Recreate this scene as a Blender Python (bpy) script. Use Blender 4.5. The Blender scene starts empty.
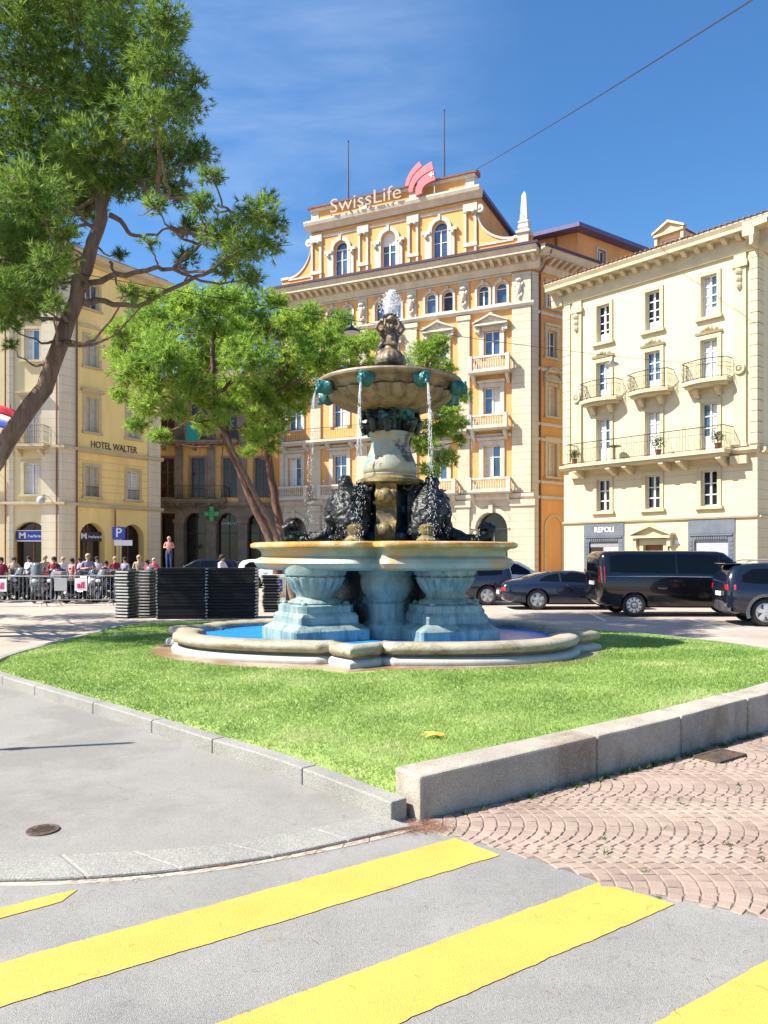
import bpy, bmesh, math, random
import numpy as np
from mathutils import Vector, Matrix, noise
random.seed(7); rng = np.random.default_rng(11)
R = math.radians
SC = bpy.context.scene; COL = SC.collection
FPX, HOR, EYE = 770.0, 556.0, 1.75          # focal length in pixels, horizon row, eye height

def gp(px, py, z=0.0):
    """point of the level surface at height z seen at a pixel of the photograph"""
    Y = (EYE - z) * FPX / (py - HOR)
    return Vector(((px - 384) * Y / FPX, Y, z))
def dp(px, py, Y):
    """point at a known distance Y"""
    return Vector(((px - 384) * Y / FPX, Y, EYE + (HOR - py) * Y / FPX))

# ------------------------------------------------------------------ materials
def _nt(name):
    m = bpy.data.materials.new(name); m.use_nodes = True
    nt = m.node_tree; b = nt.nodes['Principled BSDF']
    return m, nt, b
def nd(nt, t, **k):
    n = nt.nodes.new(t)
    for a, v in k.items():
        if a in n.inputs.keys() if isinstance(a, str) else False: n.inputs[a].default_value = v
        else: setattr(n, a, v)
    return n
def mat(name, col, rough=.7, var=.15, scale=3.0, bump=0.0, bscale=40.0, metal=0.0, col2=None, spec=None, streak=False, coat=0, detail=6, thr=(.35,.65), island=0.0):
    m, nt, b = _nt(name); L = nt.links
    tc = nd(nt, 'ShaderNodeTexCoord')
    mp = nd(nt, 'ShaderNodeMapping'); L.new(tc.outputs['Object'], mp.inputs[0])
    if streak: mp.inputs['Scale'].default_value = (1, 1, .18)
    n = nd(nt, 'ShaderNodeTexNoise'); n.inputs['Scale'].default_value = scale; n.inputs['Detail'].default_value = detail; n.inputs['Roughness'].default_value = .65
    L.new(mp.outputs[0], n.inputs['Vector'])
    rp = nd(nt, 'ShaderNodeValToRGB')
    c = Vector(col)
    c2 = Vector(col2) if col2 else c * (1 - var)
    c1 = c if col2 else c * (1 + var * .5)
    rp.color_ramp.elements[0].position = thr[0]; rp.color_ramp.elements[1].position = thr[1]
    rp.color_ramp.elements[0].color = (*c2, 1); rp.color_ramp.elements[1].color = (*[min(1, x) for x in c1], 1)
    L.new(n.outputs['Fac'], rp.inputs[0])
    out = rp.outputs[0]
    if island:
        g = nd(nt, 'ShaderNodeNewGeometry'); h = nd(nt, 'ShaderNodeHueSaturation')
        mr = nd(nt, 'ShaderNodeMapRange'); mr.inputs[3].default_value = 1 - island; mr.inputs[4].default_value = 1 + island
        L.new(g.outputs['Random Per Island'], mr.inputs[0]); L.new(mr.outputs[0], h.inputs['Value']); L.new(out, h.inputs['Color']); out = h.outputs[0]
    L.new(out, b.inputs['Base Color'])
    b.inputs['Roughness'].default_value = rough; b.inputs['Metallic'].default_value = metal
    if spec is not None: b.inputs['Specular IOR Level'].default_value = spec
    if coat: b.inputs['Coat Weight'].default_value = coat; b.inputs['Coat Roughness'].default_value = .04
    if bump:
        n2 = nd(nt, 'ShaderNodeTexNoise'); n2.inputs['Scale'].default_value = bscale; n2.inputs['Detail'].default_value = 8
        L.new(tc.outputs['Object'], n2.inputs['Vector'])
        bp = nd(nt, 'ShaderNodeBump'); bp.inputs['Strength'].default_value = bump; bp.inputs['Distance'].default_value = .02
        L.new(n2.outputs['Fac'], bp.inputs['Height']); L.new(bp.outputs[0], b.inputs['Normal'])
    return m
def mask_overlay(m, col, scale, lo, hi, amount=1.0, detail=8, stretch=(1,1,1), rough=None):
    """a second layer of stains over the base colour, with edges of its own"""
    nt = m.node_tree; L = nt.links; b = nt.nodes['Principled BSDF']
    src = b.inputs['Base Color'].links[0].from_socket
    tc = nd(nt, 'ShaderNodeTexCoord'); mp = nd(nt, 'ShaderNodeMapping'); mp.inputs['Scale'].default_value = stretch
    mp.inputs['Location'].default_value = (random.random()*9, random.random()*9, random.random()*9)
    L.new(tc.outputs['Object'], mp.inputs[0])
    n = nd(nt, 'ShaderNodeTexNoise'); n.inputs['Scale'].default_value = scale; n.inputs['Detail'].default_value = detail; n.inputs['Roughness'].default_value = .7
    L.new(mp.outputs[0], n.inputs['Vector'])
    mr = nd(nt, 'ShaderNodeMapRange'); mr.inputs[1].default_value = lo; mr.inputs[2].default_value = hi; mr.inputs[4].default_value = amount
    L.new(n.outputs['Fac'], mr.inputs[0])
    mx = nd(nt, 'ShaderNodeMix', data_type='RGBA')
    L.new(mr.outputs[0], mx.inputs['Factor']); L.new(src, mx.inputs[6]); mx.inputs[7].default_value = (*col, 1)
    L.new(mx.outputs[2], b.inputs['Base Color'])
    return m
def cracks(m, scale, width, col, amount=.8, lo=.45, hi=.55):
    nt = m.node_tree; L = nt.links; b = nt.nodes['Principled BSDF']; src = b.inputs['Base Color'].links[0].from_socket
    tc = nd(nt, 'ShaderNodeTexCoord'); n = nd(nt, 'ShaderNodeTexNoise'); n.inputs['Scale'].default_value = scale*2.2; n.inputs['Detail'].default_value = 6; L.new(tc.outputs['Object'], n.inputs['Vector'])
    mx0 = nd(nt, 'ShaderNodeMix', data_type='RGBA', blend_type='LINEAR_LIGHT'); mx0.inputs['Factor'].default_value = .22/scale*1.2; L.new(tc.outputs['Object'], mx0.inputs[6]); L.new(n.outputs['Color'], mx0.inputs[7])
    v = nd(nt, 'ShaderNodeTexVoronoi', feature='DISTANCE_TO_EDGE'); v.inputs['Scale'].default_value = scale; L.new(mx0.outputs[2], v.inputs['Vector'])
    lt = nd(nt, 'ShaderNodeMapRange'); lt.inputs[1].default_value = width*.3; lt.inputs[2].default_value = width; lt.inputs[3].default_value = 1; lt.inputs[4].default_value = 0; L.new(v.outputs['Distance'], lt.inputs[0])
    n2 = nd(nt, 'ShaderNodeTexNoise'); n2.inputs['Scale'].default_value = 1.1; n2.inputs['Detail'].default_value = 4; L.new(tc.outputs['Object'], n2.inputs['Vector'])
    g = nd(nt, 'ShaderNodeMapRange'); g.inputs[1].default_value = lo; g.inputs[2].default_value = hi; g.inputs[4].default_value = amount; L.new(n2.outputs['Fac'], g.inputs[0])
    ml = nd(nt, 'ShaderNodeMath', operation='MULTIPLY'); L.new(lt.outputs[0], ml.inputs[0]); L.new(g.outputs[0], ml.inputs[1])
    mx = nd(nt, 'ShaderNodeMix', data_type='RGBA'); L.new(ml.outputs[0], mx.inputs['Factor']); L.new(src, mx.inputs[6]); mx.inputs[7].default_value = (*col, 1); L.new(mx.outputs[2], b.inputs['Base Color'])
    return m
def courses(m, dz=.45, width=.03, dark=.72, zoff=0.0):
    """horizontal joint lines of coursed render / ashlar, cut as dark grooves"""
    nt = m.node_tree; L = nt.links; b = nt.nodes['Principled BSDF']
    src = b.inputs['Base Color'].links[0].from_socket
    tc = nd(nt, 'ShaderNodeTexCoord'); sp = nd(nt, 'ShaderNodeSeparateXYZ'); L.new(tc.outputs['Object'], sp.inputs[0])
    a = nd(nt, 'ShaderNodeMath', operation='MULTIPLY_ADD'); a.inputs[1].default_value = 1/dz; a.inputs[2].default_value = zoff; L.new(sp.outputs[2], a.inputs[0])
    f = nd(nt, 'ShaderNodeMath', operation='FRACT'); L.new(a.outputs[0], f.inputs[0])
    lt = nd(nt, 'ShaderNodeMath', operation='LESS_THAN'); lt.inputs[1].default_value = width/dz; L.new(f.outputs[0], lt.inputs[0])
    mx = nd(nt, 'ShaderNodeMix', data_type='RGBA', blend_type='MULTIPLY'); L.new(lt.outputs[0], mx.inputs['Factor']); L.new(src, mx.inputs[6]); mx.inputs[7].default_value = (dark, dark*.93, dark*.85, 1)
    L.new(mx.outputs[2], b.inputs['Base Color'])
    return m

M = {}
M['orange'] = mask_overlay(mat('orange_stucco', (.72, .365, .125), .85, .12, .8, .12, 60, streak=True), (.52, .27, .10), 1.1, .54, .74, .5, stretch=(1,1,.12))
M['cream_stone'] = mask_overlay(mat('cream_stone', (.57, .49, .36), .8, .16, 1.2, .15, 50, streak=True), (.34, .28, .20), 1.6, .54, .72, .6, stretch=(1,1,.2))
M['grey_stone'] = courses(mat('grey_stone', (.55, .485, .375), .8, .14, 1.0, .2, 50, streak=True), .5, .035)
M['white_trim'] = mask_overlay(mat('white_trim', (.56, .51, .43), .75, .12, 2.0, .1, 50), (.36, .31, .24), 1.8, .53, .72, .55, stretch=(1,1,.3))
M['right_wall'] = mask_overlay(mat('cream_render', (.63, .545, .35), .85, .07, .7, .08, 70, streak=True), (.52, .43, .26), 1.0, .52, .74, .55, stretch=(1,1,.1))
M['right_lower'] = courses(mat('cream_coursed_render', (.61, .52, .33), .85, .09, .8, .08, 70, streak=True), .42, .03, .8)
M['beige_trim'] = mat('beige_trim', (.55, .465, .30), .8, .14, 1.5, .12, 60)
M['yellow'] = mat('yellow_stucco', (.92, .72, .29), .85, .10, .8, .08, 60, streak=True)  # hotel's side wall, made lighter to offset the shade it stands in
M['yellow_coursed'] = courses(mat('yellow_coursed_stucco', (.90, .69, .27), .85, .12, .8, .08, 60, streak=True), .5, .035, .7)
M['pale_quoin'] = courses(mat('pale_quoin', (.70, .63, .46), .85, .12, 1, .1, 60, streak=True), .55, .035, .8)
M['pale_yellow'] = mat('pale_yellow_stucco', (.68, .575, .33), .85, .08, .8, .08, 60, streak=True)
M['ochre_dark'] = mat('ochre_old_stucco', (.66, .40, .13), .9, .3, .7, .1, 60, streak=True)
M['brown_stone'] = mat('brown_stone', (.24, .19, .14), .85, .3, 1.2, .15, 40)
M['tile'] = mat('roof_tile', (.30, .13, .09), .85, .35, 5, .4, 14)
M['dark_eave'] = mat('dark_eave', (.07, .035, .06), .6, .2, 3)
M['blue_eave'] = mat('blue_zinc', (.10, .09, .22), .5, .2, 3)
M['glass'] = mat('window_glass', (.075, .15, .24), .07, .5, .55, 0, spec=1.0, metal=.35)
M['dark_glass'] = mat('dark_shop_glass', (.012, .013, .016), .08, .5, .6, 0, spec=.5)
M['white_frame'] = mat('white_window_frame', (.75, .74, .70), .5, .08, 4)
M['curtain'] = mat('curtain_panel', (.62, .62, .60), .7, .15, 6)
M['shutter'] = mat('grey_shutter', (.50, .47, .38), .7, .15, 3)
M['iron'] = mat('dark_iron', (.05, .045, .04), .5, .3, 6, metal=.3)
M['grey_metal'] = mat('grey_metal', (.30, .31, .33), .45, .15, 5, metal=.4)
M['steel'] = mat('galvanised_steel', (.27, .28, .29), .4, .2, 8, metal=.6)
M['slate_front'] = mat('slate_shopfront', (.115, .135, .165), .6, .2, 2)
M['roller'] = courses(mat('grey_roller_shutter', (.36, .39, .42), .55, .1, 2), .09, .012, .75)
M['white'] = mat('white_paint', (.8, .8, .8), .5, .05, 4)
M['black_text'] = mat('dark_lettering', (.07, .055, .03), .6, .1, 4)
M['sign_letter'] = mat('bronze_sign_letter', (.30, .235, .18), .45, .15, 5, metal=.35)
M['pink'] = mat('pink_logo', (.66, .125, .135), .45, .06, 4)
M['sign_blue'] = mat('blue_sign', (.02, .06, .42), .4, .08, 4)
M['sign_navy'] = mat('navy_sign', (.015, .018, .07), .4, .08, 4)
M['cross_green'] = mat('green_cross', (.01, .33, .06), .4, .1, 4)
M['teal_cloth'] = mat('teal_banner', (.02, .30, .28), .8, .1, 4)
M['wood_brown'] = mat('brown_wood', (.22, .08, .035), .6, .3, 6)
# fountain stones
M['basin_stone'] = mask_overlay(mask_overlay(mat('basin_stone', (.38, .335, .245), .6, .22, 2.2, .35, 30), (.20, .15, .065), 2.6, .50, .62, .8, stretch=(1,1,2)), (.07, .065, .045), 1.6, .56, .66, .75)
M['basin_foot'] = mask_overlay(mat('basin_foot_stone', (.45, .43, .385), .6, .1, 3, .2, 30), (.35, .3, .2), 3, .56, .68, .6)
M['lip_ochre'] = mask_overlay(mask_overlay(mat('ochre_wet_lip', (.52, .29, .065), .35, .3, 3, .3, 25), (.60, .48, .29), 2.2, .5, .62, .9), (.20, .11, .03), 4, .58, .72, .8)
M['tank_stone'] = mask_overlay(mask_overlay(mask_overlay(mat('mossy_tank_stone', (.36, .40, .335), .45, .2, 2, .3, 30), (.22, .31, .285), 1.5, .48, .6, .8, stretch=(1,1,2.5)), (.55, .32, .12), 1.1, .47, .58, .92, stretch=(1,1,3)), (.09, .10, .09), 3.5, .64, .74, .7)
M['leg_stone'] = mask_overlay(mask_overlay(mat('teal_leg_stone', (.25, .325, .305), .5, .25, 2.5, .35, 26), (.085, .165, .17), 1.8, .48, .6, .85, stretch=(3,3,.7)), (.47, .44, .36), 2.4, .6, .7, .7)
M['bowl_stone'] = mask_overlay(mask_overlay(mat('bowl_stone', (.29, .215, .135), .55, .3, 3, .3, 30), (.13, .09, .05), 5, .48, .62, .85, stretch=(1,1,.4)), (.05, .045, .04), 1.6, .54, .64, .75)
M['vase_stone'] = mask_overlay(mask_overlay(mat('vase_stone', (.34, .32, .23), .5, .15, 3, .2, 30), (.16, .30, .30), 2.2, .52, .60, .85), (.04, .045, .02), 1.7, .53, .58, .95)
M['moss_ochre'] = mask_overlay(mat('mossy_ochre', (.25, .18, .06), .5, .4, 5, .5, 22), (.06, .055, .025), 4, .45, .57, .95)
M['spire'] = mask_overlay(mat('spire_stone', (.19, .145, .08), .5, .3, 6, .5, 25), (.045, .035, .025), 5, .48, .58, .95)
M['bronze'] = mask_overlay(mat('black_bronze', (.012, .014, .014), .42, .5, 6, .8, 20, spec=.4), (.05, .10, .09), 6, .60, .70, .7)
M['verdigris'] = mask_overlay(mat('verdigris_bronze', (.025, .13, .125), .4, .4, 8, .4, 30, metal=.2), (.12, .34, .33), 6, .55, .68, .7)
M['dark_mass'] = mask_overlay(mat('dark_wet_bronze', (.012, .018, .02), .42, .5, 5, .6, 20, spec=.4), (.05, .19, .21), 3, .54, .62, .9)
# ------------------------------------------------------------------ mesh helper
class MB:
    def __init__(s): s.v = []; s.f = []; s.mi = []; s.cur = 0
    def add(s, vs, fs):
        o = len(s.v); s.v.extend([tuple(x) for x in vs])
        for q in fs: s.f.append(tuple(i + o for i in q)); s.mi.append(s.cur)
    def box(s, x0, x1, y0, y1, z0, z1, F=None):
        P = [(x0,y0,z0),(x1,y0,z0),(x1,y1,z0),(x0,y1,z0),(x0,y0,z1),(x1,y0,z1),(x1,y1,z1),(x0,y1,z1)]
        if F: P = [F(*p) for p in P]
        s.add(P, [(0,3,2,1),(4,5,6,7),(0,1,5,4),(1,2,6,5),(2,3,7,6),(3,0,4,7)])
    def cbox(s, c, sz, rz=0):
        c = Vector(c); h = [a/2 for a in sz]; m = Matrix.Rotation(rz, 3, 'Z')
        P = [c + m @ Vector((x*h[0], y*h[1], z*h[2])) for z in (-1,1) for x, y in ((-1,-1),(1,-1),(1,1),(-1,1))]
        s.add(P, [(0,3,2,1),(4,5,6,7),(0,1,5,4),(1,2,6,5),(2,3,7,6),(3,0,4,7)])
    def prism(s, pts, d0, d1, F):
        """outline pts [(a,b)], extruded between d0 and d1; F(a,d,b)"""
        n = len(pts)
        s.add([F(a, d0, b) for a, b in pts] + [F(a, d1, b) for a, b in pts],
              [tuple(range(n))[::-1], tuple(range(n, 2*n))] + [(i, (i+1) % n, n + (i+1) % n, n + i) for i in range(n)])
    def band(s, F, u0, u1, prof):
        """profile [(d,z)] extruded along u"""
        n = len(prof)
        s.add([F(u0, d, z) for d, z in prof] + [F(u1, d, z) for d, z in prof],
              [tuple(range(n)), tuple(range(n, 2*n))[::-1]] + [(i, n + i, n + (i+1) % n, (i+1) % n) for i in range(n)])
    def ring(s, F, uc, zc, r0, r1, d0, d1, a0=0, a1=math.pi, n=12):
        P = []; Q = []
        for i in range(n + 1):
            a = a0 + (a1 - a0)*i/n; c, q = math.cos(a), math.sin(a)
            P += [F(uc + r0*c, d0, zc + r0*q), F(uc + r1*c, d0, zc + r1*q), F(uc + r1*c, d1, zc + r1*q), F(uc + r0*c, d1, zc + r0*q)]
        for i in range(n):
            k = 4*i
            for j in range(4): Q.append((k + j, k + (j+1) % 4, k + 4 + (j+1) % 4, k + 4 + j))
        Q += [(0,1,2,3), (4*n+3, 4*n+2, 4*n+1, 4*n)]
        s.add(P, Q)
    def tube(s, path, rad, n=8, cap=True):
        path = [Vector(p) for p in path]
        if not hasattr(rad, '__len__'): rad = [rad]*len(path)
        P = []; Q = []; up = Vector((0, 0, 1)); last = None
        for i, p in enumerate(path):
            t = (path[min(i+1, len(path)-1)] - path[max(i-1, 0)])
            if t.length < 1e-9: t = Vector((0,0,1))
            t.normalize()
            if last is None:
                a = t.orthogonal().normalized()
            else:
                a = (last - t * last.dot(t))
                a = a.normalized() if a.length > 1e-6 else t.orthogonal().normalized()
            last = a; b = t.cross(a)
            for k in range(n):
                w = 2*math.pi*k/n
                P.append(p + (a*math.cos(w) + b*math.sin(w))*rad[i])
        for i in range(len(path)-1):
            for k in range(n): Q.append((i*n+k, i*n+(k+1) % n, (i+1)*n+(k+1) % n, (i+1)*n+k))
        if cap: Q += [tuple(range(n))[::-1], tuple(range((len(path)-1)*n, len(path)*n))]
        s.add(P, Q)
    def lathe(s, prof, n=32, c=(0,0,0), fr=None, cap=True):
        """prof [(r,z)]; fr(theta, r, z) -> r may modulate the radius"""
        P = []; Q = []; c = Vector(c)
        for r, z in prof:
            for k in range(n):
                w = 2*math.pi*k/n; rr = fr(w, r, z) if fr else r
                P.append(c + Vector((rr*math.cos(w), rr*math.sin(w), z)))
        for i in range(len(prof)-1):
            for k in range(n): Q.append((i*n+k, i*n+(k+1) % n, (i+1)*n+(k+1) % n, (i+1)*n+k))
        if cap: Q += [tuple(range(n))[::-1], tuple(range((len(prof)-1)*n, len(prof)*n))]
        s.add(P, Q)
    def ball(s, c, r, n=10, m=6, rot=None):
        r = Vector(r) if hasattr(r, '__len__') else Vector((r, r, r)); c = Vector(c)
        P = []; Q = []
        for i in range(m + 1):
            a = -math.pi/2 + math.pi*i/m
            for k in range(n):
                w = 2*math.pi*k/n
                q = Vector((r.x*math.cos(a)*math.cos(w), r.y*math.cos(a)*math.sin(w), r.z*math.sin(a)))
                if rot: q = rot @ q
                P.append(c + q)
        for i in range(m):
            for k in range(n): Q.append((i*n+k, i*n+(k+1) % n, (i+1)*n+(k+1) % n, (i+1)*n+k))
        s.add(P, Q)
    def build(s, name, m, parent=None, loc=None, smooth=None, bevel=0, rel=None):
        me = bpy.data.meshes.new(name)
        v = s.v
        if rel is not None: v = [(a[0]-rel[0], a[1]-rel[1], a[2]-rel[2]) for a in v]
        me.from_pydata(v, [], s.f)
        ms = m if isinstance(m, (list, tuple)) else [m]
        for x in ms: me.materials.append(x)
        if len(ms) > 1: me.polygons.foreach_set('material_index', s.mi)
        bm = bmesh.new(); bm.from_mesh(me); bmesh.ops.remove_doubles(bm, verts=bm.verts, dist=1e-5); bmesh.ops.recalc_face_normals(bm, faces=bm.faces); bm.to_mesh(me); bm.free()
        if smooth is not None:
            me.shade_smooth(); me.set_sharp_from_angle(angle=R(smooth))
        o = bpy.data.objects.new(name, me); COL.objects.link(o)
        if parent: o.parent = parent
        if loc is not None: o.location = loc
        if bevel:
            b = o.modifiers.new('b', 'BEVEL'); b.width = bevel; b.segments = 2; b.limit_method = 'ANGLE'; b.angle_limit = R(40)
        return o
def tag(o, label=None, cat=None, group=None, kind=None):
    if label: o['label'] = label
    if cat: o['category'] = cat
    if group: o['group'] = group
    if kind: o['kind'] = kind
    return o
def empty(name, loc=(0,0,0), label=None, cat=None, group=None, rz=0):
    o = bpy.data.objects.new(name, None); COL.objects.link(o); o.location = loc; o.rotation_euler = (0, 0, rz); o.empty_display_size = .2
    return tag(o, label, cat, group)
def copy_tree(o, parent=None):
    c = o.copy(); COL.objects.link(c)
    if parent: c.parent = parent
    for ch in o.children: copy_tree(ch, c)
    return c
def mesh_np(name, V, T, m, parent=None, smooth=False):
    me = bpy.data.meshes.new(name); n = T.shape[1]
    me.vertices.add(len(V)); me.vertices.foreach_set('co', np.ascontiguousarray(V, dtype=np.float32).ravel())
    me.loops.add(T.size); me.loops.foreach_set('vertex_index', T.ravel().astype(np.int32))
    me.polygons.add(len(T)); me.polygons.foreach_set('loop_start', np.arange(0, T.size, n, dtype=np.int32))
    me.polygons.foreach_set('loop_total', np.full(len(T), n, dtype=np.int32))
    me.update(calc_edges=True); me.materials.append(m)
    o = bpy.data.objects.new(name, me); COL.objects.link(o)
    if parent: o.parent = parent
    return o
def frozen(o):
    """the object with its modifiers applied"""
    dg = bpy.context.evaluated_depsgraph_get(); dg.update()
    me = bpy.data.meshes.new_from_object(o.evaluated_get(dg)); o.modifiers.clear(); o.data = me
    return o
def fused(mb, name, m, voxel, parent, rough_amp=.0, loc=None):
    """many overlapping shapes fused into one continuous cast surface"""
    o = mb.build(name, m, parent, loc)
    r = o.modifiers.new('r', 'REMESH'); r.mode = 'VOXEL'; r.voxel_size = voxel
    s = o.modifiers.new('s', 'SMOOTH'); s.iterations = 3; s.factor = .5
    frozen(o)
    me = o.data
    if rough_amp:
        for v in me.vertices:
            v.co += v.normal * (noise.noise(v.co*9)*rough_amp + noise.noise(v.co*22)*rough_amp*.6)
    me.shade_smooth()
    if not me.materials: me.materials.append(m)
    return o
def text(name, body, size, pos, U, m, parent, extrude=.02, align='CENTER', rel=None, sx=1.0, bold=0.0, N=None):
    """raised lettering reading along U, standing up in z"""
    cu = bpy.data.curves.new('t', 'FONT'); cu.body = body; cu.size = size; cu.extrude = extrude; cu.align_x = align; cu.align_y = 'CENTER'; cu.offset = bold; cu.resolution_u = 3
    t = bpy.data.objects.new('t', cu); COL.objects.link(t)
    bpy.context.view_layer.update()
    dg = bpy.context.evaluated_depsgraph_get()
    me = bpy.data.meshes.new_from_object(t.evaluated_get(dg)); bpy.data.objects.remove(t)
    U = Vector(U).normalized(); Z = Vector((0,0,1)); N = U.cross(Z)
    p = Vector(pos)
    if rel is not None: p = p - Vector(rel)
    for v in me.vertices: c = v.co.copy(); v.co = p + U*c.x*sx + Z*c.y + N*c.z
    me.materials.clear(); me.materials.append(m); me.name = name
    o = bpy.data.objects.new(name, me); COL.objects.link(o); o.parent = parent
    return o

# ------------------------------------------------------------------ facades
class Fac:
    """a wall plane from A to B (left to right as seen from outside); points relative to root"""
    def __init__(s, A, B, root, base=0.0):
        s.A = Vector((A[0], A[1], base)); d = Vector((B[0]-A[0], B[1]-A[1], 0)); s.L = d.length; s.U = d.normalized()
        s.N = Vector((s.U.y, -s.U.x, 0)); s.root = root; s.o = s.A - Vector(root.location)
    def __call__(s, u, d, z): return s.o + s.U*u + s.N*d + Vector((0, 0, z))
    def world(s, u, d, z): return s.A + s.U*u + s.N*d + Vector((0, 0, z))
def wall(mb, F, u0, u1, z0, z1, holes=(), d=0.0, rev=.28):
    us = sorted({u0, u1, *[h[0] for h in holes], *[h[1] for h in holes]}); zs = sorted({z0, z1, *[h[2] for h in holes], *[h[3] for h in holes]})
    us = [u for u in us if u0 <= u <= u1]; zs = [z for z in zs if z0 <= z <= z1]
    for i in range(len(us)-1):
        for j in range(len(zs)-1):
            uc, zc = (us[i]+us[i+1])/2, (zs[j]+zs[j+1])/2
            if any(h[0] < uc < h[1] and h[2] < zc < h[3] for h in holes): continue
            mb.add([F(us[i], d, zs[j]), F(us[i+1], d, zs[j]), F(us[i+1], d, zs[j+1]), F(us[i], d, zs[j+1])], [(0,1,2,3)])
    for h in holes:
        a, b, lo, hi = h[:4]; arch = len(h) > 4 and h[4]
        if not (u0 <= a and b <= u1 and z0 <= lo and hi <= z1): continue
        if not arch:
            loop = [(a, lo), (b, lo), (b, hi), (a, hi)]
        else:
            r = (b-a)/2; rz = min(r, hi-lo) if arch is True else arch; uc = (a+b)/2; n = 10
            arc = [(uc + r*math.cos(math.pi*k/n), hi - rz + rz*math.sin(math.pi*k/n)) for k in range(n+1)]
            loop = [(a, lo), (b, lo)] + arc
            for k in range(n//2):       # spandrels
                mb.add([F(b, d, hi), F(arc[k][0], d, arc[k][1]), F(arc[k+1][0], d, arc[k+1][1])], [(0,2,1)])
                q = n - k
                mb.add([F(a, d, hi), F(arc[q][0], d, arc[q][1]), F(arc[q-1][0], d, arc[q-1][1])], [(0,1,2)])
        n = len(loop)
        for k in range(n):
            p, q = loop[k], loop[(k+1) % n]
            mb.add([F(p[0], d, p[1]), F(q[0], d, q[1]), F(q[0], d-rev, q[1]), F(p[0], d-rev, p[1])], [(0,1,2,3)])
def arc_pts(uc, r, zs, n=12, rz=None):
    rz = rz or r
    return [(uc + r*math.cos(math.pi*k/n), zs + rz*math.sin(math.pi*k/n)) for k in range(n+1)]
def window(F, root, uc, w, z0, z1, arch=False, d=-.2, mull=1, bars=(.66,), fm='white_frame', gm='glass', sur=None, sill=True, door_panel=0, curtain=0, name='window', fw=.07, blind=0):
    """frame with its pane, stone surround and sill"""
    mb = MB(); a, b = uc - w/2, uc + w/2; zs = z1 - (w/2 if arch else 0)
    f0, f1 = d - .05, d + .02
    e = .004
    mb.box(a-.03, a+fw, f0, f1, z0, zs, F); mb.box(b-fw, b+.03, f0, f1, z0, zs, F); mb.box(a+fw+e, b-fw-e, f0, f1, z0-.02, z0+fw, F)
    if arch: mb.ring(F, uc, zs, w/2-fw, w/2+.03, f0, f1, n=10); mb.box(a+fw+e, b-fw-e, f0+.01, f1-.006, zs-.03, zs+.03, F)
    else: mb.box(a+fw+e, b-fw-e, f0, f1, z1-fw, z1+.02, F)
    top = zs - (.03 if arch else fw)
    for k in range(mull):
        u = a + w*(k+1)/(mull+1); mb.box(u-.045, u+.045, f0+.008, f1+.012, z0+fw+e, top-e, F)
    for q in bars:
        z = z0 + (top-z0)*q; mb.box(a+fw+e, b-fw-e, f0+.012, f1-.008, z-.025, z+.025, F)
    wo = mb.build(name, M[fm], root)
    g = MB()
    if arch:
        pts = [(a-.02, z0), (b+.02, z0)] + arc_pts(uc, w/2+.02, zs, 10); g.prism(pts, d-.05, d-.03, F)
    else: g.box(a-.02, b+.02, d-.05, d-.03, z0, z1, F)
    g.build('pane', M[gm], wo)
    if curtain:
        c = MB()
        for k in range(2):
            u0 = a + fw + k*(w/2) ; u1 = u0 + w/2 - 1.6*fw
            if curtain == 1 or k == (curtain - 2): c.box(u0, u1, d-.026, d-.022, z0+.1, top-.03, F)
        c.build('curtain', M['curtain'], wo)
    if blind:
        c = MB(); c.box(a+fw, b-fw, d-.026, d-.016, z1-(z1-z0)*blind, z1-fw, F) if not arch else c.prism([(a+fw, z1-(z1-z0)*blind), (b-fw, z1-(z1-z0)*blind)] + arc_pts(uc, w/2-fw, zs, 10), d-.026, d-.016, F)
        c.build('blind', M['white'], wo)
    if door_panel:
        c = MB()
        for k in range(2):
            u0 = a + fw + .02 + k*(w/2 - .02); c.box(u0, u0 + w/2 - fw - .06, d-.02, d+.006, z0+fw+.02, z0+door_panel, F)
        c.build('door_panel', M['white_frame'], wo)
    if sur:
        m, sw, sd = sur; s = MB()
        if arch:
            s.ring(F, uc, zs, w/2, w/2+sw, .003, sd, n=12); s.box(a-sw, a, .003, sd-.003, z0, zs-.002, F); s.box(b, b+sw, .003, sd-.003, z0, zs-.002, F)
            s.box(uc-.09, uc+.09, .003, sd+.07, zs+w/2-.02, zs+w/2+sw+.1, F)
        else:
            s.box(a-sw, a, .003, sd, z0, z1+sw, F); s.box(b, b+sw, .003, sd, z0, z1+sw, F); s.box(a+.002, b-.002, .003, sd-.002, z1, z1+sw-.002, F)
        if sill: s.box(a-sw-.08, b+sw+.08, .003, sd+.1, z0-.14, z0-.004, F)
        s.build('surround', M[m], wo)
    return wo
def pediment(F, parent, uc, w, z, h, m, d=.3, seg=False, name='pediment'):
    p = MB(); p.box(uc-w/2, uc+w/2, .003, d, z, z+.12, F)
    p.prism([(uc-w/2-.05, z+.124), (uc+w/2+.05, z+.124), (uc, z+.124+h)] if not seg else [(uc-w/2, z+.124), (uc+w/2, z+.124)] + arc_pts(uc, w/2, z+.126, 10, h), .003, d*.6, F)
    if not seg:
        for s in (-1, 1):
            q = [(uc+s*(w/2+.08), z+.124), (uc+s*(w/2+.08), z+.22), (uc, z+.124+h+.12), (uc, z+.124+h)]
            p.prism(q, .006, d+.05, F)
    else: p.ring(F, uc, z+.13, w/2-.06, w/2+.05, .006, d, a0=.15, a1=math.pi-.15, n=10)
    for s in (-1, 1):
        p.box(uc+s*(w/2-.12)-.09, uc+s*(w/2-.12)+.09, .003, d*.7, z-.38, z-.003, F)
    return p.build(name, M[m], parent)
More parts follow.
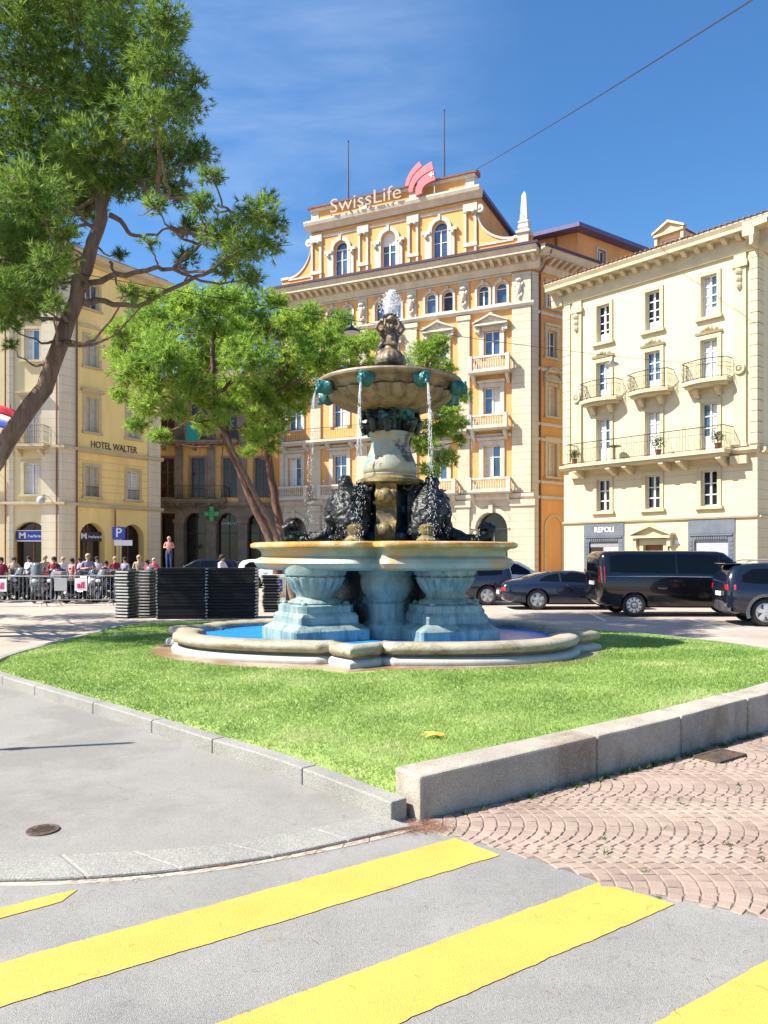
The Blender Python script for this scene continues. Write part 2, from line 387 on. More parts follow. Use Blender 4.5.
def balustrade(mb, F, u0, u1, d, z0, z1, step=.16, thick=.12, ends=True):
    mb.box(u0, u1, d-thick, d, z1-.13, z1, F); mb.box(u0, u1, d-thick+.01, d-.01, z0, z0+.1, F)
    n = max(2, int((u1-u0)/step))
    for i in range(1, n):
        u = u0 + (u1-u0)*i/n
        o = F(u, d-thick/2, 0); mb.lathe([(.035, z0+.1), (.055, z0+.1+(z1-z0)*.25), (.03, z0+(z1-z0)*.55), (.045, z1-.13)], 6, o, cap=False)
def stone_balcony(F, root, u0, u1, z0, z1, dep=.85, m='white_trim', name='balcony', posts=(), slab=.22):
    mb = MB(); mb.band(F, u0, u1, [(.003, z0), (dep-.12, z0), (dep, z0+.1), (dep, z0+slab), (.003, z0+slab)])
    for u in (u0+.25, u1-.25):
        mb.prism([(.003, z0-.65), (.14, z0-.6), (dep-.2, z0-.12), (dep-.2, z0-.003), (.003, z0-.003)], -.1, .1, lambda a, dd, b, u=u: F(u+dd, a, b))
    o = mb.build(name, M[m], root)
    b = MB(); zz = z0+slab+.003
    for u in (u0, u1-.26, *posts): b.box(u, u+.26, dep-.28, dep-.02, zz, z1+.03, F)
    balustrade(b, F, u0+.262, u1-.262, dep-.07, zz, z1)
    Fl = lambda a, dd, zq: F(u0+.03+dd, a, zq)
    for uu in (u0+.13, u1-.13):
        G = lambda a, dd, zq, uu=uu: F(uu+dd, a, zq)
        balustrade(b, G, .01, dep-.282, .05, zz, z1, thick=.1)
    b.build('balustrade', M[m], o)
    return o
def iron_balcony(F, root, u0, u1, z0, z1, dep=.8, bulge=0.0, step=.11, m='beige_trim', slab=.16, name='balcony', brackets=()):
    mb = MB(); N = 10
    def front(u):
        t = (u-u0)/(u1-u0); return dep + bulge*math.sin(math.pi*t)
    pts = [(u0, .003), *[(u0+(u1-u0)*k/N, front(u0+(u1-u0)*k/N)) for k in range(N+1)], (u1, .003)]
    mb.prism(pts, z0, z0+slab, lambda a, zq, b: F(a, b, zq))
    mb.prism([(a + (.12 if a < (u0+u1)/2 else -.12), max(.003, b-.12)) for a, b in pts], z0-.12, z0-.003, lambda a, zq, b: F(a, b, zq))
    for u in brackets:
        mb.prism([(.003, z0-.55), (.12, z0-.52), (dep-.15, z0-.24), (dep-.15, z0-.124), (.003, z0-.124)], -.11, .11, lambda a, dd, b, u=u: F(u+dd, a, b))
    o = mb.build(name, M[m], root)
    r = MB(); zb = z0+slab
    path = [(u0+.03, .01)] + [(u0+.03+(u1-u0-.06)*k/N, front(u0+(u1-u0)*k/N)-.04) for k in range(N+1)] + [(u1-.03, .01)]
    for zz, rad in ((z1, .022), (zb+.06, .014), ((z1+zb)/2+.2, .01)): r.tube([F(a, b, zz) for a, b in path], rad, 5)
    tot = 0
    for (a, b), (c, e) in zip(path, path[1:]):
        l = math.hypot(c-a, e-b); n = max(1, round(l/step))
        for i in range(n):
            t = i/n; q = F(a+(c-a)*t, b+(e-b)*t, 0)
            r.tube([q+Vector((0,0,zb)), q+Vector((0,0,z1))], .009, 4, False)
            if i % 2 == 0:      # scroll between the bars
                r.tube([q + F.U*(.05*math.sin(w)) + Vector((0,0, zb+.18+ .05*w)) for w in (0,1,2,3,4,5,6)], .008, 3, False)
    r.build('railing', M['iron'], o)
    return o
def modillions(mb, F, u0, u1, step, z0, z1, d0, d1, w=.18):
    n = round((u1-u0)/step)
    for i in range(n+1):
        u = u0 + (u1-u0)*i/n
        mb.prism([(d0, z0), (d0+.1, z0), (d1, z1-.1), (d1, z1), (d0, z1)], -w/2, w/2, lambda a, dd, b, u=u: F(u+dd, a, b))
# ------------------------------------------------------------------ foliage
def foliage(clumps, ln, wd, per, flat=.72, seed=3, up=.35):
    """needle tufts: clumps [((x,y,z), r, n tufts)] -> verts, tris"""
    g = np.random.default_rng(seed); Vs = []; k = 0
    for c, r, n in clumps:
        d = g.normal(size=(n, 3)); d /= np.linalg.norm(d, axis=1)[:, None]
        rr = r*(g.random(n)**.45)*(1 + .25*g.normal(size=n)*.6)
        ctr = np.array(c) + d*rr[:, None]*np.array([1, 1, flat])
        ax = d + np.array([0, 0, up]) + g.normal(size=(n, 3))*.35; ax /= np.linalg.norm(ax, axis=1)[:, None]
        dirs = ax[:, None, :] + g.normal(size=(n, per, 3))*.62; dirs /= np.linalg.norm(dirs, axis=2)[:, :, None]
        L = ln*(.7+.6*g.random((n, per, 1)))
        base = ctr[:, None, :] + dirs*L*.05 - ax[:, None, :]*L*.45*g.random((n, per, 1))
        side = np.cross(dirs, g.normal(size=(n, per, 3))); side /= np.linalg.norm(side, axis=2)[:, :, None] + 1e-9
        w = wd*(.7+.6*g.random((n, per, 1)))
        tri = np.stack([base - side*w/2, base + side*w/2, base + dirs*L], axis=2).reshape(-1, 3)
        Vs.append(tri)
    V = np.concatenate(Vs); T = np.arange(len(V)).reshape(-1, 3)
    return V, T
def leaf_mat(name, lo, hi, trans=.35, nscale=1.1, nw=1.3):
    m = bpy.data.materials.new(name); m.use_nodes = True; nt = m.node_tree; L = nt.links; nt.nodes.clear()
    out = nd(nt, 'ShaderNodeOutputMaterial'); d = nd(nt, 'ShaderNodeBsdfPrincipled'); t = nd(nt, 'ShaderNodeBsdfTranslucent'); mx = nd(nt, 'ShaderNodeMixShader'); mx.inputs[0].default_value = trans
    g = nd(nt, 'ShaderNodeNewGeometry'); tc = nd(nt, 'ShaderNodeTexCoord'); n = nd(nt, 'ShaderNodeTexNoise'); n.inputs['Scale'].default_value = nscale; n.inputs['Detail'].default_value = 3
    L.new(tc.outputs['Object'], n.inputs['Vector'])
    a = nd(nt, 'ShaderNodeMath', operation='MULTIPLY_ADD'); a.inputs[1].default_value = .45; L.new(g.outputs['Random Per Island'], a.inputs[0])
    s = nd(nt, 'ShaderNodeMath', operation='MULTIPLY_ADD'); s.inputs[1].default_value = nw; s.inputs[2].default_value = .27-nw/2; L.new(n.outputs['Fac'], s.inputs[0]); L.new(s.outputs[0], a.inputs[2])
    r = nd(nt, 'ShaderNodeValToRGB'); r.color_ramp.elements[0].color = (*lo, 1); r.color_ramp.elements[1].color = (*hi, 1); L.new(a.outputs[0], r.inputs[0])
    L.new(r.outputs[0], d.inputs['Base Color']); L.new(r.outputs[0], t.inputs['Color']); d.inputs['Roughness'].default_value = .5; d.inputs['Specular IOR Level'].default_value = .3
    L.new(d.outputs[0], mx.inputs[1]); L.new(t.outputs[0], mx.inputs[2]); L.new(mx.outputs[0], out.inputs[0])
    return m
M['needle'] = leaf_mat('pine_needles_dark', (.035, .125, .032), (.36, .48, .075), .48)
M['needle_light'] = leaf_mat('pine_needles_light', (.085, .22, .035), (.52, .68, .115), .56)
M['leaf'] = leaf_mat('pot_leaf', (.03, .08, .02), (.1, .2, .04), .3, 4)
M['grass'] = leaf_mat('grass_blades', (.17, .29, .06), (.46, .54, .22), .4, 1.0, 2.2)
for _n in M['grass'].node_tree.nodes:
    if _n.type == 'VALTORGB':
        _e = _n.color_ramp.elements.new(.55); _e.color = (.30, .43, .11, 1); _e = _n.color_ramp.elements.new(.86); _e.color = (.42, .52, .18, 1); _n.color_ramp.elements[-1].color = (.62, .58, .36, 1)
M['bark'] = mask_overlay(mat('pine_bark', (.20, .125, .09), .9, .45, 7, .9, 9, streak=True), (.36, .29, .24), 3, .55, .7, .7, stretch=(1,1,.3))
M['bark_red'] = mask_overlay(mat('reddish_bark', (.15, .075, .05), .9, .45, 7, .8, 9, streak=True), (.30, .24, .20), 2.5, .55, .7, .8, stretch=(1,1,.3))

def spline(pts, n):
    pts = [Vector(p) for p in pts]; P = [pts[0]*2-pts[1]] + pts + [pts[-1]*2-pts[-2]]; out = []
    m = len(pts)-1
    for i in range(n+1):
        t = i/n*m; k = min(int(t), m-1); t -= k; a, b, c, d = P[k:k+4]
        out.append(.5*((2*b) + (c-a)*t + (2*a-5*b+4*c-d)*t*t + (3*b-a-3*c+d)*t**3))
    return out
def tree(name, label, trunkpx, Y, r0, clumps, leaf, bark, mpp, ln, wd, per, dens, grp, dspread, seed, extra_trunks=(), limbs=(), twig=True):
    """clumps are given where they hang in the picture; each gets a distance of its own round the trunk"""
    g = random.Random(seed)
    tp = [dp(x, y, Y + dy) for x, y, dy in trunkpx]
    base = Vector((tp[0].x, tp[0].y, 0))
    root = empty(name, base, label, 'tree', grp)
    mb = MB()
    def limb(path, ra, rb, n=18, k=10, wob=.03):
        sp = spline(path, n); m = len(sp)
        for i in range(1, m-1): sp[i] += Vector((g.gauss(0, wob), g.gauss(0, wob), g.gauss(0, wob)))
        mb.tube(sp, [ra + (rb-ra)*(i/(m-1))**.8 for i in range(m)], k)
        return sp
    path = [base + Vector((0,0,-.1))] + tp[1:] if tp[0].z < .6 else [base] + tp
    T = limb(path, r0, r0*.35, 30, 12, .02)
    allp = list(T)
    for ex, ra in extra_trunks:
        q = [dp(x, y, Y + dy) for x, y, dy in ex]; q[0].z = min(q[0].z, -.05) if q[0].z < 1.2 else q[0].z
        allp += limb(q, ra, ra*.4, 24, 10, .02)
    for lm, ra in limbs:
        q = [dp(x, y, Y + dy) for x, y, dy in lm]; allp += limb(q, ra, ra*.3, 18, 8, .03)
    cl = []
    for x, y, rp in clumps:
        d = g.uniform(-dspread, dspread); yy = Y + d; c = dp(x, y, yy); r = rp*mpp*yy/Y
        if c.z - r < 1.8: continue
        cl.append((tuple(c - base), r, max(12, int(dens*r*r))))
        # a limb from the nearest lower bit of wood to the clump
        cand = [p for p in allp if p.z < c.z + .3] or allp
        s = min(cand, key=lambda p: (p-c).length + max(0, p.z-c.z)*2)
        mid = s.lerp(c, .5) + Vector((0, 0, -.12*(c-s).length)); limb([s, mid, c + Vector((0,0,-.1*r))], max(.016, min(r0*.2, .018+.012*(c-s).length)), .012, 8, 6, .02)
        if twig:
            for k in range(5):
                e = c + Vector((g.gauss(0, r*.5), g.gauss(0, r*.5), g.gauss(0, r*.35))); limb([c + Vector((0,0,-.15*r)), c.lerp(e, .6) + Vector((0,0,-.05)), e], .018, .006, 4, 4, .01)
    mb.v = [tuple(Vector(v)-base) for v in mb.v]
    mb.build('trunk', bark, root, smooth=60)
    V, Tt = foliage(cl, ln, wd, per, seed=seed); mesh_np('crown', V, Tt, leaf, root)
    return root
def trees():
    # big leaning stone pine, upper left
    c = [(20,20,58),(80,12,58),(130,40,46),(158,66,34),(60,80,58),(112,100,50),(20,110,58),(152,112,40),(182,108,24),(190,84,18),(90,150,44),(40,160,52),(140,152,40),(175,150,28),(198,152,20),(212,176,14),
         (172,190,22),(200,205,18),(228,226,18),(256,212,24),(274,222,16),(240,248,24),(262,243,22),(216,236,18),(190,228,16),(226,270,14),(186,258,14),(155,205,14),(250,278,16),(270,196,8),(232,262,16),
         (10,200,48),(14,258,46),(50,212,30),(32,296,28),(8,322,16),(62,250,16),(50,262,26),(10,345,8),(80,200,26),(4,290,30),(66,236,16),(30,190,42),(70,185,30),(22,225,36),(86,208,18),(8,300,34),(40,272,30),(52,302,14),(92,180,26),(30,245,30),(75,165,34),(120,185,22),(140,175,26),(150,242,9),(120,255,9),(130,292,13),(150,296,10),
         (50,-45,70),(0,-35,60),(118,-28,48),(-60,40,66),(-70,140,66),(-75,240,56),(-130,90,70),(-110,190,50),(165,20,26),(170,35,18),(60,-110,60),(-40,-90,70)]
    tree('stone_pine', 'large leaning dark green pine reaching over the upper left of the view', [(-130,642,0),(-70,560,0),(0,452,0),(45,382,0),(75,300,0),(92,245,0),(106,200,0),(112,150,.2),(110,95,.3)], 16.5, .25, c, M['needle'], M['bark'], 16.5/770, .15, .019, 14, 560, None, 2.6, 21,
         limbs=[([(84,290,0),(120,275,-.2),(165,268,-.5),(192,252,-.7),(214,228,-.9)], .075), ([(82,300,0),(100,302,.3),(140,304,.4),(182,284,.2),(215,268,0),(240,252,-.2)], .08), ([(110,215,0),(140,238,.3),(170,228,.5)], .06), ([(100,235,0),(60,200,-.8),(20,180,-1.4)], .05), ([(112,150,.2),(150,110,.5),(180,90,1)], .09), ([(112,160,.2),(150,190,-.4),(190,200,-.9),(235,215,-1.2)], .06), ([(110,262,0),(118,285,.3),(135,295,.6)], .035)])
    a = [(130,338,26),(160,318,32),(200,308,32),(240,308,32),(265,330,26),(130,372,22),(165,358,32),(210,348,36),(250,358,32),(150,404,20),(190,388,28),(235,393,26),(160,436,12),(138,424,13),(206,424,13),(270,383,20),(275,302,15),
         (118,355,14),(122,395,12),(180,300,20),(225,296,16),(286,320,16),(255,412,12),(150,384,16),(178,412,14),(118,330,12),(200,370,24),(232,336,26),(160,340,22)]
    tree('umbrella_pine', 'light green pine with a thick reddish leaning trunk in front of the arcade', [(282,600,0),(272,545,0),(248,492,0),(228,440,0),(216,400,0),(212,360,0),(214,330,0)], 29, .21, a, M['needle_light'], M['bark_red'], 29/770, .22, .032, 14, 320, 'light green pines behind the fountain', 3, 5,
         limbs=[([(226,430,0),(190,400,-.4),(150,380,-.6)], .08), ([(216,395,0),(250,365,.3),(268,340,.4)], .09), ([(222,420,0),(222,455,0),(214,470,0)], .03)])
    b = [(300,330,26),(330,340,26),(355,345,20),(320,365,24),(290,365,24),(350,370,18),(300,390,18),(285,402,14),(374,340,13),(262,420,16),(275,432,11),(340,322,16),(310,312,14),(258,440,9),(300,350,20),(268,405,14),(375,362,10),(252,432,14),(272,446,10),(286,386,16),(248,452,9),(300,408,10),(262,395,16),(282,418,12)]
    tree('umbrella_pine', 'light green pine with a slim straight trunk left of the fountain vase', [(286,600,.4),(282,540,.4),(272,480,.4),(266,430,.4),(268,395,.4),(288,360,.4),(305,340,.4)], 30, .2, b, M['needle_light'], M['bark_red'], 30/770, .22, .032, 14, 320, 'light green pines behind the fountain', 2.4, 6,
         limbs=[([(268,395,.4),(300,380,0),(335,360,-.4)], .07)])
    p = [(150,290,12),(228,405,14),(240,425,10)]
    tree('umbrella_pine', 'thin pale leaning pine trunk crossing between the two reddish trunks', [(296,600,-.6),(277,538,-.6),(250,485,-.6),(228,440,-.6),(218,425,-.6)], 28, .14, [(222,418,13),(212,404,12),(236,408,12)], M['needle_light'], M['bark'], 28/770, .22, .032, 14, 320, 'light green pines behind the fountain', .8, 7)
    d = [(425,355,20),(440,372,18),(452,392,16),(440,428,18),(455,424,14),(446,458,14),(415,398,15),(464,396,9),(430,470,12),(410,430,16),(425,445,14),(405,370,16),(450,410,14),(434,404,14),(460,440,8),(438,345,14)]
    tree('umbrella_pine', 'pine whose branches hang behind the right side of the fountain bowl', [(396,600,0),(398,540,0),(402,480,0),(410,430,0),(420,390,0),(428,362,0)], 30.4, .2, d, M['needle_light'], M['bark_red'], 30.4/770, .22, .032, 14, 320, 'light green pines behind the fountain', 1.2, 8)
    # the pine just outside the left edge whose shade dapples the square and the far lawn
    e = [(px, py, rp) for px, py, rp in [(-230,300,60),(-170,300,50),(-280,320,50),(-220,240,50),(-300,260,40),(-150,340,36),(-260,380,44),(-190,370,44),(-330,330,36),(-120,300,26),(-350,280,40),(-310,390,40),(-230,330,50),(-140,380,42),(-122,345,38),(-160,260,46),(-200,200,50),(-260,250,50),(-115,300,30),(-135,310,36),(-170,340,44),(-150,410,34),(-210,420,40)]]
    tree('umbrella_pine', 'pine outside the left edge that throws dappled shade over the square', [(-190,640,0),(-185,540,0),(-182,450,0),(-180,380,0),(-178,330,0)], 16.8, .24, [(x_+55, y_, r_) for x_, y_, r_ in e], M['needle'], M['bark_red'], 16.8/770, .17, .024, 14, 330, None, 4.6, 31)
# ------------------------------------------------------------------ ground
K = [(.05,5.03),(-.86,6.12),(-1.5,6.75),(-2.65,7.92),(-3.97,9.2),(-5.17,10.37),(-5.85,11.2),(-6.2,12.4),(-6.25,14),(-6.2,16.5),(-6.0,18.4),(-4.5,19.0),(-2,19.1),(1,18.9),(3.2,18.0),(4.8,16.7),(5.7,15.7),(6.5,14.2),(6.9,12.8),(6.8,11.6)]
WL = [(.237,5.07),(1.62,6.04),(2.5,6.67),(3.43,7.4),(3.84,7.7),(4.6,8.4),(5.3,9.2),(5.9,10.2),(6.5,11.4)]
def inside(p, poly):
    x, y = p; c = False; n = len(poly)
    for i in range(n):
        x1, y1 = poly[i]; x2, y2 = poly[(i+1) % n]
        if (y1 > y) != (y2 > y) and x < (x2-x1)*(y-y1)/(y2-y1) + x1: c = not c
    return c
def dist(p, line):
    b = 1e9; P = Vector(p)
    for a, c in zip(line, line[1:]):
        A = Vector(a); d = Vector(c)-A; t = max(0, min(1, (P-A).dot(d)/d.dot(d))); b = min(b, (P-A-d*t).length)
    return b
LAWN = K + WL[::-1]
def dist_np(x, y, line):
    d = np.full(x.shape, 1e9)
    for (ax, ay), (cx, cy) in zip(line, line[1:]):
        ux, uy = cx-ax, cy-ay; t = np.clip(((x-ax)*ux + (y-ay)*uy)/(ux*ux+uy*uy), 0, 1); d = np.minimum(d, np.hypot(x-ax-ux*t, y-ay-uy*t))
    return d
def inside_np(x, y, poly):
    c = np.zeros(x.shape, bool); n = len(poly)
    for i in range(n):
        (x1, y1), (x2, y2) = poly[i], poly[(i+1) % n]
        if y1 == y2: continue
        c ^= ((y1 > y) != (y2 > y)) & (x < (x2-x1)*(y-y1)/(y2-y1) + x1)
    return c
def lawn_np(x, y):
    a, w = dist_np(x, y, K), dist_np(x, y, WL); wt = .265 + .02*np.maximum(0, x)
    k, q, i = 1/(a+.06)**1.3, 1/(w+.06)**1.3, .42
    z = (k*.125 + q*np.minimum(.36, wt) + i*.225)/(k+q+i)
    e = np.sqrt((x-FX+.24)**2/3.67**2 + (y-FY)**2/2.62**2); t = np.clip((e-1.04)/.56, 0, 1); t = t*t*(3-2*t)
    z = .204 + (z-.204)*t
    return np.where(a < .6, np.minimum(z, .085 + .5*np.maximum(0, a-.13)), z)
def lawn_z(x, y): return float(lawn_np(np.array([float(x)]), np.array([float(y)]))[0])
def offset_line(line, d):
    out = []
    for i, p in enumerate(line):
        a = Vector(line[max(i-1, 0)]); b = Vector(line[min(i+1, len(line)-1)]); t = (b-a).normalized(); out.append(Vector(p) + Vector((-t.y, t.x))*d)
    return out
def resample(line, step):
    P = spline([Vector((*p, 0)) for p in line], max(8, int(sum((Vector(a)-Vector(b)).length for a, b in zip(line, line[1:]))/.05)))
    out = [P[0]]; acc = 0
    for a, b in zip(P, P[1:]):
        acc += (b-a).length
        if acc >= step: out.append(b); acc = 0
    out.append(P[-1])
    return [(p.x, p.y) for p in out]
def sheet(name, pts, z, m, label=None):
    mb = MB(); mb.v = [(p[0], p[1], z) for p in pts]; mb.f = [tuple(range(len(pts)))]; mb.mi = [0]
    o = mb.build(name, m); 
    if o.data.polygons[0].normal.z < 0: o.data.flip_normals()
    return tag(o, label, kind='structure')
def ground():
    b = MB(); b.v = [(-400,-60,-.004),(400,-60,-.004),(400,700,-.004),(-400,700,-.004)]; b.f = [(0,1,2,3)]; b.mi = [0]
    tag(b.build('ground', M['plaza']), kind='structure')
    # road in front, its edge following the kerb and the setts
    strip_out = [gp(x, y, .008) for x, y in ((-260,886),(-120,888),(0,885.5),(88,883),(219,870),(338,848.5),(400,834),(420,829))]
    sett_edge = [gp(x, y, .004) for x, y in ((448,834),(531,858),(607,885),(683,900),(768,919))]
    edge = [(-60, strip_out[0].y - .3)] + [(p.x, p.y) for p in strip_out] + [(p.x, p.y) for p in sett_edge] + [(2.6, 3.25), (5, 2.0), (30, -8)]
    sheet('road', edge + [(30,-30), (-60,-30)], .004, M['asphalt'])
    # crossing stripes
    def q(z, *pp): return [gp(x, y, z) for x, y in pp]
    S = Vector((.82, .573)).normalized()
    def stripe(a, b, Lg):
        a, b = gp(*a, .008), gp(*b, .008); d = Vector((S.x, S.y, 0)); return [a, b, b - d*Lg, a - d*Lg]
    zb = []
    zb.append(stripe((455,838), (500,855), 9)); zb.append(stripe((600,882), (675,904), 9)); 
    p = stripe((455,838), (500,855), 9); off = (Vector(stripe((600,882), (675,904), 9)[0]) - p[0])
    zb.append([v + (zb[1][0]-zb[0][0]) for v in zb[1]])
    zb.append([v + (zb[1][0]-zb[0][0])*2 for v in zb[1]])
    z0 = gp(78, 889, .008); d = Vector((S.x, S.y, 0)); n = Vector((.573, -.82, 0)).normalized()*.37
    zb.append([z0, z0 + n*.28 - d*.1, z0 + n - d*4, z0 - d*4])
    mb = MB()
    for k, s in enumerate(zb):
        P = []
        for a, b_ in zip(s, s[1:] + s[:1]):
            n_ = max(2, int((b_-a).length/.03))
            for q_ in range(n_):
                p = a.lerp(b_, q_/n_); w = noise.noise(p*9)*.007 + noise.noise(p*37)*.005; e_ = (b_-a).normalized(); P.append((p.x - e_.y*w, p.y + e_.x*w, .008))
        mb.add(P, [tuple(range(len(P)))])
    o = mb.build('crosswalk_markings', M['yellow_paint']); tag(o, kind='structure')
    # pavement on the left with its granite edge and the pale gutter strip
    inn = [(378,813),(338,822),(300,830),(250,839),(200,846),(146,850),(70,854),(0,855),(-120,856),(-260,854)]
    out = [(412,826),(400,828),(338,842),(300,850),(260,857.5),(200,866),(146,872),(70,877),(0,879),(-120,881),(-260,880)]
    I = [gp(x, y, .022) for x, y in inn]; O = [gp(x, y, .022) for x, y in out]; G = strip_out[::-1]
    sheet('pavement', [(p.x, p.y+.04) for p in O] + [(-30, O[-1].y+.04), (-30, 13.5), (-7.0, 12.4)] + [tuple(k) for k in K[5::-1]], .018, M['pavement'])
    mb = MB(); i2 = resample([(p.x, p.y) for p in I], .045); o2 = resample([(p.x, p.y) for p in O], .045)
    cuts = []
    nB = 7; mI, mO = len(i2)-1, len(o2)-1
    def at(L_, t): 
        x = t*(len(L_)-1); k = min(int(x), len(L_)-2); x -= k; a, b = L_[k], L_[k+1]; return (a[0]+(b[0]-a[0])*x, a[1]+(b[1]-a[1])*x)
    for j in range(nB):
        t0, t1 = j/nB+.0008, (j+1)/nB-.0008; N = 12; P = []
        for k in range(N+1):
            t = t0+(t1-t0)*k/N; a, b_ = at(i2, t), at(o2, t); P += [(a[0],a[1],-.01), (a[0],a[1],.025), (b_[0],b_[1],.025), (b_[0],b_[1],-.01)]
        Q = []
        for k in range(N): Q += [(4*k+e, 4*k+e+1, 4*k+5+e, 4*k+4+e) for e in range(3)]
        Q += [(0,1,2,3), (4*N+3,4*N+2,4*N+1,4*N)]
        mb.add(P, Q)
    tag(mb.build('kerb', M['granite'], bevel=.012), kind='structure')
    mb = MB(); o3 = resample([(p.x, p.y) for p in G], .045); o4 = [(x, y) for x, y in o2]
    g_in = [(p[0]+0, p[1]-.012) for p in o2]
    nB = 20
    for j in range(nB):
        t0, t1 = j/nB+.0006, (j+1)/nB-.0006; P = []
        for k in range(5):
            t = t0+(t1-t0)*k/4; a, c = at(g_in, t), at(o3, t); P += [(a[0],a[1],-.02), (a[0],a[1],.011), (c[0],c[1],.009), (c[0],c[1],-.02)]
        Q = []
        for k in range(4): Q += [(4*k+e, 4*k+e+1, 4*k+5+e, 4*k+4+e) for e in range(3)]
        Q += [(0,1,2,3), (19,18,17,16)]; mb.add(P, Q)
    tag(mb.build('gutter_strip', M['pale_strip'], bevel=.006), kind='structure')
    # kerb of the lawn, stone by stone
    mb = MB(); kk = resample(K, .25); inn = offset_line(kk, -.14)
    i = 0; lens = [4, 5, 4, 5, 6, 4]; n = 0
    while i < len(kk)-1:
        j = min(i + lens[n % 6], len(kk)-1); n += 1; P = []; m = j-i
        for k in range(i, j+1):
            a, c = Vector(kk[k]), inn[k]
            if k == i: t = (Vector(kk[k+1])-a).normalized()*.005; a = a + t; c = c + t
            if k == j: t = (a-Vector(kk[k-1])).normalized()*.005; a = a - t; c = c - t
            P += [(a.x, a.y, -.02), (a.x, a.y, .140), (c.x, c.y, .143), (c.x, c.y, -.02)]
        Q = []
        for k in range(m): Q += [(4*k+e, 4*k+4+e, 4*k+5+e, 4*k+e+1) for e in range(3)]
        Q += [(3,2,1,0), (4*m,4*m+1,4*m+2,4*m+3)]; mb.add(P, Q); i = j
    tag(mb.build('lawn_kerb', M['granite'], bevel=.012), kind='structure')
    # low granite wall of long blocks on the right
    wr = empty('low_wall', (2.5, 6.7, 0), 'low wall of long weathered granite blocks along the right edge of the lawn', 'wall')
    ww = resample(WL, .1); inn = offset_line(ww, .285)
    def hz(i): return min(.42, .295 + .022*max(0, ww[i][0]-.2))
    cuts = [0]; acc = 0; targ = [1.68, 1.08, 1.16, 1.2, 1.2, 1.3, 1.3]
    for i in range(1, len(ww)):
        acc += (Vector(ww[i])-Vector(ww[i-1])).length
        if acc >= targ[min(len(cuts)-1, 6)]: cuts.append(i); acc = 0
    if cuts[-1] != len(ww)-1: cuts[-1] = len(ww)-1
    for c0, c1 in zip(cuts, cuts[1:]):
        mb = MB(); P = []; m = c1-c0
        for k in range(c0, c1+1):
            a, c = Vector(ww[k]), inn[k]
            if k == c0 and c0: t = (Vector(ww[k+1])-a).normalized()*.006; a = a + t; c = c + t
            if k == c1: t = (a-Vector(ww[k-1])).normalized()*.006; a = a - t; c = c - t
            jx = .004*math.sin(k*1.7); P += [(a.x, a.y, -.05), (a.x+jx, a.y, hz(k)), (c.x, c.y, hz(k)+.004), (c.x, c.y, -.05)]
        Q = []
        for k in range(m): Q += [(4*k+e+1, 4*k+5+e, 4*k+4+e, 4*k+e) for e in range(3)]
        Q += [(0,1,2,3), (4*m+3,4*m+2,4*m+1,4*m)]; mb.add(P, Q)
        mb.v = [(x-2.5, y-6.7, z) for x, y, z in mb.v]
        mb.build('block', M['wall_granite'], wr, bevel=.018)
    # lawn and grass
    st = .07; xs = np.arange(-6.4, 7.1, st); ys = np.arange(5.22, 19.3, st); X, Y = np.meshgrid(xs, ys, indexing='ij'); I_ = inside_np(X, Y, LAWN); Z = lawn_np(X, Y)
    mb = MB(); V = {}
    def vid(i, j):
        if (i, j) not in V: V[(i, j)] = len(mb.v); mb.v.append((xs[i], ys[j], Z[i, j] + .006*noise.noise((xs[i]*1.3, ys[j]*1.3, 0))))
        return V[(i, j)]
    for i, j in zip(*np.nonzero(I_[:-1, :-1] & I_[1:, :-1] & I_[:-1, 1:] & I_[1:, 1:])): mb.f.append((vid(i,j), vid(i+1,j), vid(i+1,j+1), vid(i,j+1))); mb.mi.append(0)
    tag(mb.build('lawn', M['lawn_soil'], smooth=80), kind='structure')
    g = np.random.default_rng(4); P = []
    N = 620000
    y = 5.0 + 14.2*g.random(N)**1.9; x = -6.4 + 13.4*g.random(N)
    ok = inside_np(x, y, LAWN) & (dist_np(x, y, K) > .13) & (dist_np(x, y, WL) > .27) & ((x-FX+.24)**2/3.72**2 + (y-FY)**2/2.72**2 > 1) & ((x-FX+.55)**2 + (y-FY+2.58)**2 > .17)
    x, y = x[ok], y[ok]; keepx, keepy, keepz = x, y, lawn_np(x, y)
    C_ = np.array([keepx, keepy, keepz]).T; n = len(C_)
    h = (.012 + .024*g.random(n))*(1 + .012*(C_[:,1]-5)**1.2); w = .0026 + .0009*np.maximum(0, C_[:,1]-5); an = g.random(n)*6.28
    lean = g.normal(size=(n, 2))*.75
    sx, sy = np.cos(an)*w, np.sin(an)*w
    tri = np.stack([C_ + np.stack([-sx, -sy, 0*sx-.004], 1), C_ + np.stack([sx, sy, 0*sx-.004], 1), C_ + np.stack([lean[:,0]*h, lean[:,1]*h, h], 1)], 1).reshape(-1, 3)
    tag(mesh_np('grass', tri, np.arange(len(tri)).reshape(-1, 3), M['grass']), 'short sunlit green grass of the lawn round the fountain', 'grass', kind='stuff')
    # porphyry setts laid in arcs
    reg = [(p.x, p.y) for p in sett_edge]; 
    poly = [(WL[0][0]+.0, WL[0][1]-.02)] + [(a+.012, b_-.012) for a, b_ in WL[1:]] + [(8.2, 13.2), (12.5, 12.5), (12.5, 1.0), (5, 2.05), (2.6, 3.3)] + reg[::-1] + [(reg[0][0]-.02, reg[0][1])]
    sheet('sett_bed', [(a, b_) for a, b_ in poly], .003, M['joint'])
    mb = MB(); rr = random.Random(2); span = .92; half = R(56); rad_ = span/2/math.sin(half); pch = .088
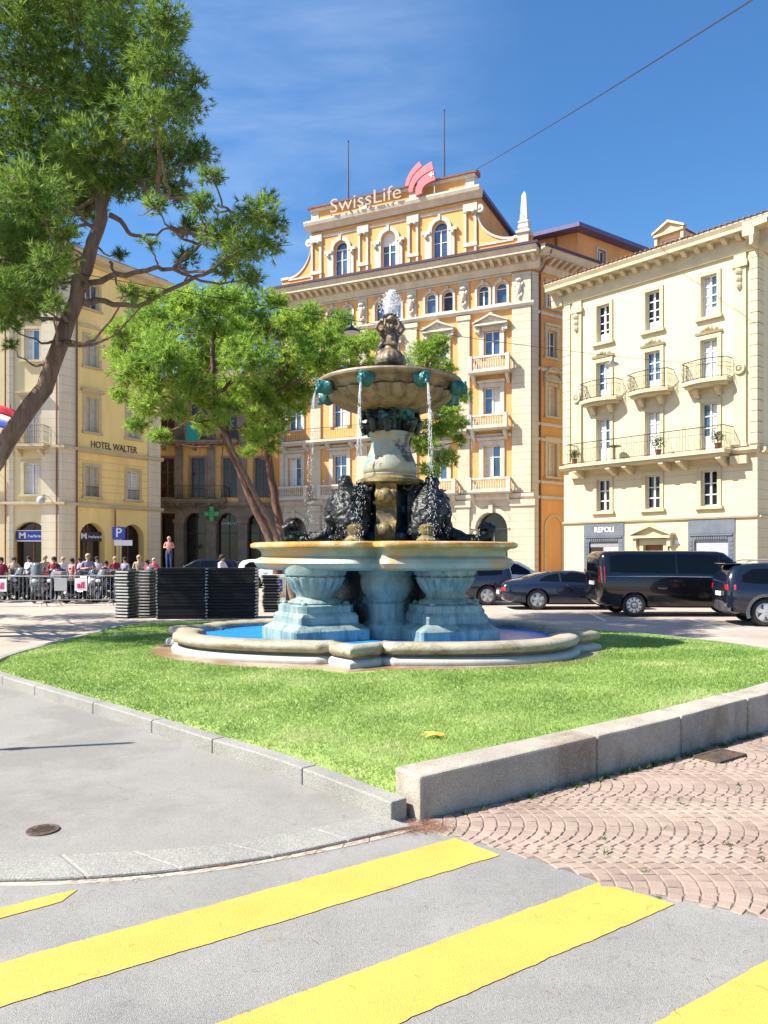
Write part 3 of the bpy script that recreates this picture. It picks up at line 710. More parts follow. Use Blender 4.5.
    for j in range(-3, 9):
        yc = 5.55 + span*(j+.5) - span
        for i in range(-4, 140):
            x0 = .2 + i*pch + (j % 2)*.05; nS = 13
            for k in range(nS):
                a0 = -half + 2*half*k/nS; a1 = -half + 2*half*(k+1)/nS; am = (a0+a1)/2
                cx, cy = x0 - rad_ + rad_*math.cos(am) + .06, yc + rad_*math.sin(am)
                if cy > 11.5 or cx > 11 or not inside((cx, cy), poly): continue
                gp_, q_ = .0045, rr.uniform(-.004, .004)
                hw = (pch*math.cos(am)-gp_)/2; hl = (rad_*(a1-a0)-gp_)/2
                if hw < .02: hw = .02
                ca, sa = math.cos(am+rr.gauss(0, .03)), math.sin(am+rr.gauss(0, .03)); zt = .010 + q_*.4
                vs = []
                for s, z in ((1, .0), (.96, zt-.004), (.84, zt)):
                    for u, v in ((-1,-1), (1,-1), (1,1), (-1,1)):
                        uu, vv = u*hw*s, v*hl*s; vs.append((cx + uu*ca - vv*sa + rr.gauss(0, .0015), cy + uu*sa + vv*ca + rr.gauss(0, .0015), z))
                mb.add(vs, [(4*l+e, 4*l+(e+1) % 4, 4*l+4+(e+1) % 4, 4*l+4+e) for l in range(2) for e in range(4)] + [(8,9,10,11)])
    o = mesh_poly('cobbled_paving', mb, M['sett']); tag(o, kind='structure')
    # parking bay lines
    mb = MB()
    for (x0, y0), (x1, y1) in (((690,619),(728,630)), ((728,629.6),(800,629)), ((590,613),(606,621)), ((606,620.5),(690,621.5)), ((500,607),(520,612)), ((470,612.5),(560,613))):
        a, c = gp(x0, y0, 0), gp(x1, y1, 0); d = (c-a).normalized(); nn = Vector((-d.y, d.x, 0))*.06
        mb.add([(*(a+nn).xy, .0), (*(a-nn).xy, .0), (*(c-nn).xy, .0), (*(c+nn).xy, .0)], [(0,1,2,3)])
    tag(mb.build('parking_markings', M['line_white']), kind='structure')
    # manhole cover, drain grate
    p = gp(43, 830, .022); mb = MB(); mb.lathe([(.001, .044), (.085, .044), (.088, .046), (.098, .046), (.102, .040)], 32, (0,0,-.04), cap=False)
    for k in range(-3, 4):
        for l in range(-3, 4):
            if k*k+l*l < 10: mb.cbox((k*.022, l*.022, .007), (.012, .012, .004))
    tag(mb.build('manhole_cover', M['rust_iron'], None, p), 'small round rusty iron cover set in the grey pavement', 'manhole cover')
    p = gp(720, 758, 0); d = Vector((.8, .6)).normalized(); rz = math.atan2(d.y, d.x); ge = empty('drain_grate', p, 'rusty iron drain grate in the setts at the foot of the granite wall', 'drain', rz=rz)
    mb = MB(); 
    for s in (-1, 1): mb.box(-.2, .2, s*.11-.015, s*.11+.015, .005, .03); mb.box(s*.2-.015, s*.2+.015, -.125, .125, .0051, .0301)
    mb.build('frame', M['rust_iron'], ge)
    mb = MB(); mb.box(-.19, .19, -.1, .1, .018, .0195); mb.build('pit_shade', M['pit_shade'], ge)  # flat black sheet standing in for the darkness below the bars
    mb = MB()
    for k in range(7): mb.box(-.16+k*.05, -.135+k*.05, -.095, .095, .02, .028)
    mb.build('bars', M['rust_iron'], ge)
    # fallen leaf and litter of needles
    p = gp(434, 737, .22); p.z = lawn_z(p.x, p.y) + .004; mb = MB(); pts = []
    for k in range(24):
        w = 2*math.pi*k/24; r = .055*(1 + .35*math.cos(5*w)) ; pts.append((r*math.cos(w)*1.3, r*math.sin(w), .012*math.sin(3*w)+.03))
    mb.add(pts + [(0,0,.055)], [(k, (k+1) % 24, 24) for k in range(24)]); mb.tube([(-.06,0,.03), (-.12,.01,.015)], .003, 5)
    tag(mb.build('fallen_leaf', M['yellow_leaf'], None, p), 'single big yellow dry leaf lying on the grass', 'leaf')
    g = random.Random(9); mb = MB()
    def needle(x, y, z, l): 
        a = g.random()*6.28; b_ = a + g.gauss(0, .5); mb.tube([(x, y, z), (x+math.cos(a)*l*.5, y+math.sin(a)*l*.5, z+.002), (x+(math.cos(a)+math.cos(b_))*l*.5, y+(math.sin(a)+math.sin(b_))*l*.5, z)], .0008, 3, False)
    for _ in range(170):
        x, y = g.uniform(-2.5, 3), g.uniform(2.6, 4.9); 
        if not inside((x, y), edge + [(30,-30), (-60,-30)]): continue
        needle(x, y, .011, g.uniform(.02, .07))
    for _ in range(260):
        t = g.random(); c = at(o2, g.random()**2*.6); needle(c[0]+g.gauss(0,.02), c[1]-.03+g.gauss(0, .03), .018, g.uniform(.03, .09))
    for _ in range(420):
        c = gp(425+g.gauss(0, 14), 828+g.gauss(0, 4), 0); needle(c.x, c.y, .016, g.uniform(.03, .09))
    for _ in range(300):
        k = g.randrange(len(ww)-30); needle(ww[k][0]+abs(g.gauss(.02,.05)), ww[k][1]-abs(g.gauss(.02,.05)), .02, g.uniform(.03, .09))
    tag(mb.build('pine_litter', M['dry_needle']), 'dry brown pine needles strewn on the road and along the stones', 'litter', kind='stuff')
    V, T = [], []
    g2 = np.random.default_rng(8); W2 = []
    for _ in range(130):
        k = int(g2.integers(4, len(ww)-20)); 
        if g2.random() < .55: k = int(20 + 12*g2.normal()) % (len(ww)-20)
        W2.append(((ww[k][0]+.03+abs(g2.normal())*.03, ww[k][1]-.03-abs(g2.normal())*.03, .012), .02, 4))
    for c in ((383, 812),): 
        q = gp(*c, .04); W2 += [((q.x+.01+.02*g2.normal(), q.y-.02+.02*g2.normal(), .05), .025, 12) for _ in range(5)]
    for _ in range(25): W2.append(((g2.uniform(.8, 4), g2.uniform(3.9, 6), .008), .012, 3))
    W2 = [w for w in W2 if not inside(w[0][:2], LAWN)]
    V, T = foliage(W2, .045, .006, 5, seed=5); tag(mesh_np('weeds', V, T, M['leaf']), 'small green weeds in the joints along the wall', 'weeds', kind='stuff')
def mesh_poly(name, mb, m):
    me = bpy.data.meshes.new(name); me.from_pydata(mb.v, [], mb.f); me.materials.append(m); o = bpy.data.objects.new(name, me); COL.objects.link(o); return o
def speckle(m, scale, lo, hi, col, amount):
    return mask_overlay(m, col, scale, lo, hi, amount, detail=2)
M['asphalt'] = cracks(speckle(speckle(mask_overlay(mask_overlay(mat('asphalt', (.29, .278, .255), .9, .18, .8, .6, 220), (.17, .17, .175), .35, .48, .62, .6), (.20, .155, .13), 5, .66, .72, .45), 130, .55, .66, (.43, .41, .39), .5), 95, .56, .66, (.12, .12, .11), .5), 5, .010, (.20, .165, .14), .5, .52, .66)
M['pavement'] = cracks(speckle(mask_overlay(mask_overlay(mat('pavement_asphalt', (.275, .262, .24), .9, .12, .5, .4, 260), (.185, .175, .16), .7, .48, .60, .6), (.15, .14, .13), 9, .635, .68, .75), 120, .54, .64, (.13, .12, .11), .7), .55, .003, (.17, .16, .15), .4, .55, .65)
M['granite'] = speckle(speckle(mask_overlay(mat('granite', (.29, .28, .25), .8, .2, 1.5, .3, 120), (.30, .28, .25), 3, .55, .7, .6), 130, .50, .62, (.10, .10, .095), .75), 90, .57, .67, (.46, .45, .41), .7)
M['wall_granite'] = speckle(speckle(mask_overlay(mask_overlay(mat('wall_granite', (.42, .38, .31), .85, .25, 1.6, .4, 90), (.20, .15, .10), 2.0, .47, .62, .8, stretch=(1,1,.45)), (.56, .50, .42), 4, .6, .72, .5), 120, .50, .63, (.14, .12, .10), .6), 90, .57, .67, (.58, .54, .47), .6)
M['pale_strip'] = mask_overlay(mat('pale_gutter_stone', (.46, .41, .32), .8, .15, 3, .2, 80), (.30, .24, .17), 4, .6, .72, .6)
M['plaza'] = speckle(mask_overlay(mat('plaza_paving', (.40, .325, .27), .9, .18, .5, .3, 30), (.47, .40, .35), .9, .5, .65, .6), 40, .55, .68, (.22, .16, .14), .5)
M['joint'] = mask_overlay(mat('sandy_joint', (.20, .155, .125), .95, .3, 5, .4, 60), (.10, .13, .03), 1.6, .56, .64, .8)
M['sett'] = speckle(mask_overlay(mat('porphyry_sett', (.31, .228, .185), .8, .22, 1.2, .3, 90, island=.14), (.40, .32, .25), .7, .5, .66, .55), 150, .58, .7, (.22, .15, .13), .4)
M['lawn_soil'] = mask_overlay(mat('lawn_turf', (.27, .36, .10), .95, .3, 3, .6, 40), (.36, .32, .16), 1.3, .56, .72, .7)
def worn_paint(name, col, under, lo, hi):
    m = mat(name, col, .75, .12, 1.2, .45, 200); mask_overlay(m, [c*.82 for c in col], 3, .5, .62, .5); mask_overlay(m, under, 38, lo-.03, hi-.04, .5, detail=8); mask_overlay(m, under, 7, .64, .69, .75, detail=10); speckle(m, 240, .56, .68, [c*.62 for c in col], .6); cracks(m, 5, .010, [c*.62 for c in col], .5, .5, .66); return m
M['yellow_paint'] = worn_paint('yellow_road_paint', (.68, .405, .07), (.28, .22, .13), .58, .70)
M['line_white'] = worn_paint('white_road_paint', (.72, .70, .66), (.36, .28, .24), .55, .7)
M['rust_iron'] = mask_overlay(mat('rusty_iron', (.11, .075, .06), .7, .4, 12, .4, 80, metal=.3), (.22, .12, .06), 20, .55, .7, .6)
M['pit_shade'] = mat('drain_pit_shade', (.01, .01, .01), .95)
M['yellow_leaf'] = mat('yellow_dry_leaf', (.72, .42, .05), .7, .3, 30)
M['dry_needle'] = mat('dry_needle', (.25, .12, .07), .8, .4, 9)
M['apron'] = mask_overlay(mask_overlay(mat('apron_stone', (.36, .29, .21), .5, .2, 1.5, .2, 40), (.19, .10, .035), .7, .46, .56, .85), (.3, .26, .1), 3, .6, .7, .5)
M['pool_floor'] = mat('blue_pool_paint', (.03, .28, .75), .5, .2, 1.5)
def water_mat(name, col, rough, bump, scale):
    m = mat(name, col, rough, .25, 2.5, 0); nt = m.node_tree; b = nt.nodes['Principled BSDF']; b.inputs['IOR'].default_value = 1.33; b.inputs['Specular IOR Level'].default_value = .2
    tc = nd(nt, 'ShaderNodeTexCoord'); n = nd(nt, 'ShaderNodeTexNoise'); n.inputs['Scale'].default_value = scale; n.inputs['Detail'].default_value = 4
    nt.links.new(tc.outputs['Object'], n.inputs['Vector']); bp = nd(nt, 'ShaderNodeBump'); bp.inputs['Strength'].default_value = bump; bp.inputs['Distance'].default_value = .03
    nt.links.new(n.outputs['Fac'], bp.inputs['Height']); nt.links.new(bp.outputs[0], b.inputs['Normal']); return m
M['water'] = water_mat('pool_water', (.015, .26, .80), .25, .5, 6)
M['water_dark'] = water_mat('tank_water', (.05, .09, .09), .05, .4, 9)
_m, _nt_, _b = _nt('water_spray'); _b.inputs['Base Color'].default_value = (.93, .95, .97, 1); _b.inputs['Roughness'].default_value = .15; _b.inputs['Transmission Weight'].default_value = 0.0; _b.inputs['IOR'].default_value = 1.33; _b.inputs['Alpha'].default_value = .55; M['spray'] = _m
# ------------------------------------------------------------------ the big orange building with the gabled attic
def big_building():
    A, B = (-7.8, 58.3), (9.55, 50.0); sd = Vector((.81, .58)).normalized(); Cc = (B[0]+16*sd.x, B[1]+16*sd.y); D = (4.0, 76.0)
    root = empty('corner_building', (1, 60, 0), 'large orange corner building with white trim, arched attic gable, obelisk and rooftop letters', 'building')
    F = Fac(A, B, root); S = Fac(B, Cc, root); W = F.L
    bays = [1.25, 5.1, 8.97, 12.84, 16.6]; pil = [3.1, 6.95, 10.8, 14.65]
    # ---- walls
    g = MB(); holes = [(u-1.1, u+1.1, .0, 4.67, True) for u in bays]
    wall(g, F, 0, W, 0, 5.45, holes, d=.12, rev=.6); g.build('ground_floor_wall', M['grey_stone'], root)
    w = MB(); h = []
    for u in bays: h += [(u-.575, u+.575, 6.95, 9.1), (u-.575, u+.575, 11.12, 12.95), (u-.55, u+.55, 14.92, 16.7), (u-1.02, u-.22, 18.38, 19.85, True), (u+.22, u+1.02, 18.38, 19.85, True)]
    wall(w, F, 0, W, 5.45, 20.7, h); 
    sh = [(1.5, 2.4, 7.0, 9.2), (1.5, 2.4, 11.0, 13.0), (1.5, 2.4, 14.9, 16.7), (1.5, 2.4, 18.2, 19.8)]
    sh += [(u+4.4, v+4.4, a, b) for u, v, a, b in sh]
    wall(w, S, 0, 16, 0, 20.7, sh)
    P = [Vector((*q, 0)) - Vector((1, 60, 0)) for q in (Cc, D, A)]
    for p, q in zip(P, P[1:]): w.add([p, q, q+Vector((0,0,20.7)), p+Vector((0,0,20.7))], [(0,1,2,3)])
    w.build('wall', M['orange'], root)
    # ---- pilasters and quoins
    for i, u in enumerate(pil):
        p = MB(); p.box(u-.42, u+.42, .003, .14, 5.9, 17.95, F); p.box(u-.5, u+.5, .003, .2, 17.6, 17.9, F)
        p.box(u-.36, u+.36, .003, .1, 18.36, 20.2, F); p.build('pilaster', M['cream_stone'], root)
    for u0, u1 in ((18.0, W+.02), (-.02, .35)):
        p = MB(); p.box(u0, u1, .003, .16, 5.9, 20.2, F)
        if u0 > 5: p.box(-.02, .55, .003, .14, 0, 20.2, S)
        p.build('corner_pilaster', M['grey_stone'], root)
    # cartouches between the small arched windows
    for u in pil + [18.5]:
        c = MB(); c.ball(F(u, .16, 19.25), (.2, .2, .38), 12, 8); c.ball(F(u, .22, 19.3), (.14, .14, .22), 10, 6); c.ball(F(u, .2, 19.72), (.24, .15, .14), 10, 6)
        for s in (-1, 1): c.ball(F(u+.2*s, .16, 19.45), (.12, .12, .16), 8, 5); c.ball(F(u+.15*s, .14, 18.8), (.1, .1, .2), 8, 5)
        c.ball(F(u, .18, 18.62), (.12, .12, .16), 8, 5)
        c.build('cartouche', M['white_trim'], root, smooth=60)
    # ---- string courses
    def SB(fc, a, b_, p):
        q_ = MB(); q_.band(fc, a, b_, p); q_.build('string_course', M['white_trim'], root)
    SB(F, -.05, W+.25, [(.003, 5.45), (.2, 5.45), (.35, 5.62), (.35, 5.84), (.003, 5.84)])
    SB(F, -.05, W+.25, [(.003, 17.98), (.22, 18.0), (.32, 18.14), (.32, 18.26), (.003, 18.3)])
    SB(F, .4, 17.95, [(.003, 9.62), (.1, 9.62), (.16, 9.72), (.16, 9.84), (.003, 9.86)])
    SB(F, .4, 17.95, [(.003, 20.22), (.08, 20.22), (.08, 20.34), (.003, 20.34)])
    for z in (5.5, 10.3, 9.3, 6.5, 13.9, 17.6): SB(S, .56, 16, [(.003, z), (.12, z), (.16, z+.12), (.16, z+.2), (.003, z+.22)])
    # ---- main cornice
    c = MB()
    prof = [(.003, 20.36), (.15, 20.36), (.22, 20.6), (.3, 20.72), (.3, 21.1), (1.0, 21.14), (1.0, 21.32), (1.12, 21.5), (1.12, 21.58), (-.2, 21.58), (-.2, 20.705), (.003, 20.705)]
    c.band(F, -.3, W+.6, prof); c.band(S, .05, 16.3, [(d, z-.004) for d, z in prof])
    modillions(c, F, .2, W+.3, .56, 20.78, 21.1, .31, .92, .22); modillions(c, S, .7, 15.5, .56, 20.78, 21.1, .31, .92, .22)
    co = c.build('cornice', M['cream_stone'], root)
    e = MB(); e.band(F, -.35, W+.72, [(.6, 21.586), (1.2, 21.586), (1.22, 21.74), (.6, 21.76)]); e.band(S, .05, 16.3, [(.6, 21.582), (1.2, 21.582), (1.22, 21.735), (.6, 21.755)])
    e.build('gutter', M['dark_eave'], co)
    # ---- roof
    r = MB(); z = 21.78
    o = [F(-.3, .62, z), F(W+.5, .62, z), S(16, .62, z), Vector((4, 76, z)) - Vector((1, 60, 0))]
    ct = Vector((3, 1, 23.2)); r.add(o + [ct], [(0,1,4), (1,2,4), (2,3,4), (3,0,4)])
    ro = r.build('roof', M['tile'], root)
    # ---- attic gable
    a0, a1, ad = 2.6, 15.5, -.15
    at = MB(); wins = [5.1, 8.96, 12.85]
    G = lambda u, d, z: F(u, d+ad, z)
    wall(at, G, a0, a1, 21.7, 25.7, [(u-.575, u+.575, 21.95, 24.75, True) for u in wins])
    bk = F.U.copy(); back = -10.0
    for q in ((a0, a0), (a1, a1)): at.add([F(q[0], ad, 21.6), F(q[0], ad+back, 21.6), F(q[0], ad+back, 26.2), F(q[0], ad, 26.2)], [(0,1,2,3)])
    at.add([F(a0, ad+back, 21.6), F(a1, ad+back, 21.6), F(a1, ad+back, 26.2), F(a0, ad+back, 26.2)], [(0,1,2,3)])
    at.add([G(a0, -.05, 25.7), G(a1, -.05, 25.7), G(a1, -.05, 26.2), G(a0, -.05, 26.2)], [(0,1,2,3)])
    ao = at.build('attic_wall', M['orange'], root)
    t = MB()
    for u0, u1 in ((2.6, 3.5), (6.55, 7.35), (10.45, 11.25), (14.62, 15.5)):
        for (x0, x1) in ((u0, u0+.16), (u1-.16, u1)): t.box(x0, x1, .003, .12, 22.0, 25.3, G)
        t.box(u0-.05, u1+.05, .003, .18, 24.95, 25.5, G); t.box(u0-.04, u1+.04, .003, .16, 22.6, 22.85, G); t.box(u0-.05, u1+.05, .003, .2, 21.75, 22.0, G)
        t.ball(G(u0+.2, .2, 24.9), .13, 8, 5); t.ball(G(u1-.2, .2, 24.9), .13, 8, 5)
    for u in wins:
        for s in (-1, 1):
            t.box(u+s*.95-.14, u+s*.95+.14, .003, .14, 21.9, 23.9, G); t.box(u+s*.98-.3, u+s*.98+.3, .003, .24, 23.9, 24.12, G); t.ball(G(u+s*.98, .2, 23.75), .15, 8, 5)
    t.band(G, a0, a1, [(.003, 25.25), (.07, 25.25), (.1, 25.42), (.003, 25.44)])
    t.band(G, a0-.1, a1+.1, [(.003, 21.72), (.12, 21.72), (.12, 21.9), (.003, 21.92)])
    t.build('attic_pilaster', M['white_trim'], ao)
    c = MB(); c.band(G, a0-.35, a1+.35, [(-.04, 25.78), (.12, 25.78), (.3, 25.98), (.55, 26.1), (.62, 26.3), (.62, 26.42), (-.3, 26.46)])
    c.build('attic_cornice', M['white_trim'], ao)
    pr = MB(); pr.box(a0+.3, a1-.3, -.35, -.003, 26.46, 27.25, F); pr.build('parapet', M['orange'], ao)
    pe = MB()
    for u in (a0+.1, a1-.75, 6.7, 10.6): pe.box(u, u+.62, -.36, .06, 26.464, 27.2, F)
    pe.band(F, a0+.05, a1-.05, [(-.4, 27.2), (.12, 27.2), (.2, 27.36), (-.4, 27.36)]); pe.build('parapet_post', M['white_trim'], ao)
    cp = MB(); cp.band(F, a0-.12, a1+.1, [(-.6, 27.365), (.34, 27.365), (.36, 27.46), (-.1, 27.66), (-.6, 27.66)]); cp.build('coping', M['tile'], ao)
    rf = MB(); rf.box(a0-.2, a1+.35, back-.3, -.46, 26.2, 26.45, F); rf.build('attic_roof', M['blue_eave'], ao)
    for u in wins: window(G, ao, u, 1.15, 21.97, 24.75, arch=True, mull=1, bars=(.62,) if u != wins[0] else (.66,), sur=('white_trim', .28, .16), d=-.22, blind=.34 if u == wins[1] else 0)
    # volutes and the obelisk
    def vol(s, ub, ue, zt, zb):
        pts = []
        for k in range(13):
            w = math.pi/2*k/12; pts.append((ub + (ue-ub)*(1-math.cos(w)), zt - (zt-zb)*math.sin(w)))
        return pts
    for ub, ue in ((15.52, 18.05), (2.58, .6)):
        p = vol(0, ub, ue, 24.9, 22.6); s = 1 if ue > ub else -1
        v = MB(); v.prism([(ub, 21.7)] + p + [(ue, 21.7)], -.3, 0, lambda a, d, b: F(a, d+ad, b))
        if s > 0: v.box(18.05, W, -.45, -.15, 21.7, 22.6, F)
        else: v.box(0, .6, -.45, -.15, 21.7, 22.6, F)
        v.build('volute_wall', M['orange'], ao)
    for ub, ue in ((15.52, 18.05), (2.58, .6)):
        p = vol(0, ub, ue, 24.9, 22.6); v = MB()
        for (a, b), (c_, d_) in zip(p, p[1:]):
            v.prism([(a, b), (c_, d_), (c_, d_+.16), (a, b+.16)], -.34, .08, lambda a, d, b: F(a, d+ad, b))
        s = 1 if ue > ub else -1
        v.ring(G, ub+s*.18, 25.05, .1, .28, -.3, .12, 0, 2*math.pi, 14); v.ball(G(ub+s*.18, .05, 25.05), .14, 8, 6)
        v.box(min(ub, ue), max(ub, ue), .003, .09, 21.75, 22.0, G); v.box(min(ub, ue), max(ub, ue), .003, .07, 22.5, 22.62, G)
        if s > 0: v.box(18.05, W+.05, -.5, -.05, 22.604, 22.8, F)
        else: v.box(-.05, .6, -.5, -.05, 22.604, 22.8, F)
        v.build('volute', M['white_trim'], ao)
    ob = MB(); N = F.world(18.72, -.25, 0); N = Vector((N.x-1, N.y-60, 0))
    ang = math.atan2(F.U.y, F.U.x)+math.pi/4
    def sq(r, z): return [N + Vector((r*1.414*math.cos(ang+k*math.pi/2), r*1.414*math.sin(ang+k*math.pi/2), z)) for k in range(4)]
    lv = [(.42,21.7),(.42,22.0),(.36,22.05),(.36,22.75),(.46,22.82),(.46,22.98),(.3,23.0),(.36,23.2),(.3,23.45),(.34,23.5),(.34,23.6),(.25,23.66),(.15,25.35),(.02,25.62)]
    vs = [p for r_, z_ in lv for p in sq(r_, z_)]
    ob.add(vs, [(4*i+k, 4*i+(k+1) % 4, 4*i+4+(k+1) % 4, 4*i+4+k) for i in range(len(lv)-1) for k in range(4)] + [(0,1,2,3), tuple(range(len(vs)-4, len(vs)))])
    ob.build('obelisk', M['white_trim'], root)
    # masts, letters and emblem on the gable
    for u, top in ((5.35, 32.3), (12.9, 32.7)):
        m = MB(); p = F(u, -.8, 0); m.tube([p+Vector((0,0,26.4)), p+Vector((0,0,29)), p+Vector((0,0,top))], [.07, .06, .035], 8); m.ball(p+Vector((0,0,top)), .07, 8, 5); m.build('mast', M['dark_eave'], root)
    tx = text('roof_letters', 'SwissLife', 1.42, F(7.45, .62, 26.98), F.U, M['sign_letter'], root, extrude=.03, sx=1.12, bold=-.004)
    rl = MB()
    for u in (4.6, 6.2, 7.8, 9.6): rl.box(u-.02, u+.02, .1, .5, 26.47, 26.56, F); rl.box(u-.03, u+.03, .44, .5, 26.43, 26.58, F)
    rl.build('letter_rail', M['grey_metal'], tx)
    # pink three bladed emblem
    def blade(c0, c1, c2, w0, w1, n=12):
        L_, R_ = [], []
        for k in range(n+1):
            t = k/n; p = Vector(c0)*(1-t)**2 + Vector(c1)*2*t*(1-t) + Vector(c2)*t*t; q = (Vector(c1)-Vector(c0))*(1-t) + (Vector(c2)-Vector(c1))*t
            nrm = Vector((-q.y, q.x)).normalized(); w = w0 + (w1-w0)*t
            L_.append(tuple(p + nrm*w)); R_.append(tuple(p - nrm*w))
        return L_ + R_[::-1]
    lg = MB(); ou, oz = 10.75, 26.4
    for i, (c0, c1, c2, w0, w1) in enumerate((((-.05, .9), (.0, 1.6), (.95, 2.2), .12, .2), ((.22, .42), (.25, 1.5), (1.85, 1.88), .15, .29), ((.85, .1), (.72, 1.0), (2.0, 1.18), .22, .34))):
        pts = [(ou+a, oz+b) for a, b in blade(c0, c1, c2, w0, w1)]
        n = len(pts)//2
        for k in range(n-1):
            q = [pts[k], pts[k+1], pts[-k-2], pts[-k-1]]
            lg.prism(q, .5+.02*i, .62+.02*i, lambda a, d, b: F(a, d, b))
    lo = lg.build('emblem', M['pink'], root)
    x = MB(); cx, cz = ou+1.78, oz+1.25; x.box(cx-.05, cx+.05, .665, .69, cz-.19, cz+.19, F); x.box(cx-.19, cx-.052, .665, .69, cz-.05, cz+.05, F); x.box(cx+.052, cx+.19, .665, .69, cz-.05, cz+.05, F); x.build('white_cross', M['white'], lo)
    po = MB(); po.box(ou+.9, ou+.98, .4, .49, 26.43, 27.3, F); po.box(ou+1.9, ou+1.96, .4, .49, 26.43, 27.9, F); po.build('emblem_stand', M['grey_metal'], lo)
    # ---- windows
    for i, u in enumerate(bays):
        a = window(F, root, u, 1.15, 6.97, 9.1, sur=('white_trim', .3, .1), curtain=(2,0,3,0,2)[i], sill=False)
        pb = MB(); pb.band(F, u-1.0, u+1.0, [(.003, 9.42), (.12, 9.42), (.3, 9.52), (.3, 9.6), (.003, 9.61)]); pb.build('lintel', M['white_trim'], a)
        a = window(F, root, u, 1.15, 11.14, 12.95, sur=('white_trim', .28, .1), curtain=(0,3,0,2,3)[i], sill=False)
        pb = MB(); pb.band(F, u-.95, u+.95, [(.003, 13.25), (.12, 13.25), (.26, 13.34), (.26, 13.42), (.003, 13.43)]); pb.build('lintel', M['white_trim'], a)
        a = window(F, root, u, 1.1, 14.94, 16.7, sur=('white_trim', .3, .12), sill=(i not in (0, 2, 4)))
        pediment(F, a, u, 2.3, 17.02, .5, 'white_trim', .45)
        pb = MB(); pb.ball(F(u, .25, 17.6), (.22, .14, .28), 10, 6); pb.build('ornament', M['white_trim'], a, smooth=60)
        for s in (-1, 1): pb = MB(); pb.ball(F(u+s*.85, .2, 16.75), (.14, .12, .3), 8, 5); pb.build('console', M['white_trim'], a, smooth=60)
        for s in (-1, 1): window(F, root, u+s*.62, .8, 18.4, 19.85, arch=True, mull=0 if (i+s) % 3 else 1, bars=(), sur=('white_trim', .16, .1), gm='dark_glass' if (i == 3 and s == 1) else 'glass', blind=.3 if (i, s) == (2, 1) else 0)
        # ground floor arches: dark glazed openings with a stone archivolt
        wo = window(F, root, u, 2.2, .02, 4.67, arch=True, d=-.5, mull=1, bars=(.33,), fm='slate_front', gm='dark_glass', sur=None)
        rg = MB(); rg.ring(F, u, 3.57, 1.1, 1.42, .125, .22, n=14); rg.box(u-.14, u+.14, .13, .36, 4.6, 5.2, F); rg.build('archivolt', M['grey_stone'], wo)
    for u in (3.1, 6.95, 10.8, 14.65):
        p = MB(); p.box(u-.46, u+.46, .123, .3, 0, 5.2, F); p.box(u-.56, u+.56, .123, .38, 5.0, 5.44, F); p.box(u-.55, u+.55, .123, .36, 0, .5, F); p.build('pier', M['grey_stone'], root)
    for u0, u1 in ((17.95, W+.3), (-.1, .2)):
        p = MB(); p.box(u0, u1, .123, .3, 0, 5.2, F); p.box(u0-.05, u1+.05, .123, .38, 5.0, 5.44, F); p.build('pier', M['grey_stone'], root)
    # ---- balconies
    for u in bays: stone_balcony(F, root, u-1.45, u+1.45, 5.85, 6.9, .85)
    for u0, u1 in ((.2, 11.6), (11.65, 15.1)): iron_balcony(F, root, u0, u1, 10.05, 11.06, .8, m='white_trim', step=.2, brackets=[u0+.3+k*1.9 for k in range(int((u1-u0)/1.9)+1)])
    stone_balcony(F, root, 15.15, 17.85, 10.05, 11.06, .85)
    for i in (0, 2, 4): stone_balcony(F, root, bays[i]-1.4, bays[i]+1.4, 13.75, 14.92, .85)
    # ---- side windows
    for k, (a, b, lo, hi) in enumerate(sh):
        uc = (a+b)/2
        shut = lo in (7.0, 11.0)
        wo = window(S, root, uc, b-a, lo, hi, sur=('beige_trim', .24, .09), fm='white_frame', gm='glass' if not shut else 'shutter', mull=1, bars=() if shut else (.5,))
        if lo == 11.0: pediment(S, wo, uc, 1.6, hi+.26, .35, 'beige_trim', .25, seg=True)
        if lo == 7.0 or lo == 14.9:
            q = MB(); q.band(S, uc-.75, uc+.75, [(.003, hi+.26), (.16, hi+.26), (.24, hi+.4), (.003, hi+.42)]); q.build('lintel', M['beige_trim'], wo)
    bd = MB(); bd.ring(S, 2.1, 3.6, .78, .9, .003, .08); bd.box(1.2, 1.32, .003, .078, 0, 3.6, S); bd.box(2.88, 3.0, .003, .078, 0, 3.6, S); bd.build('blind_arch', M['beige_trim'], root)
    pp = MB(); pp.tube([S(.75, .1, 0), S(.75, .1, 20.2), S(.75, .75, 20.9), S(.75, 1.1, 21.5)], .07, 8); pp.build('downpipe', M['wood_brown'], root)
    # ---- orange penthouse set back on the roof
    P0 = (14.1, 56.0); P1 = (P0[0]+9.5*.81, P0[1]+9.5*.58); P2 = (P0[0]-5.5*.85, P0[1]+5.5*.5)
    X = Fac(P0, P1, root); Y = Fac(P2, P0, root)
    ph = MB(); wall(ph, X, 0, 9.5, 21.5, 25.3, [(2.2, 3.1, 23.0, 24.6)]); wall(ph, Y, 0, Y.L, 21.5, 25.3)
    ph.add([X(9.5, 0, 21.5), X(9.5, -6, 21.5), X(9.5, -6, 25.3), X(9.5, 0, 25.3)], [(0,1,2,3)])
    po = ph.build('penthouse_wall', M['orange'], root)
    window(X, po, 2.65, .9, 23.0, 24.6, sur=('white_trim', .14, .06), bars=())
    ev = MB(); zz = 25.3
    q = [X(-.8, .8, zz), X(10, .8, zz), X(10, -6, zz), Y(-.3, -5, zz), Y(-.3, .8, zz)]
    ev.add(q + [p+Vector((0,0,.3)) for p in q], [(4,3,2,1,0), (5,6,7,8,9), (0,1,6,5), (1,2,7,6), (2,3,8,7), (3,4,9,8), (4,0,5,9)])
    ev.add([p+Vector((0,0,.304)) for p in q] + [X(4, -3, 26.6)], [(0,1,5), (1,2,5), (2,3,5), (3,4,5), (4,0,5)])
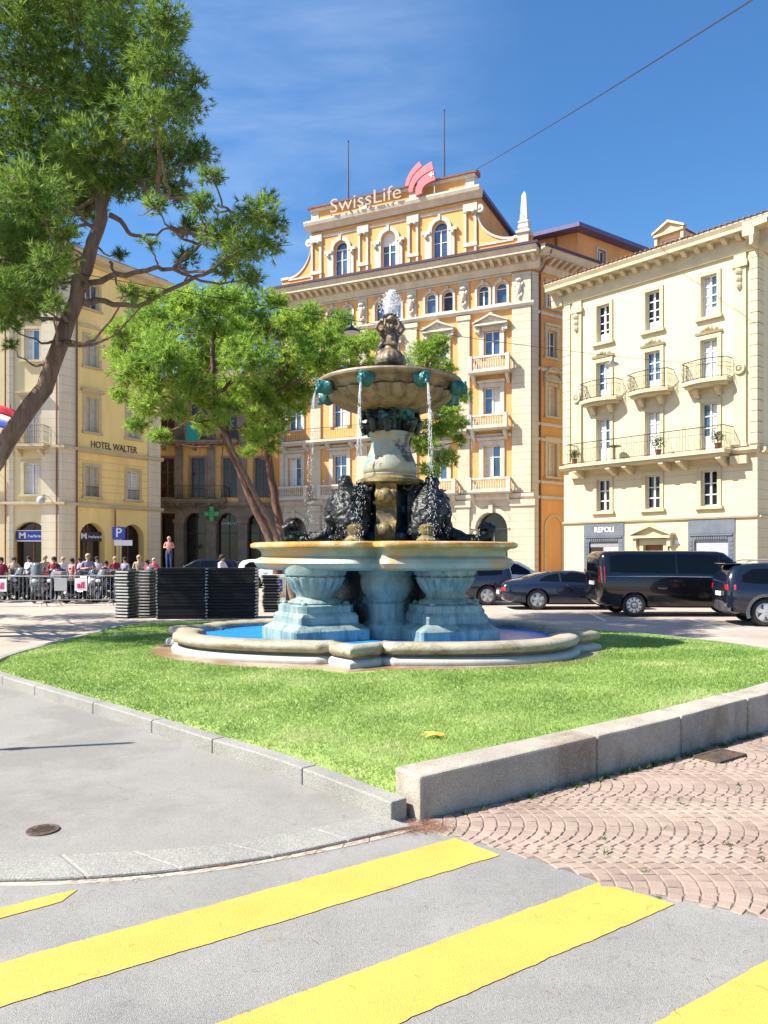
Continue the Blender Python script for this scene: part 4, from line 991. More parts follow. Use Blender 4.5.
    ev.build('penthouse_roof', M['blue_eave'], po)
    pp = MB(); pp.tube([Y(Y.L-1.6, .1, 21.6), Y(Y.L-1.6, .1, 25.2)], .09, 8); pp.build('downpipe', M['wood_brown'], po)
    return root, F
# ------------------------------------------------------------------ the cream building on the right
def cream_building():
    A, B = (9.47, 40.5), (16.0, 33.0)
    root = empty('cream_building', (16, 40, 0), 'cream four storey building with iron balconies above the parked van', 'building')
    F = Fac(A, B, root); W = F.L; n2 = -F.N; C2 = (B[0]+n2.x*14, B[1]+n2.y*14); D2 = (A[0]+n2.x*14, A[1]+n2.y*14)
    S = Fac(B, C2, root); Lf = Fac(D2, A, root)
    ws = [2.38, 5.08, 7.83]
    lw = MB(); h = [(u-.38, u+.38, 3.98, 5.6) for u in ws] + [(1.25, 3.55, 0, 3.38), (6.85, 9.0, 0, 3.38), (4.62, 5.66, 0, 2.28)]
    wall(lw, F, 0, W, 0, 6.2, h, rev=.25); lw.add([Lf(0,0,0), Lf(14,0,0), Lf(14,0,6.2), Lf(0,0,6.2)], [(0,1,2,3)]); wall(lw, S, 0, 14, 0, 6.2); lw.build('lower_wall', M['right_lower'], root)
    up = MB(); h = []
    for u in ws: h += [(u-.39, u+.39, 6.45, 8.65), (u-.39, u+.39, 9.5, 11.5), (u-.37, u+.37, 12.48, 14.37)]
    wall(up, F, 0, W, 6.2, 15.3, h); up.add([Lf(0,0,6.2), Lf(14,0,6.2), Lf(14,0,15.3), Lf(0,0,15.3)], [(0,1,2,3)]); wall(up, S, 0, 14, 6.2, 15.3); 
    up.add([S(14,0,0), Lf(0,0,0), Lf(0,0,15.3), S(14,0,15.3)], [(0,1,2,3)])
    up.build('wall', M['right_wall'], root)
    # pilasters and quoins
    for u in (.62, 9.0):
        p = MB(); p.box(u-.02, u+.5, .003, .1, 6.62, 14.9, F); p.box(u-.1, u+.58, .003, .2, 14.3, 14.55, F)
        for zz in (14.1, 13.8, 13.5): p.ball(F(u+.24, .12, zz), (.24-.1*(14.1-zz), .1, .18), 8, 6)
        p.ring(F, u+.24, 9.9, .14, .24, .1, .2, 0, 2*math.pi, 16); p.ball(F(u+.24, .12, 9.9), .12, 8, 5)
        p.box(u-.1, u+.58, .003, .2, 6.5, 6.618, F); p.box(u-.12, u+.6, .003, .28, 5.75, 6.1, F)
        p.build('pilaster', M['beige_trim'], root)
    for (a, b) in ((-.03, .42), (9.62, W+.03)):
        q = MB()
        for k in range(18):
            z0 = 6.6 + k*.47
            if z0 > 14.6: break
            q.box(a, b, .003, .07, z0, z0+.44, F)
            if a > 1: q.box(.0, .5, .003, .07, z0, z0+.44, S)
        q.build('quoin', M['right_lower'], root)
    def SB(fc, a, b_, p):
        q_ = MB(); q_.band(fc, a, b_, p); q_.build('string_course', M['beige_trim'], root)
    SB(F, -.1, .83, [(.003, 6.2), (.18, 6.2), (.28, 6.32), (.28, 6.44), (.003, 6.46)]); SB(F, 8.98, W+.1, [(.003, 6.2), (.18, 6.2), (.28, 6.32), (.28, 6.44), (.003, 6.46)])
    SB(F, -.05, W+.05, [(.003, 3.42), (.09, 3.42), (.13, 3.5), (.003, 3.53)]); SB(S, .1, 14, [(.003, 3.42), (.09, 3.42), (.13, 3.5), (.003, 3.53)])
    SB(S, .2, 14, [(.003, 6.2), (.18, 6.2), (.28, 6.32), (.28, 6.44), (.003, 6.46)])
    # cornice
    c = MB(); pf = [(.003, 14.9), (.12, 14.9), (.16, 15.05), (.16, 15.28), (.2, 15.3), (.2, 15.6), (.72, 15.64), (.72, 15.78), (.82, 15.95), (.82, 16.03), (-.3, 16.03), (-.3, 15.32), (.003, 15.3)]
    c.band(F, -.7, W+.82, pf); c.band(S, -.80, 14, [(d, z-.005) for d, z in pf]); c.band(Lf, 0, 14.2, [(d, z-.003) for d, z in pf])
    modillions(c, F, 0, W, .62, 15.38, 15.61, .21, .58, .2); modillions(c, S, .5, 13.5, .62, 15.38, 15.61, .21, .58, .2)
    c.build('cornice', M['beige_trim'], root)
    r = MB(); q = [F(-.75, .86, 16.04), F(W+.86, .86, 16.04), S(14, .86, 16.04), Lf(0, .8, 16.04)]; ins = [F(2.5, -4, 17.9), F(W-2.5, -4, 17.9)]
    mid = [(F(4, -7, 18.4)), (F(W-4, -7, 18.4))]
    r.add(q + mid, [(0,1,5,4), (1,2,5), (2,3,4,5), (3,0,4)]); ro = r.build('roof', M['tile'], root)
    tl = MB()
    for k in range(46):
        u = -.65 + k*(W+1.45)/45; tl.tube([F(u, .88, 16.06), F(u, .0, 16.24)], .045, 6)
    tl.build('tile_edge', M['tile'], ro)
    # dormer and chimney
    Gd = lambda u, d, z: F(5.1+(u-5.1)*.82, d-1.6, z-.82); du = 5.1
    dm = MB(); wall(dm, Gd, du-.85, du+.85, 16.4, 18.35, [(du-.55, du+.55, 17.05, 18.1)], rev=.15)
    for s in (-.85, .85): dm.add([Gd(du+s, 0, 16.4), Gd(du+s, -2.6, 16.4), Gd(du+s, -2.6, 18.35), Gd(du+s, 0, 18.35)], [(0,1,2,3)])
    do = dm.build('dormer', M['pale_yellow'], root); window(Gd, do, du, 1.1, 17.07, 18.1, d=-.12, bars=(), sur=None); pediment(Gd, do, du, 1.9, 18.3, .42, 'beige_trim', .25)
    dr = MB(); dr.prism([(du-1.0, 18.36), (du+1.0, 18.36), (du, 18.9)], -2.8, -.02, lambda a, d, b: Gd(a, d, b)); dr.build('dormer_roof', M['tile'], do)
    ch = MB(); ch.box(4.1, 4.75, -3.0, -2.2, 16.8, 18.05, F); ch.box(4.05, 4.8, -3.05, -2.15, 18.06, 18.16, F); ch.build('chimney', M['tile'], root)
    # windows
    for i, u in enumerate(ws):
        window(F, root, u, .76, 4.0, 5.6, sur=('beige_trim', .17, .06), bars=(.34, .67), gm='dark_glass', fw=.06)
        wo = window(F, root, u, .78, 6.47, 8.65, sur=('beige_trim', .17, .07), bars=(.5, .75), door_panel=.7, sill=False, fw=.06, curtain=(2, 1, 3)[i])
        wo = window(F, root, u, .78, 9.56, 11.5, sur=('beige_trim', .18, .07), bars=(.5, .75), door_panel=.6, sill=False, fw=.06, curtain=(3, 0, 1)[i])
        cr = MB(); cr.band(F, u-.62, u+.62, [(.003, 11.72), (.1, 11.72), (.16, 11.82), (.003, 11.84)])
        for s in (-.32, -.16, 0, .16, .32): cr.ball(F(u+s, .07, 11.9+.12*(1-abs(s)*3)), (.12, .07, .12), 8, 5)
        cr.build('crest', M['beige_trim'], wo, smooth=50)
        window(F, root, u, .74, 12.5, 14.37, sur=('beige_trim', .17, .07), bars=(.35, .55, .78), fw=.06, door_panel=.45, gm='dark_glass' if i != 2 else 'glass', curtain=(0, 0, 2)[i])
    # balconies
    for u in ws: iron_balcony(F, root, u-1.06, u+1.06, 9.42, 10.45, .55, .32, step=.1, brackets=(u-.5, u+.5))
    iron_balcony(F, root, .85, 8.95, 6.24, 7.42, .95, 0, step=.13, brackets=(1.2, 3.1, 4.0, 5.9, 6.75, 8.6))
    # shop fronts
    for (a, b, kind) in ((1.25, 3.55, 0), (6.85, 9.0, 1)):
        s = MB(); s.box(a+.003, b-.003, -.12, .05, 2.75, 3.37, F); s.box(a+.003, a+.3, -.12, .04, 0, 2.747, F); s.box(b-.3, b-.003, -.12, .04, 0, 2.747, F); s.box(a+.303, b-.303, -.12, .035, 2.45, 2.747, F)
        s.box(a+.1, b-.1, .052, .09, 2.66, 2.74, F)
        for k in range(14): s.box(a+.32+k*(b-a-.64)/14, a+.40+k*(b-a-.64)/14, .04, .07, 2.5, 2.62, F)
        for k in range(12):
            for x in (a+.08, b-.22): s.box(x, x+.14, .044, .06, .3+k*.19, .42+k*.19, F)
        so = s.build('shop_front', M['slate_front'], root)
        p = MB(); p.box(a+.303, b-.303, -.1, -.06, .05, 2.447, F); p.build('shop_window' if not kind else 'roller_shutter', M['dark_glass'] if not kind else M['roller'], so)
        if not kind:
            text('shop_letters', 'REPOLI', .36, F(2.45, .058, 3.06), F.U, M['white'], so, .008, bold=.006)
            q = MB(); q.box(2.35, 3.2, -.055, -.05, .9, 2.2, F); q.build('display_panel', M['shutter'], so); q = MB(); q.box(1.6, 3.2, -.055, -.04, 2.2, 2.4, F); q.build('awning_box', M['grey_metal'], so)
    d = MB(); d.box(4.64, 5.64, -.2, -.14, 0, 2.26, F); d.box(4.7, 5.1, -.139, -.12, .2, 2.1, F); d.box(5.18, 5.58, -.139, -.12, .2, 2.1, F); do = d.build('door', M['wood_brown'], root)
    sr = MB(); sr.box(4.4, 4.62, .003, .1, 0, 2.28, F); sr.box(5.66, 5.88, .003, .1, 0, 2.28, F); sr.box(4.4, 5.88, .003, .12, 2.284, 2.55, F); sr.build('door_surround', M['beige_trim'], do)
    pediment(F, do, 5.14, 2.0, 2.6, .42, 'beige_trim', .4)
    pl = MB(); pl.box(6.2, 6.45, .003, .02, 2.3, 2.5, F); pl.build('number_plate', M['white'], root)
    # plants on the long balcony are things of their own
    for u, hgt, lab in ((1.15, .55, 'small potted shrub at the left end of the long iron balcony'), (5.75, .75, 'leafy pot plant at the middle of the long iron balcony'), (8.55, .65, 'round potted bush at the right end of the long iron balcony')):
        p0 = F.world(u, .7, 6.404); po = empty('pot_plant', p0, lab, 'plant', 'pot plants on the long balcony')
        b = MB(); b.lathe([(.1, 0), (.15, .26), (.17, .28), (.13, .28)], 12); b.build('pot', M['wood_brown'], po)
        V, T = foliage([((0, 0, .28+hgt*.4), hgt*.42, 90)], .09, .02, 9, flat=1.0); mesh_np('leaves', V, T, M['leaf'], po)
    ct = empty('balcony_table', F.world(3.35, .5, 6.404), 'small round table on the long iron balcony', 'table'); b = MB(); b.lathe([(.3, .68), (.3, .72)], 16); b.build('table_top', M['iron'], ct); b = MB(); b.lathe([(.2, 0), (.03, .04), (.03, .676)], 10); b.build('leg', M['iron'], ct)
    return root, F
# ------------------------------------------------------------------ the yellow hotel on the left
def hotel():
    A, B, Cc = (-32.5, 49), (-20.5, 49), (-16.2, 55.5)
    root = empty('hotel', (-22, 56, 0), 'yellow corner hotel with pale quoins and arched ground floor behind the scooters', 'hotel')
    F = Fac(A, B, root); S = Fac(B, Cc, root); H = 21.3
    lay = [(5.65, 7.65, 1.0), (9.9, 12.2, 1.0), (14.2, 16.2, .95), (18.0, 19.7, .95)]
    fu = [4.2, 10.1]; su = [2.2, 5.5]
    gw = MB(); wall(gw, F, 0, F.L, 0, 4.9, [(u-1.1, u+1.1, 0, 3.95, .95) for u in (3.9, 9.95)], rev=.7); gw.build('ground_floor_wall', M['pale_yellow'], root)  # sunlit front gets a paler yellow than the side, light put into colour
    g2 = MB(); wall(g2, S, 0, S.L, 0, 4.9, [(u-.95, u+.95, 0, 3.95, .95) for u in (2.25, 5.5)], rev=.7); g2.build('ground_floor_wall', M['yellow'], root)
    w = MB(); wall(w, F, 0, F.L, 4.9, 8.6, [(u-.5, u+.5, 5.65, 7.65) for u in fu]); w.build('lower_wall', M['pale_yellow'], root)
    w = MB(); wall(w, S, 0, S.L, 4.9, 8.6, [(u-.5, u+.5, 5.65, 7.65) for u in su]); w.build('lower_wall', M['yellow_coursed'], root)
    w = MB(); hl = []
    for u in fu: hl += [(u-.5, u+.5, 8.9, 11.6), (u-.48, u+.48, 14.2, 16.2), (u-.48, u+.48, 18.0, 19.7)]
    wall(w, F, 0, F.L, 8.6, H, hl); w.build('wall', M['pale_yellow'], root)
    w = MB(); hl = []
    for u in su: hl += [(u-.5, u+.5, 9.9, 12.2), (u-.48, u+.48, 14.2, 16.2), (u-.48, u+.48, 18.0, 19.7)]
    wall(w, S, 0, S.L, 8.6, H, hl)
    P = [Vector((*q, 0)) - Vector(root.location) for q in (Cc, (-26, 62), A)]
    for p, q in zip(P, P[1:]): w.add([p, q, q+Vector((0,0,H)), p+Vector((0,0,H))], [(0,1,2,3)])
    w.build('wall', M['yellow'], root)
    q = MB(); q.box(10.75, 12.05, .003, .12, 0, H-.3, F); q.box(-.05, 1.0, .003, .12, 0, H-.3, S); q.box(6.75, S.L+.02, .003, .12, 0, H-.3, S); q.box(8.55, 8.95, .003, .1, 0, H-.3, F)
    q.build('quoin', M['pale_quoin'], root)
    def SB(fc, a, b_, p):
        q_ = MB(); q_.band(fc, a, b_, p); q_.build('string_course', M['beige_trim'], root)
    for z in (4.95, 8.55):
        pf = [(.003, z), (.16, z), (.26, z+.1), (.26, z+.24), (.003, z+.27)]
        SB(F, 0, F.L+.26, pf); SB(S, -.1, S.L+.2, [(d, q_-.004) for d, q_ in pf])
    pf = [(.003, 16.75), (.1, 16.75), (.16, 16.9), (.003, 16.95)]; SB(F, 0, F.L+.1, pf); SB(S, -.05, S.L+.1, [(d, q_-.004) for d, q_ in pf])
    c = MB(); pf = [(.003, H-.5), (.2, H-.5), (.3, H-.3), (.8, H-.25), (.9, H), (.9, H+.1), (-.3, H+.1), (-.3, H-.2)]
    c.band(F, 0, F.L+.6, pf); c.band(S, -.3, S.L+.6, [(d, q_-.005) for d, q_ in pf]); c.build('cornice', M['beige_trim'], root)
    r = MB(); qq = [F(0, .95, H+.11), F(F.L+.5, .95, H+.11), S(S.L, .95, H+.11), Vector((-4, 6, H+.11))]; r.add(qq + [Vector((-3, -1, H+2))], [(0,1,4), (1,2,4), (2,3,4), (3,0,4)]); r.build('roof', M['tile'], root)
    for i, u in enumerate(fu):
        window(F, root, u, 1.0, 5.67, 7.65, sur=('beige_trim', .2, .07), curtain=1)
        wo = window(F, root, u, 1.0, 8.95, 11.6, sur=('beige_trim', .2, .07), sill=False, curtain=1)
        q = MB(); q.band(F, u-.9, u+.9, [(.003, 11.95), (.2, 11.95), (.34, 12.08), (.34, 12.16), (.003, 12.2)]); q.build('lintel', M['beige_trim'], wo)
        window(F, root, u, .96, 14.22, 16.2, sur=('beige_trim', .18, .06), curtain=2); window(F, root, u, .96, 18.02, 19.7, sur=('beige_trim', .16, .06), curtain=1)
        iron_balcony(F, root, u-1.15, u+1.15, 8.62, 9.95, .9, 0, step=.14, brackets=(u-.7, u+.7))
    for i, u in enumerate(su):
        window(S, root, u, 1.0, 5.67, 7.65, sur=('beige_trim', .2, .07), curtain=1 if i else 0, fm='white_frame' if i else 'shutter', gm='glass' if i else 'shutter', bars=(.5,))
        rl = MB()
        for k in range(11): rl.box(u-.5+k*.1-.008, u-.5+k*.1+.008, .02, .036, 5.7, 6.3, S)
        rl.box(u-.5, u+.5, .018, .05, 6.303, 6.34, S); rl.build('window_rail', M['iron'], root)
        for k, (lo, hi) in enumerate(((9.92, 12.2), (14.22, 16.2), (18.02, 19.7))):
            wo = window(S, root, u, .98, lo, hi, sur=('beige_trim', .2, .07), fm='shutter', gm='shutter' if k < 2 else 'glass', bars=())
            if k == 0:
                q = MB(); q.band(S, u-.85, u+.85, [(.003, hi+.3), (.16, hi+.3), (.3, hi+.42), (.3, hi+.5), (.003, hi+.54)]); q.build('lintel', M['beige_trim'], wo)
    for fc, us, hw in ((F, (3.9, 9.95), 1.1), (S, (2.25, 5.5), .95)):
        for u in us:
            wo = window(fc, root, u, hw*2, .02, 3.95, d=-.6, fm='wood_brown', gm='dark_glass', bars=(), mull=1)
            if fc is F or u < 4:
                sg = MB(); sg.box(u-hw+.15, u+hw-.02, -.5, -.3, 2.75, 3.35, fc); so = sg.build('shop_sign', M['sign_blue'] if fc is F else M['sign_navy'], root)
                bd = MB(); bd.box(u-hw+.13, u+hw, -.31, -.28, 2.68, 2.747, fc); bd.box(u-hw+.13, u+hw, -.31, -.28, 3.353, 3.4, fc)
                if fc is F: bd.build('sign_border', M['white'], so)
                text('sign_letters', 'M', .5, fc(u-hw+.5, -.29, 3.05), fc.U, M['white'], so, .01, sx=1.2, bold=.02)
                ll = MB()      # the unreadable small word on the sign: a run of short white glyph strokes
                for k in range(9):
                    x = u-hw+.86+k*.125; hh = (.2, .13, .13, .2, .13, .16, .13, .2, .13)[k]
                    ll.box(x, x+.035, -.299, -.285, 2.93, 2.93+hh, fc); ll.box(x+.036, x+.09, -.299, -.287, 2.93+hh*.5, 2.93+hh*.5+.05, fc)
                    if k % 2: ll.box(x+.091, x+.118, -.299, -.286, 2.93, 2.93+.13, fc)
                ll.build('small_letters', M['white'], so)
    text('hotel_letters', 'HOTEL WALTER', .62, S(3.95, .03, 9.12), S.U, M['black_text'], root, .012, bold=.004, sx=.82)
    pp = MB()
    for u, fc in ((8.5, F), (11.75, F), (.95, S), (5.0-1.12, S)): 
        top = H-.5 if u != 5.0-1.12 else 4.9
        pp.tube([fc(u, .2, 0), fc(u, .2, top)], .055, 6)
    pp.build('downpipe', M['wood_brown'], root)
    # clock like round lamp bracket at the corner
    lm = MB(); p = F(11.0, .75, 5.3); lm.tube([F(11.2, .1, 5.5), F(11.1, .6, 5.62), p+Vector((0,0,.2))], .03, 6); lm.lathe([(.05,.2),(.2,.12),(.26,-.05),(.22,-.2),(.08,-.26)], 16, p); lm.build('wall_lamp', M['panel_grey'], root, smooth=50)
    # parking sign hanging in front of the facade on its own post
    q = Vector((-17.55, 51, 0)); sp = empty('parking_sign', (q.x, q.y, 0), 'blue square parking sign with a white P in front of the yellow arches', 'sign')
    b = MB(); b.tube([(0,0,0), (0,0,3.75)], .04, 8); b.build('post', M['grey_metal'], sp)
    ang = math.atan2(1, 0)
    b = MB(); b.box(-.42, .42, -.07, -.045, 2.86, 3.68); pb = b.build('sign_panel', M['sign_blue'], sp); text('letter', 'P', .85, (0, -.075, 3.27), (1,0,0), M['white'], pb, .004, bold=.015)
    b = MB(); b.box(-.3, .9, -.07, -.045, 2.44, 2.8); b.build('supplementary_panel', M['white'], sp)
    return root
def arcade_house():
    A, B = (-17.5, 60), (-8.3, 60)
    root = empty('arcade_house', (-13, 64, 0), 'dark old ochre house with an arcade in the gap between hotel and corner building', 'building')
    F = Fac(A, B, root); H = 15.5; cs = [.35, 2.75, 5.3, 7.7]
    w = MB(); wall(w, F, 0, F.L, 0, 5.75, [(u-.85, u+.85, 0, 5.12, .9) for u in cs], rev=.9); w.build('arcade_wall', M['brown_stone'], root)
    w = MB(); hl = []
    for u in (.2+.4, 3.0, 5.5, 8.0): hl += [(u-.55, u+.55, 6.3, 9.4), (u-.55, u+.55, 10.9, 13.6)]
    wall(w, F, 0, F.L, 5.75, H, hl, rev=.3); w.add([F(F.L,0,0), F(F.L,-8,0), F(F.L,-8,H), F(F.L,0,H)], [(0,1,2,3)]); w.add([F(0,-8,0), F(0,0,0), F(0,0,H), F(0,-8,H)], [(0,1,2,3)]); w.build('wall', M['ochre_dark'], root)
    pl = MB()
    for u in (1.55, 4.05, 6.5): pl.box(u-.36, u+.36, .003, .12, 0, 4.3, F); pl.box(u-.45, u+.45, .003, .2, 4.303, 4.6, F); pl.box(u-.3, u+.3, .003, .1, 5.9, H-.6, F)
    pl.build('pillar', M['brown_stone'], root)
    for u in cs: 
        wo = window(F, root, u, 1.7, .02, 5.12, d=-.8, fm='iron', gm='dark_glass', bars=(.7,), mull=1)
    for u in (.6, 3.0, 5.5, 8.0):
        window(F, root, u, 1.1, 6.32, 9.4, fm='wood_brown', gm='dark_glass', sur=('brown_stone', .16, .06), sill=False); window(F, root, u, 1.1, 10.92, 13.6, fm='wood_brown', gm='dark_glass', sur=('brown_stone', .16, .06), sill=False)
    iron_balcony(F, root, .05, 5.3, 5.95, 7.15, .9, m='brown_stone', step=.12, brackets=(.4, 1.6, 2.8, 4.0, 5.0))
    iron_balcony(F, root, .05, 6.2, 10.5, 11.7, .9, m='brown_stone', step=.12, brackets=(.4, 1.6, 2.8, 4.0, 5.6))
    b = MB(); b.box(2.3, 3.3, .91, .94, 10.6, 11.9, F); b.build('banner', M['teal_cloth'], root)
    c = MB(); c.band(F, -.1, F.L+.1, [(.003, 5.6), (.2, 5.6), (.3, 5.74), (.3, 5.9), (.003, 5.92)]); c.band(F, -.2, F.L+.2, [(.003, H-.5), (.3, H-.4), (.8, H-.1), (.8, H), (-.2, H), (-.2, H-.3)]); c.build('cornice', M['brown_stone'], root)
    r = MB(); r.add([F(-.2,.85,H+.01), F(F.L+.2,.85,H+.01), F(F.L+.2,-8,H+2.6), F(-.2,-8,H+2.6)], [(0,1,2,3)]); r.build('roof', M['tile'], root)
    text('shop_letters', 'Benetton', .46, F(5.35, -.62, 4.35), F.U, M['white'], root, .01) if False else None
    tl = MB()
    for k in range(8):
        x = 4.72+k*.16; tl.box(x, x+.03, -.66, -.64, 4.2, 4.2+(.3 if k in (0,4) else .2), F); tl.box(x+.031, x+.11, -.66, -.643, 4.27+.06*(k%2), 4.31+.06*(k%2), F)
    tl.build('shop_letters', M['white'], root)
    # green pharmacy cross on a bracket
    q = F.world(4.2, .55, 5.0); cr = empty('pharmacy_cross', q, 'green pharmacy cross fixed above the arcade pillar', 'sign')
    b = MB(); b.box(-.18, .18, -.09, .09, -.58, .58); b.box(-.58, -.183, -.088, .088, -.18, .18); b.box(.183, .58, -.088, .088, -.18, .18); b.build('cross', M['cross_green'], cr, bevel=.02)
    b = MB()
    for s in (.5, .36): 
        for (x0, x1, z0, z1) in ((-.1, .1, s-.04, s), (-.1, .1, -s, -s+.04), (s-.04, s, -.1, .1), (-s, -s+.04, -.1, .1)): b.box(x0, x1, -.1, -.092, z0, z1)
    b.build('cross_outline', M['shutter'], cr); b = MB(); b.box(-.05, .05, .093, .5, -.05, .05); b.build('bracket', M['iron'], cr)
    return root

# ------------------------------------------------------------------ the fountain
FX, FY, FZ = .105, 13.1, .199     # centre of the fountain and height of the lawn round it
FS, FH = 1.048, .27               # size of the fountain and the level its own heights start from
def fw(p): return Vector((FX + FS*p[0], FY + FS*p[1], FZ + FS*(p[2]-FH)))
FROT = R(-7)
def fountain():
    root = empty('fountain', (FX, FY, FZ), 'tall tiered stone fountain with bronze figures and spouting heads on the lawn', 'fountain')
    root.scale = (FS, FS, FS)
    z0 = -FH                       # all heights below are given above z = 0 and shifted by z0
    cr, sr_ = math.cos(FROT), math.sin(FROT)
    def rot(p, dx=-.23): return Vector((p[0]*cr - p[1]*sr_ + dx, p[0]*sr_ + p[1]*cr, p[2]))
    A_, B_ = 3.17, 2.16
    BARB = (0, math.pi/2, math.pi, 3*math.pi/2)
    def rad(w, off, barb=.36, bw=.36):
        """outline of the big basin: four arcs with a pointed block where they meet"""
        a, b = A_-off, B_-off
        r = (abs(math.cos(w)/a)**2.7 + abs(math.sin(w)/b)**2.7)**(-1/2.7)
        for q in BARB:
            dw = abs((w-q+math.pi) % (2*math.pi) - math.pi); s = dw*(a if q in (0, math.pi) else b)*(B_/A_ if q in (0, math.pi) else A_/B_)
            s = dw*r
            if s < bw*1.5:
                base = r - .10*max(0, 1-abs(s-bw)/(bw*.4))
                r = max(base, r + barb*max(0, 1 - s/bw)) if s < bw else base
                break
        return r
    def loop(off, z, N=360, **k):
        out = []
        for i in range(N):
            w = 2*math.pi*i/N; r = rad(w, off, **k); out.append(rot((r*math.cos(w), r*math.sin(w), z+z0)))
        return out
    def skin(mb, rings, N=360, close=False):
        v = [p for r in rings for p in r]; n = len(rings)
        mb.add(v, [(i*N+k, i*N+(k+1) % N, (i+1)*N+(k+1) % N, (i+1)*N+k) for i in range(n-1) for k in range(N)])
    # apron of wet stone
    ap = MB(); skin(ap, [loop(-.42, .255, barb=.2), loop(-.38, .279, barb=.2), loop(.1, .287)]); ap.build('apron', M['apron'], root)
    ft = MB(); skin(ft, [loop(.0, .24), loop(-.02, .27), loop(-.035, .32), loop(-.02, .36), loop(.05, .385), loop(.12, .39)]); ft.build('basin_foot', M['basin_foot'], root, smooth=50)
    rim = MB(); pr = [(.13, .38), (.125, .405), (.06, .425), (.0, .45), (-.02, .49), (-.01, .54), (.04, .57), (.12, .583), (.26, .58), (.33, .56), (.36, .53), (.37, .3)]
    skin(rim, [loop(o, z) for o, z in pr]); rim.build('basin_rim', M['basin_stone'], root, smooth=50)
    bt = MB(); L_ = loop(.38, .31); bt.add(L_ + [rot((0, 0, .31+z0))], [(i, (i+1) % 360, 360) for i in range(360)]); bt.build('basin_floor', M['pool_floor'], root)
    pw = MB(); L_ = loop(.365, .475); Q = [fw(p + Vector((0, 0, FH))) for p in L_]; pw.add(Q + [fw((-.23, 0, .475))], [(i, (i+1) % 360, 360) for i in range(360)])
    tag(pw.build('water', M['water'], None, smooth=60), 'bright blue water in the stone basin at the foot of the fountain', 'water', kind='structure')
    # ---- four stepped plinths with gadrooned legs, and the middle column
    legs = [(-1.16, -.62, 31), (.84, -.62, 19), (-1.06, .75, 25), (.95, .75, 25)]
    for x, y, ang in legs:
        g = MB(); rz = R(ang)
        def octo(h, z, ch):
            """square with cut corners"""
            m = Matrix.Rotation(rz, 3, 'Z'); o = []
            for sx, sy in ((1,1),(-1,1),(-1,-1),(1,-1)):
                pts = [(h*sx, (h-ch)*sy), ((h-ch)*sx, h*sy)]
                if sx*sy < 0: pts = pts[::-1]
                o += [m @ Vector((a, b, 0)) + Vector((x, y, z+z0)) for a, b in pts]
            return o
        lv = [(.63, .31, .03), (.63, .64, .03), (.61, .66, .03), (.53, .72, .03), (.50, .74, .03), (.5, .84, .03), (.48, .88, .05), (.46, .90, .1), (.46, 1.0, .1), (.43, 1.02, .1)]
        v = [p for h, z, c in lv for p in octo(h, z, c)]
        g.add(v, [(8*i+k, 8*i+(k+1) % 8, 8*i+8+(k+1) % 8, 8*i+8+k) for i in range(len(lv)-1) for k in range(8)] + [tuple(range(8*len(lv)-8, 8*len(lv)))])
        lo = g.build('plinth', M['leg_stone'], root, smooth=25)
        u = MB()
        pf = [(.40, 1.0), (.42, 1.04), (.38, 1.08), (.31, 1.10), (.29, 1.12), (.30, 1.165), (.35, 1.25), (.40, 1.34), (.43, 1.42), (.43, 1.44), (.47, 1.46), (.49, 1.52), (.49, 1.62)]
        fr = lambda w, r, z: r*(1 + (.085*abs(math.sin(9*w)) if 1.165+z0 < z < 1.435+z0 else 0))
        u.lathe([(r, z+z0) for r, z in pf], 144, (x, y, 0), fr); u.build('gadrooned_leg', M['leg_stone'], lo, smooth=40)
        sc = MB()
        for k in range(4):
            w = rz + math.pi/4 + k*math.pi/2; c = Vector((x+.5*math.cos(w), y+.5*math.sin(w), .97+z0)); sc.ball(c, (.075, .075, .06), 10, 6)
            sc.ball(c + Vector((0, 0, .055)), (.05, .05, .04), 8, 5)
        sc.build('scroll', M['leg_stone'], lo, smooth=60)
    mc = MB(); mc.lathe([(r, z+z0) for r, z in [(.40,.31),(.40,.66),(.37,.70),(.32,.74),(.3,.78),(.3,1.0),(.32,1.02),(.29,1.04),(.33,1.10),(.39,1.2),(.42,1.33),(.41,1.44),(.45,1.48),(.45,1.62)]], 40, (-.06, -.32, 0)); mc.build('middle_column', M['leg_stone'], root, smooth=40)
    cm = MB(); cm.lathe([(.7,.31+z0),(.72,.9+z0),(.66,1.2+z0),(.8,1.58+z0)], 40, (-.06,.35,0), lambda w, r, z: r*(1+.28*abs(math.cos(w)))); cm.build('core', M['dark_mass'], root, smooth=40)  # added dark mass standing in for the shade between the legs
    # ---- upper tank, four lobed
    def rq(w, off):
        a, b = 2.17-off, 1.5-off
        r = a*b/math.sqrt((b*math.cos(w))**2 + (a*math.sin(w))**2)
        for q in BARB:
            dw = abs((w-q+math.pi) % (2*math.pi) - math.pi)*r; r -= .22*math.exp(-(dw/.13)**2)
        return r
    def lq(off, z, N=288): return [rot((rq(2*math.pi*i/N, off)*math.cos(2*math.pi*i/N), rq(2*math.pi*i/N, off)*math.sin(2*math.pi*i/N), z+z0), -.11) for i in range(N)]
    def sk(pr): 
        m = MB(); skin(m, [lq(o, z) for o, z in pr], 288); return m
    m = sk([(.9, 1.525), (.32, 1.53), (.2, 1.535), (.1, 1.57), (.05, 1.64), (.08, 1.70), (.14, 1.725), (.17, 1.75), (.17, 1.79), (.14, 1.84), (.10, 1.865)])
    tk = m.build('tank', M['tank_stone'], root, smooth=35)
    m = sk([(.14, 1.862), (.04, 1.868), (.0, 1.885), (-.01, 1.915), (.0, 1.945), (.05, 1.965), (.2, 1.97), (.26, 1.95), (.28, 1.85)]); m.build('tank_lip', M['lip_ochre'], tk, smooth=40)
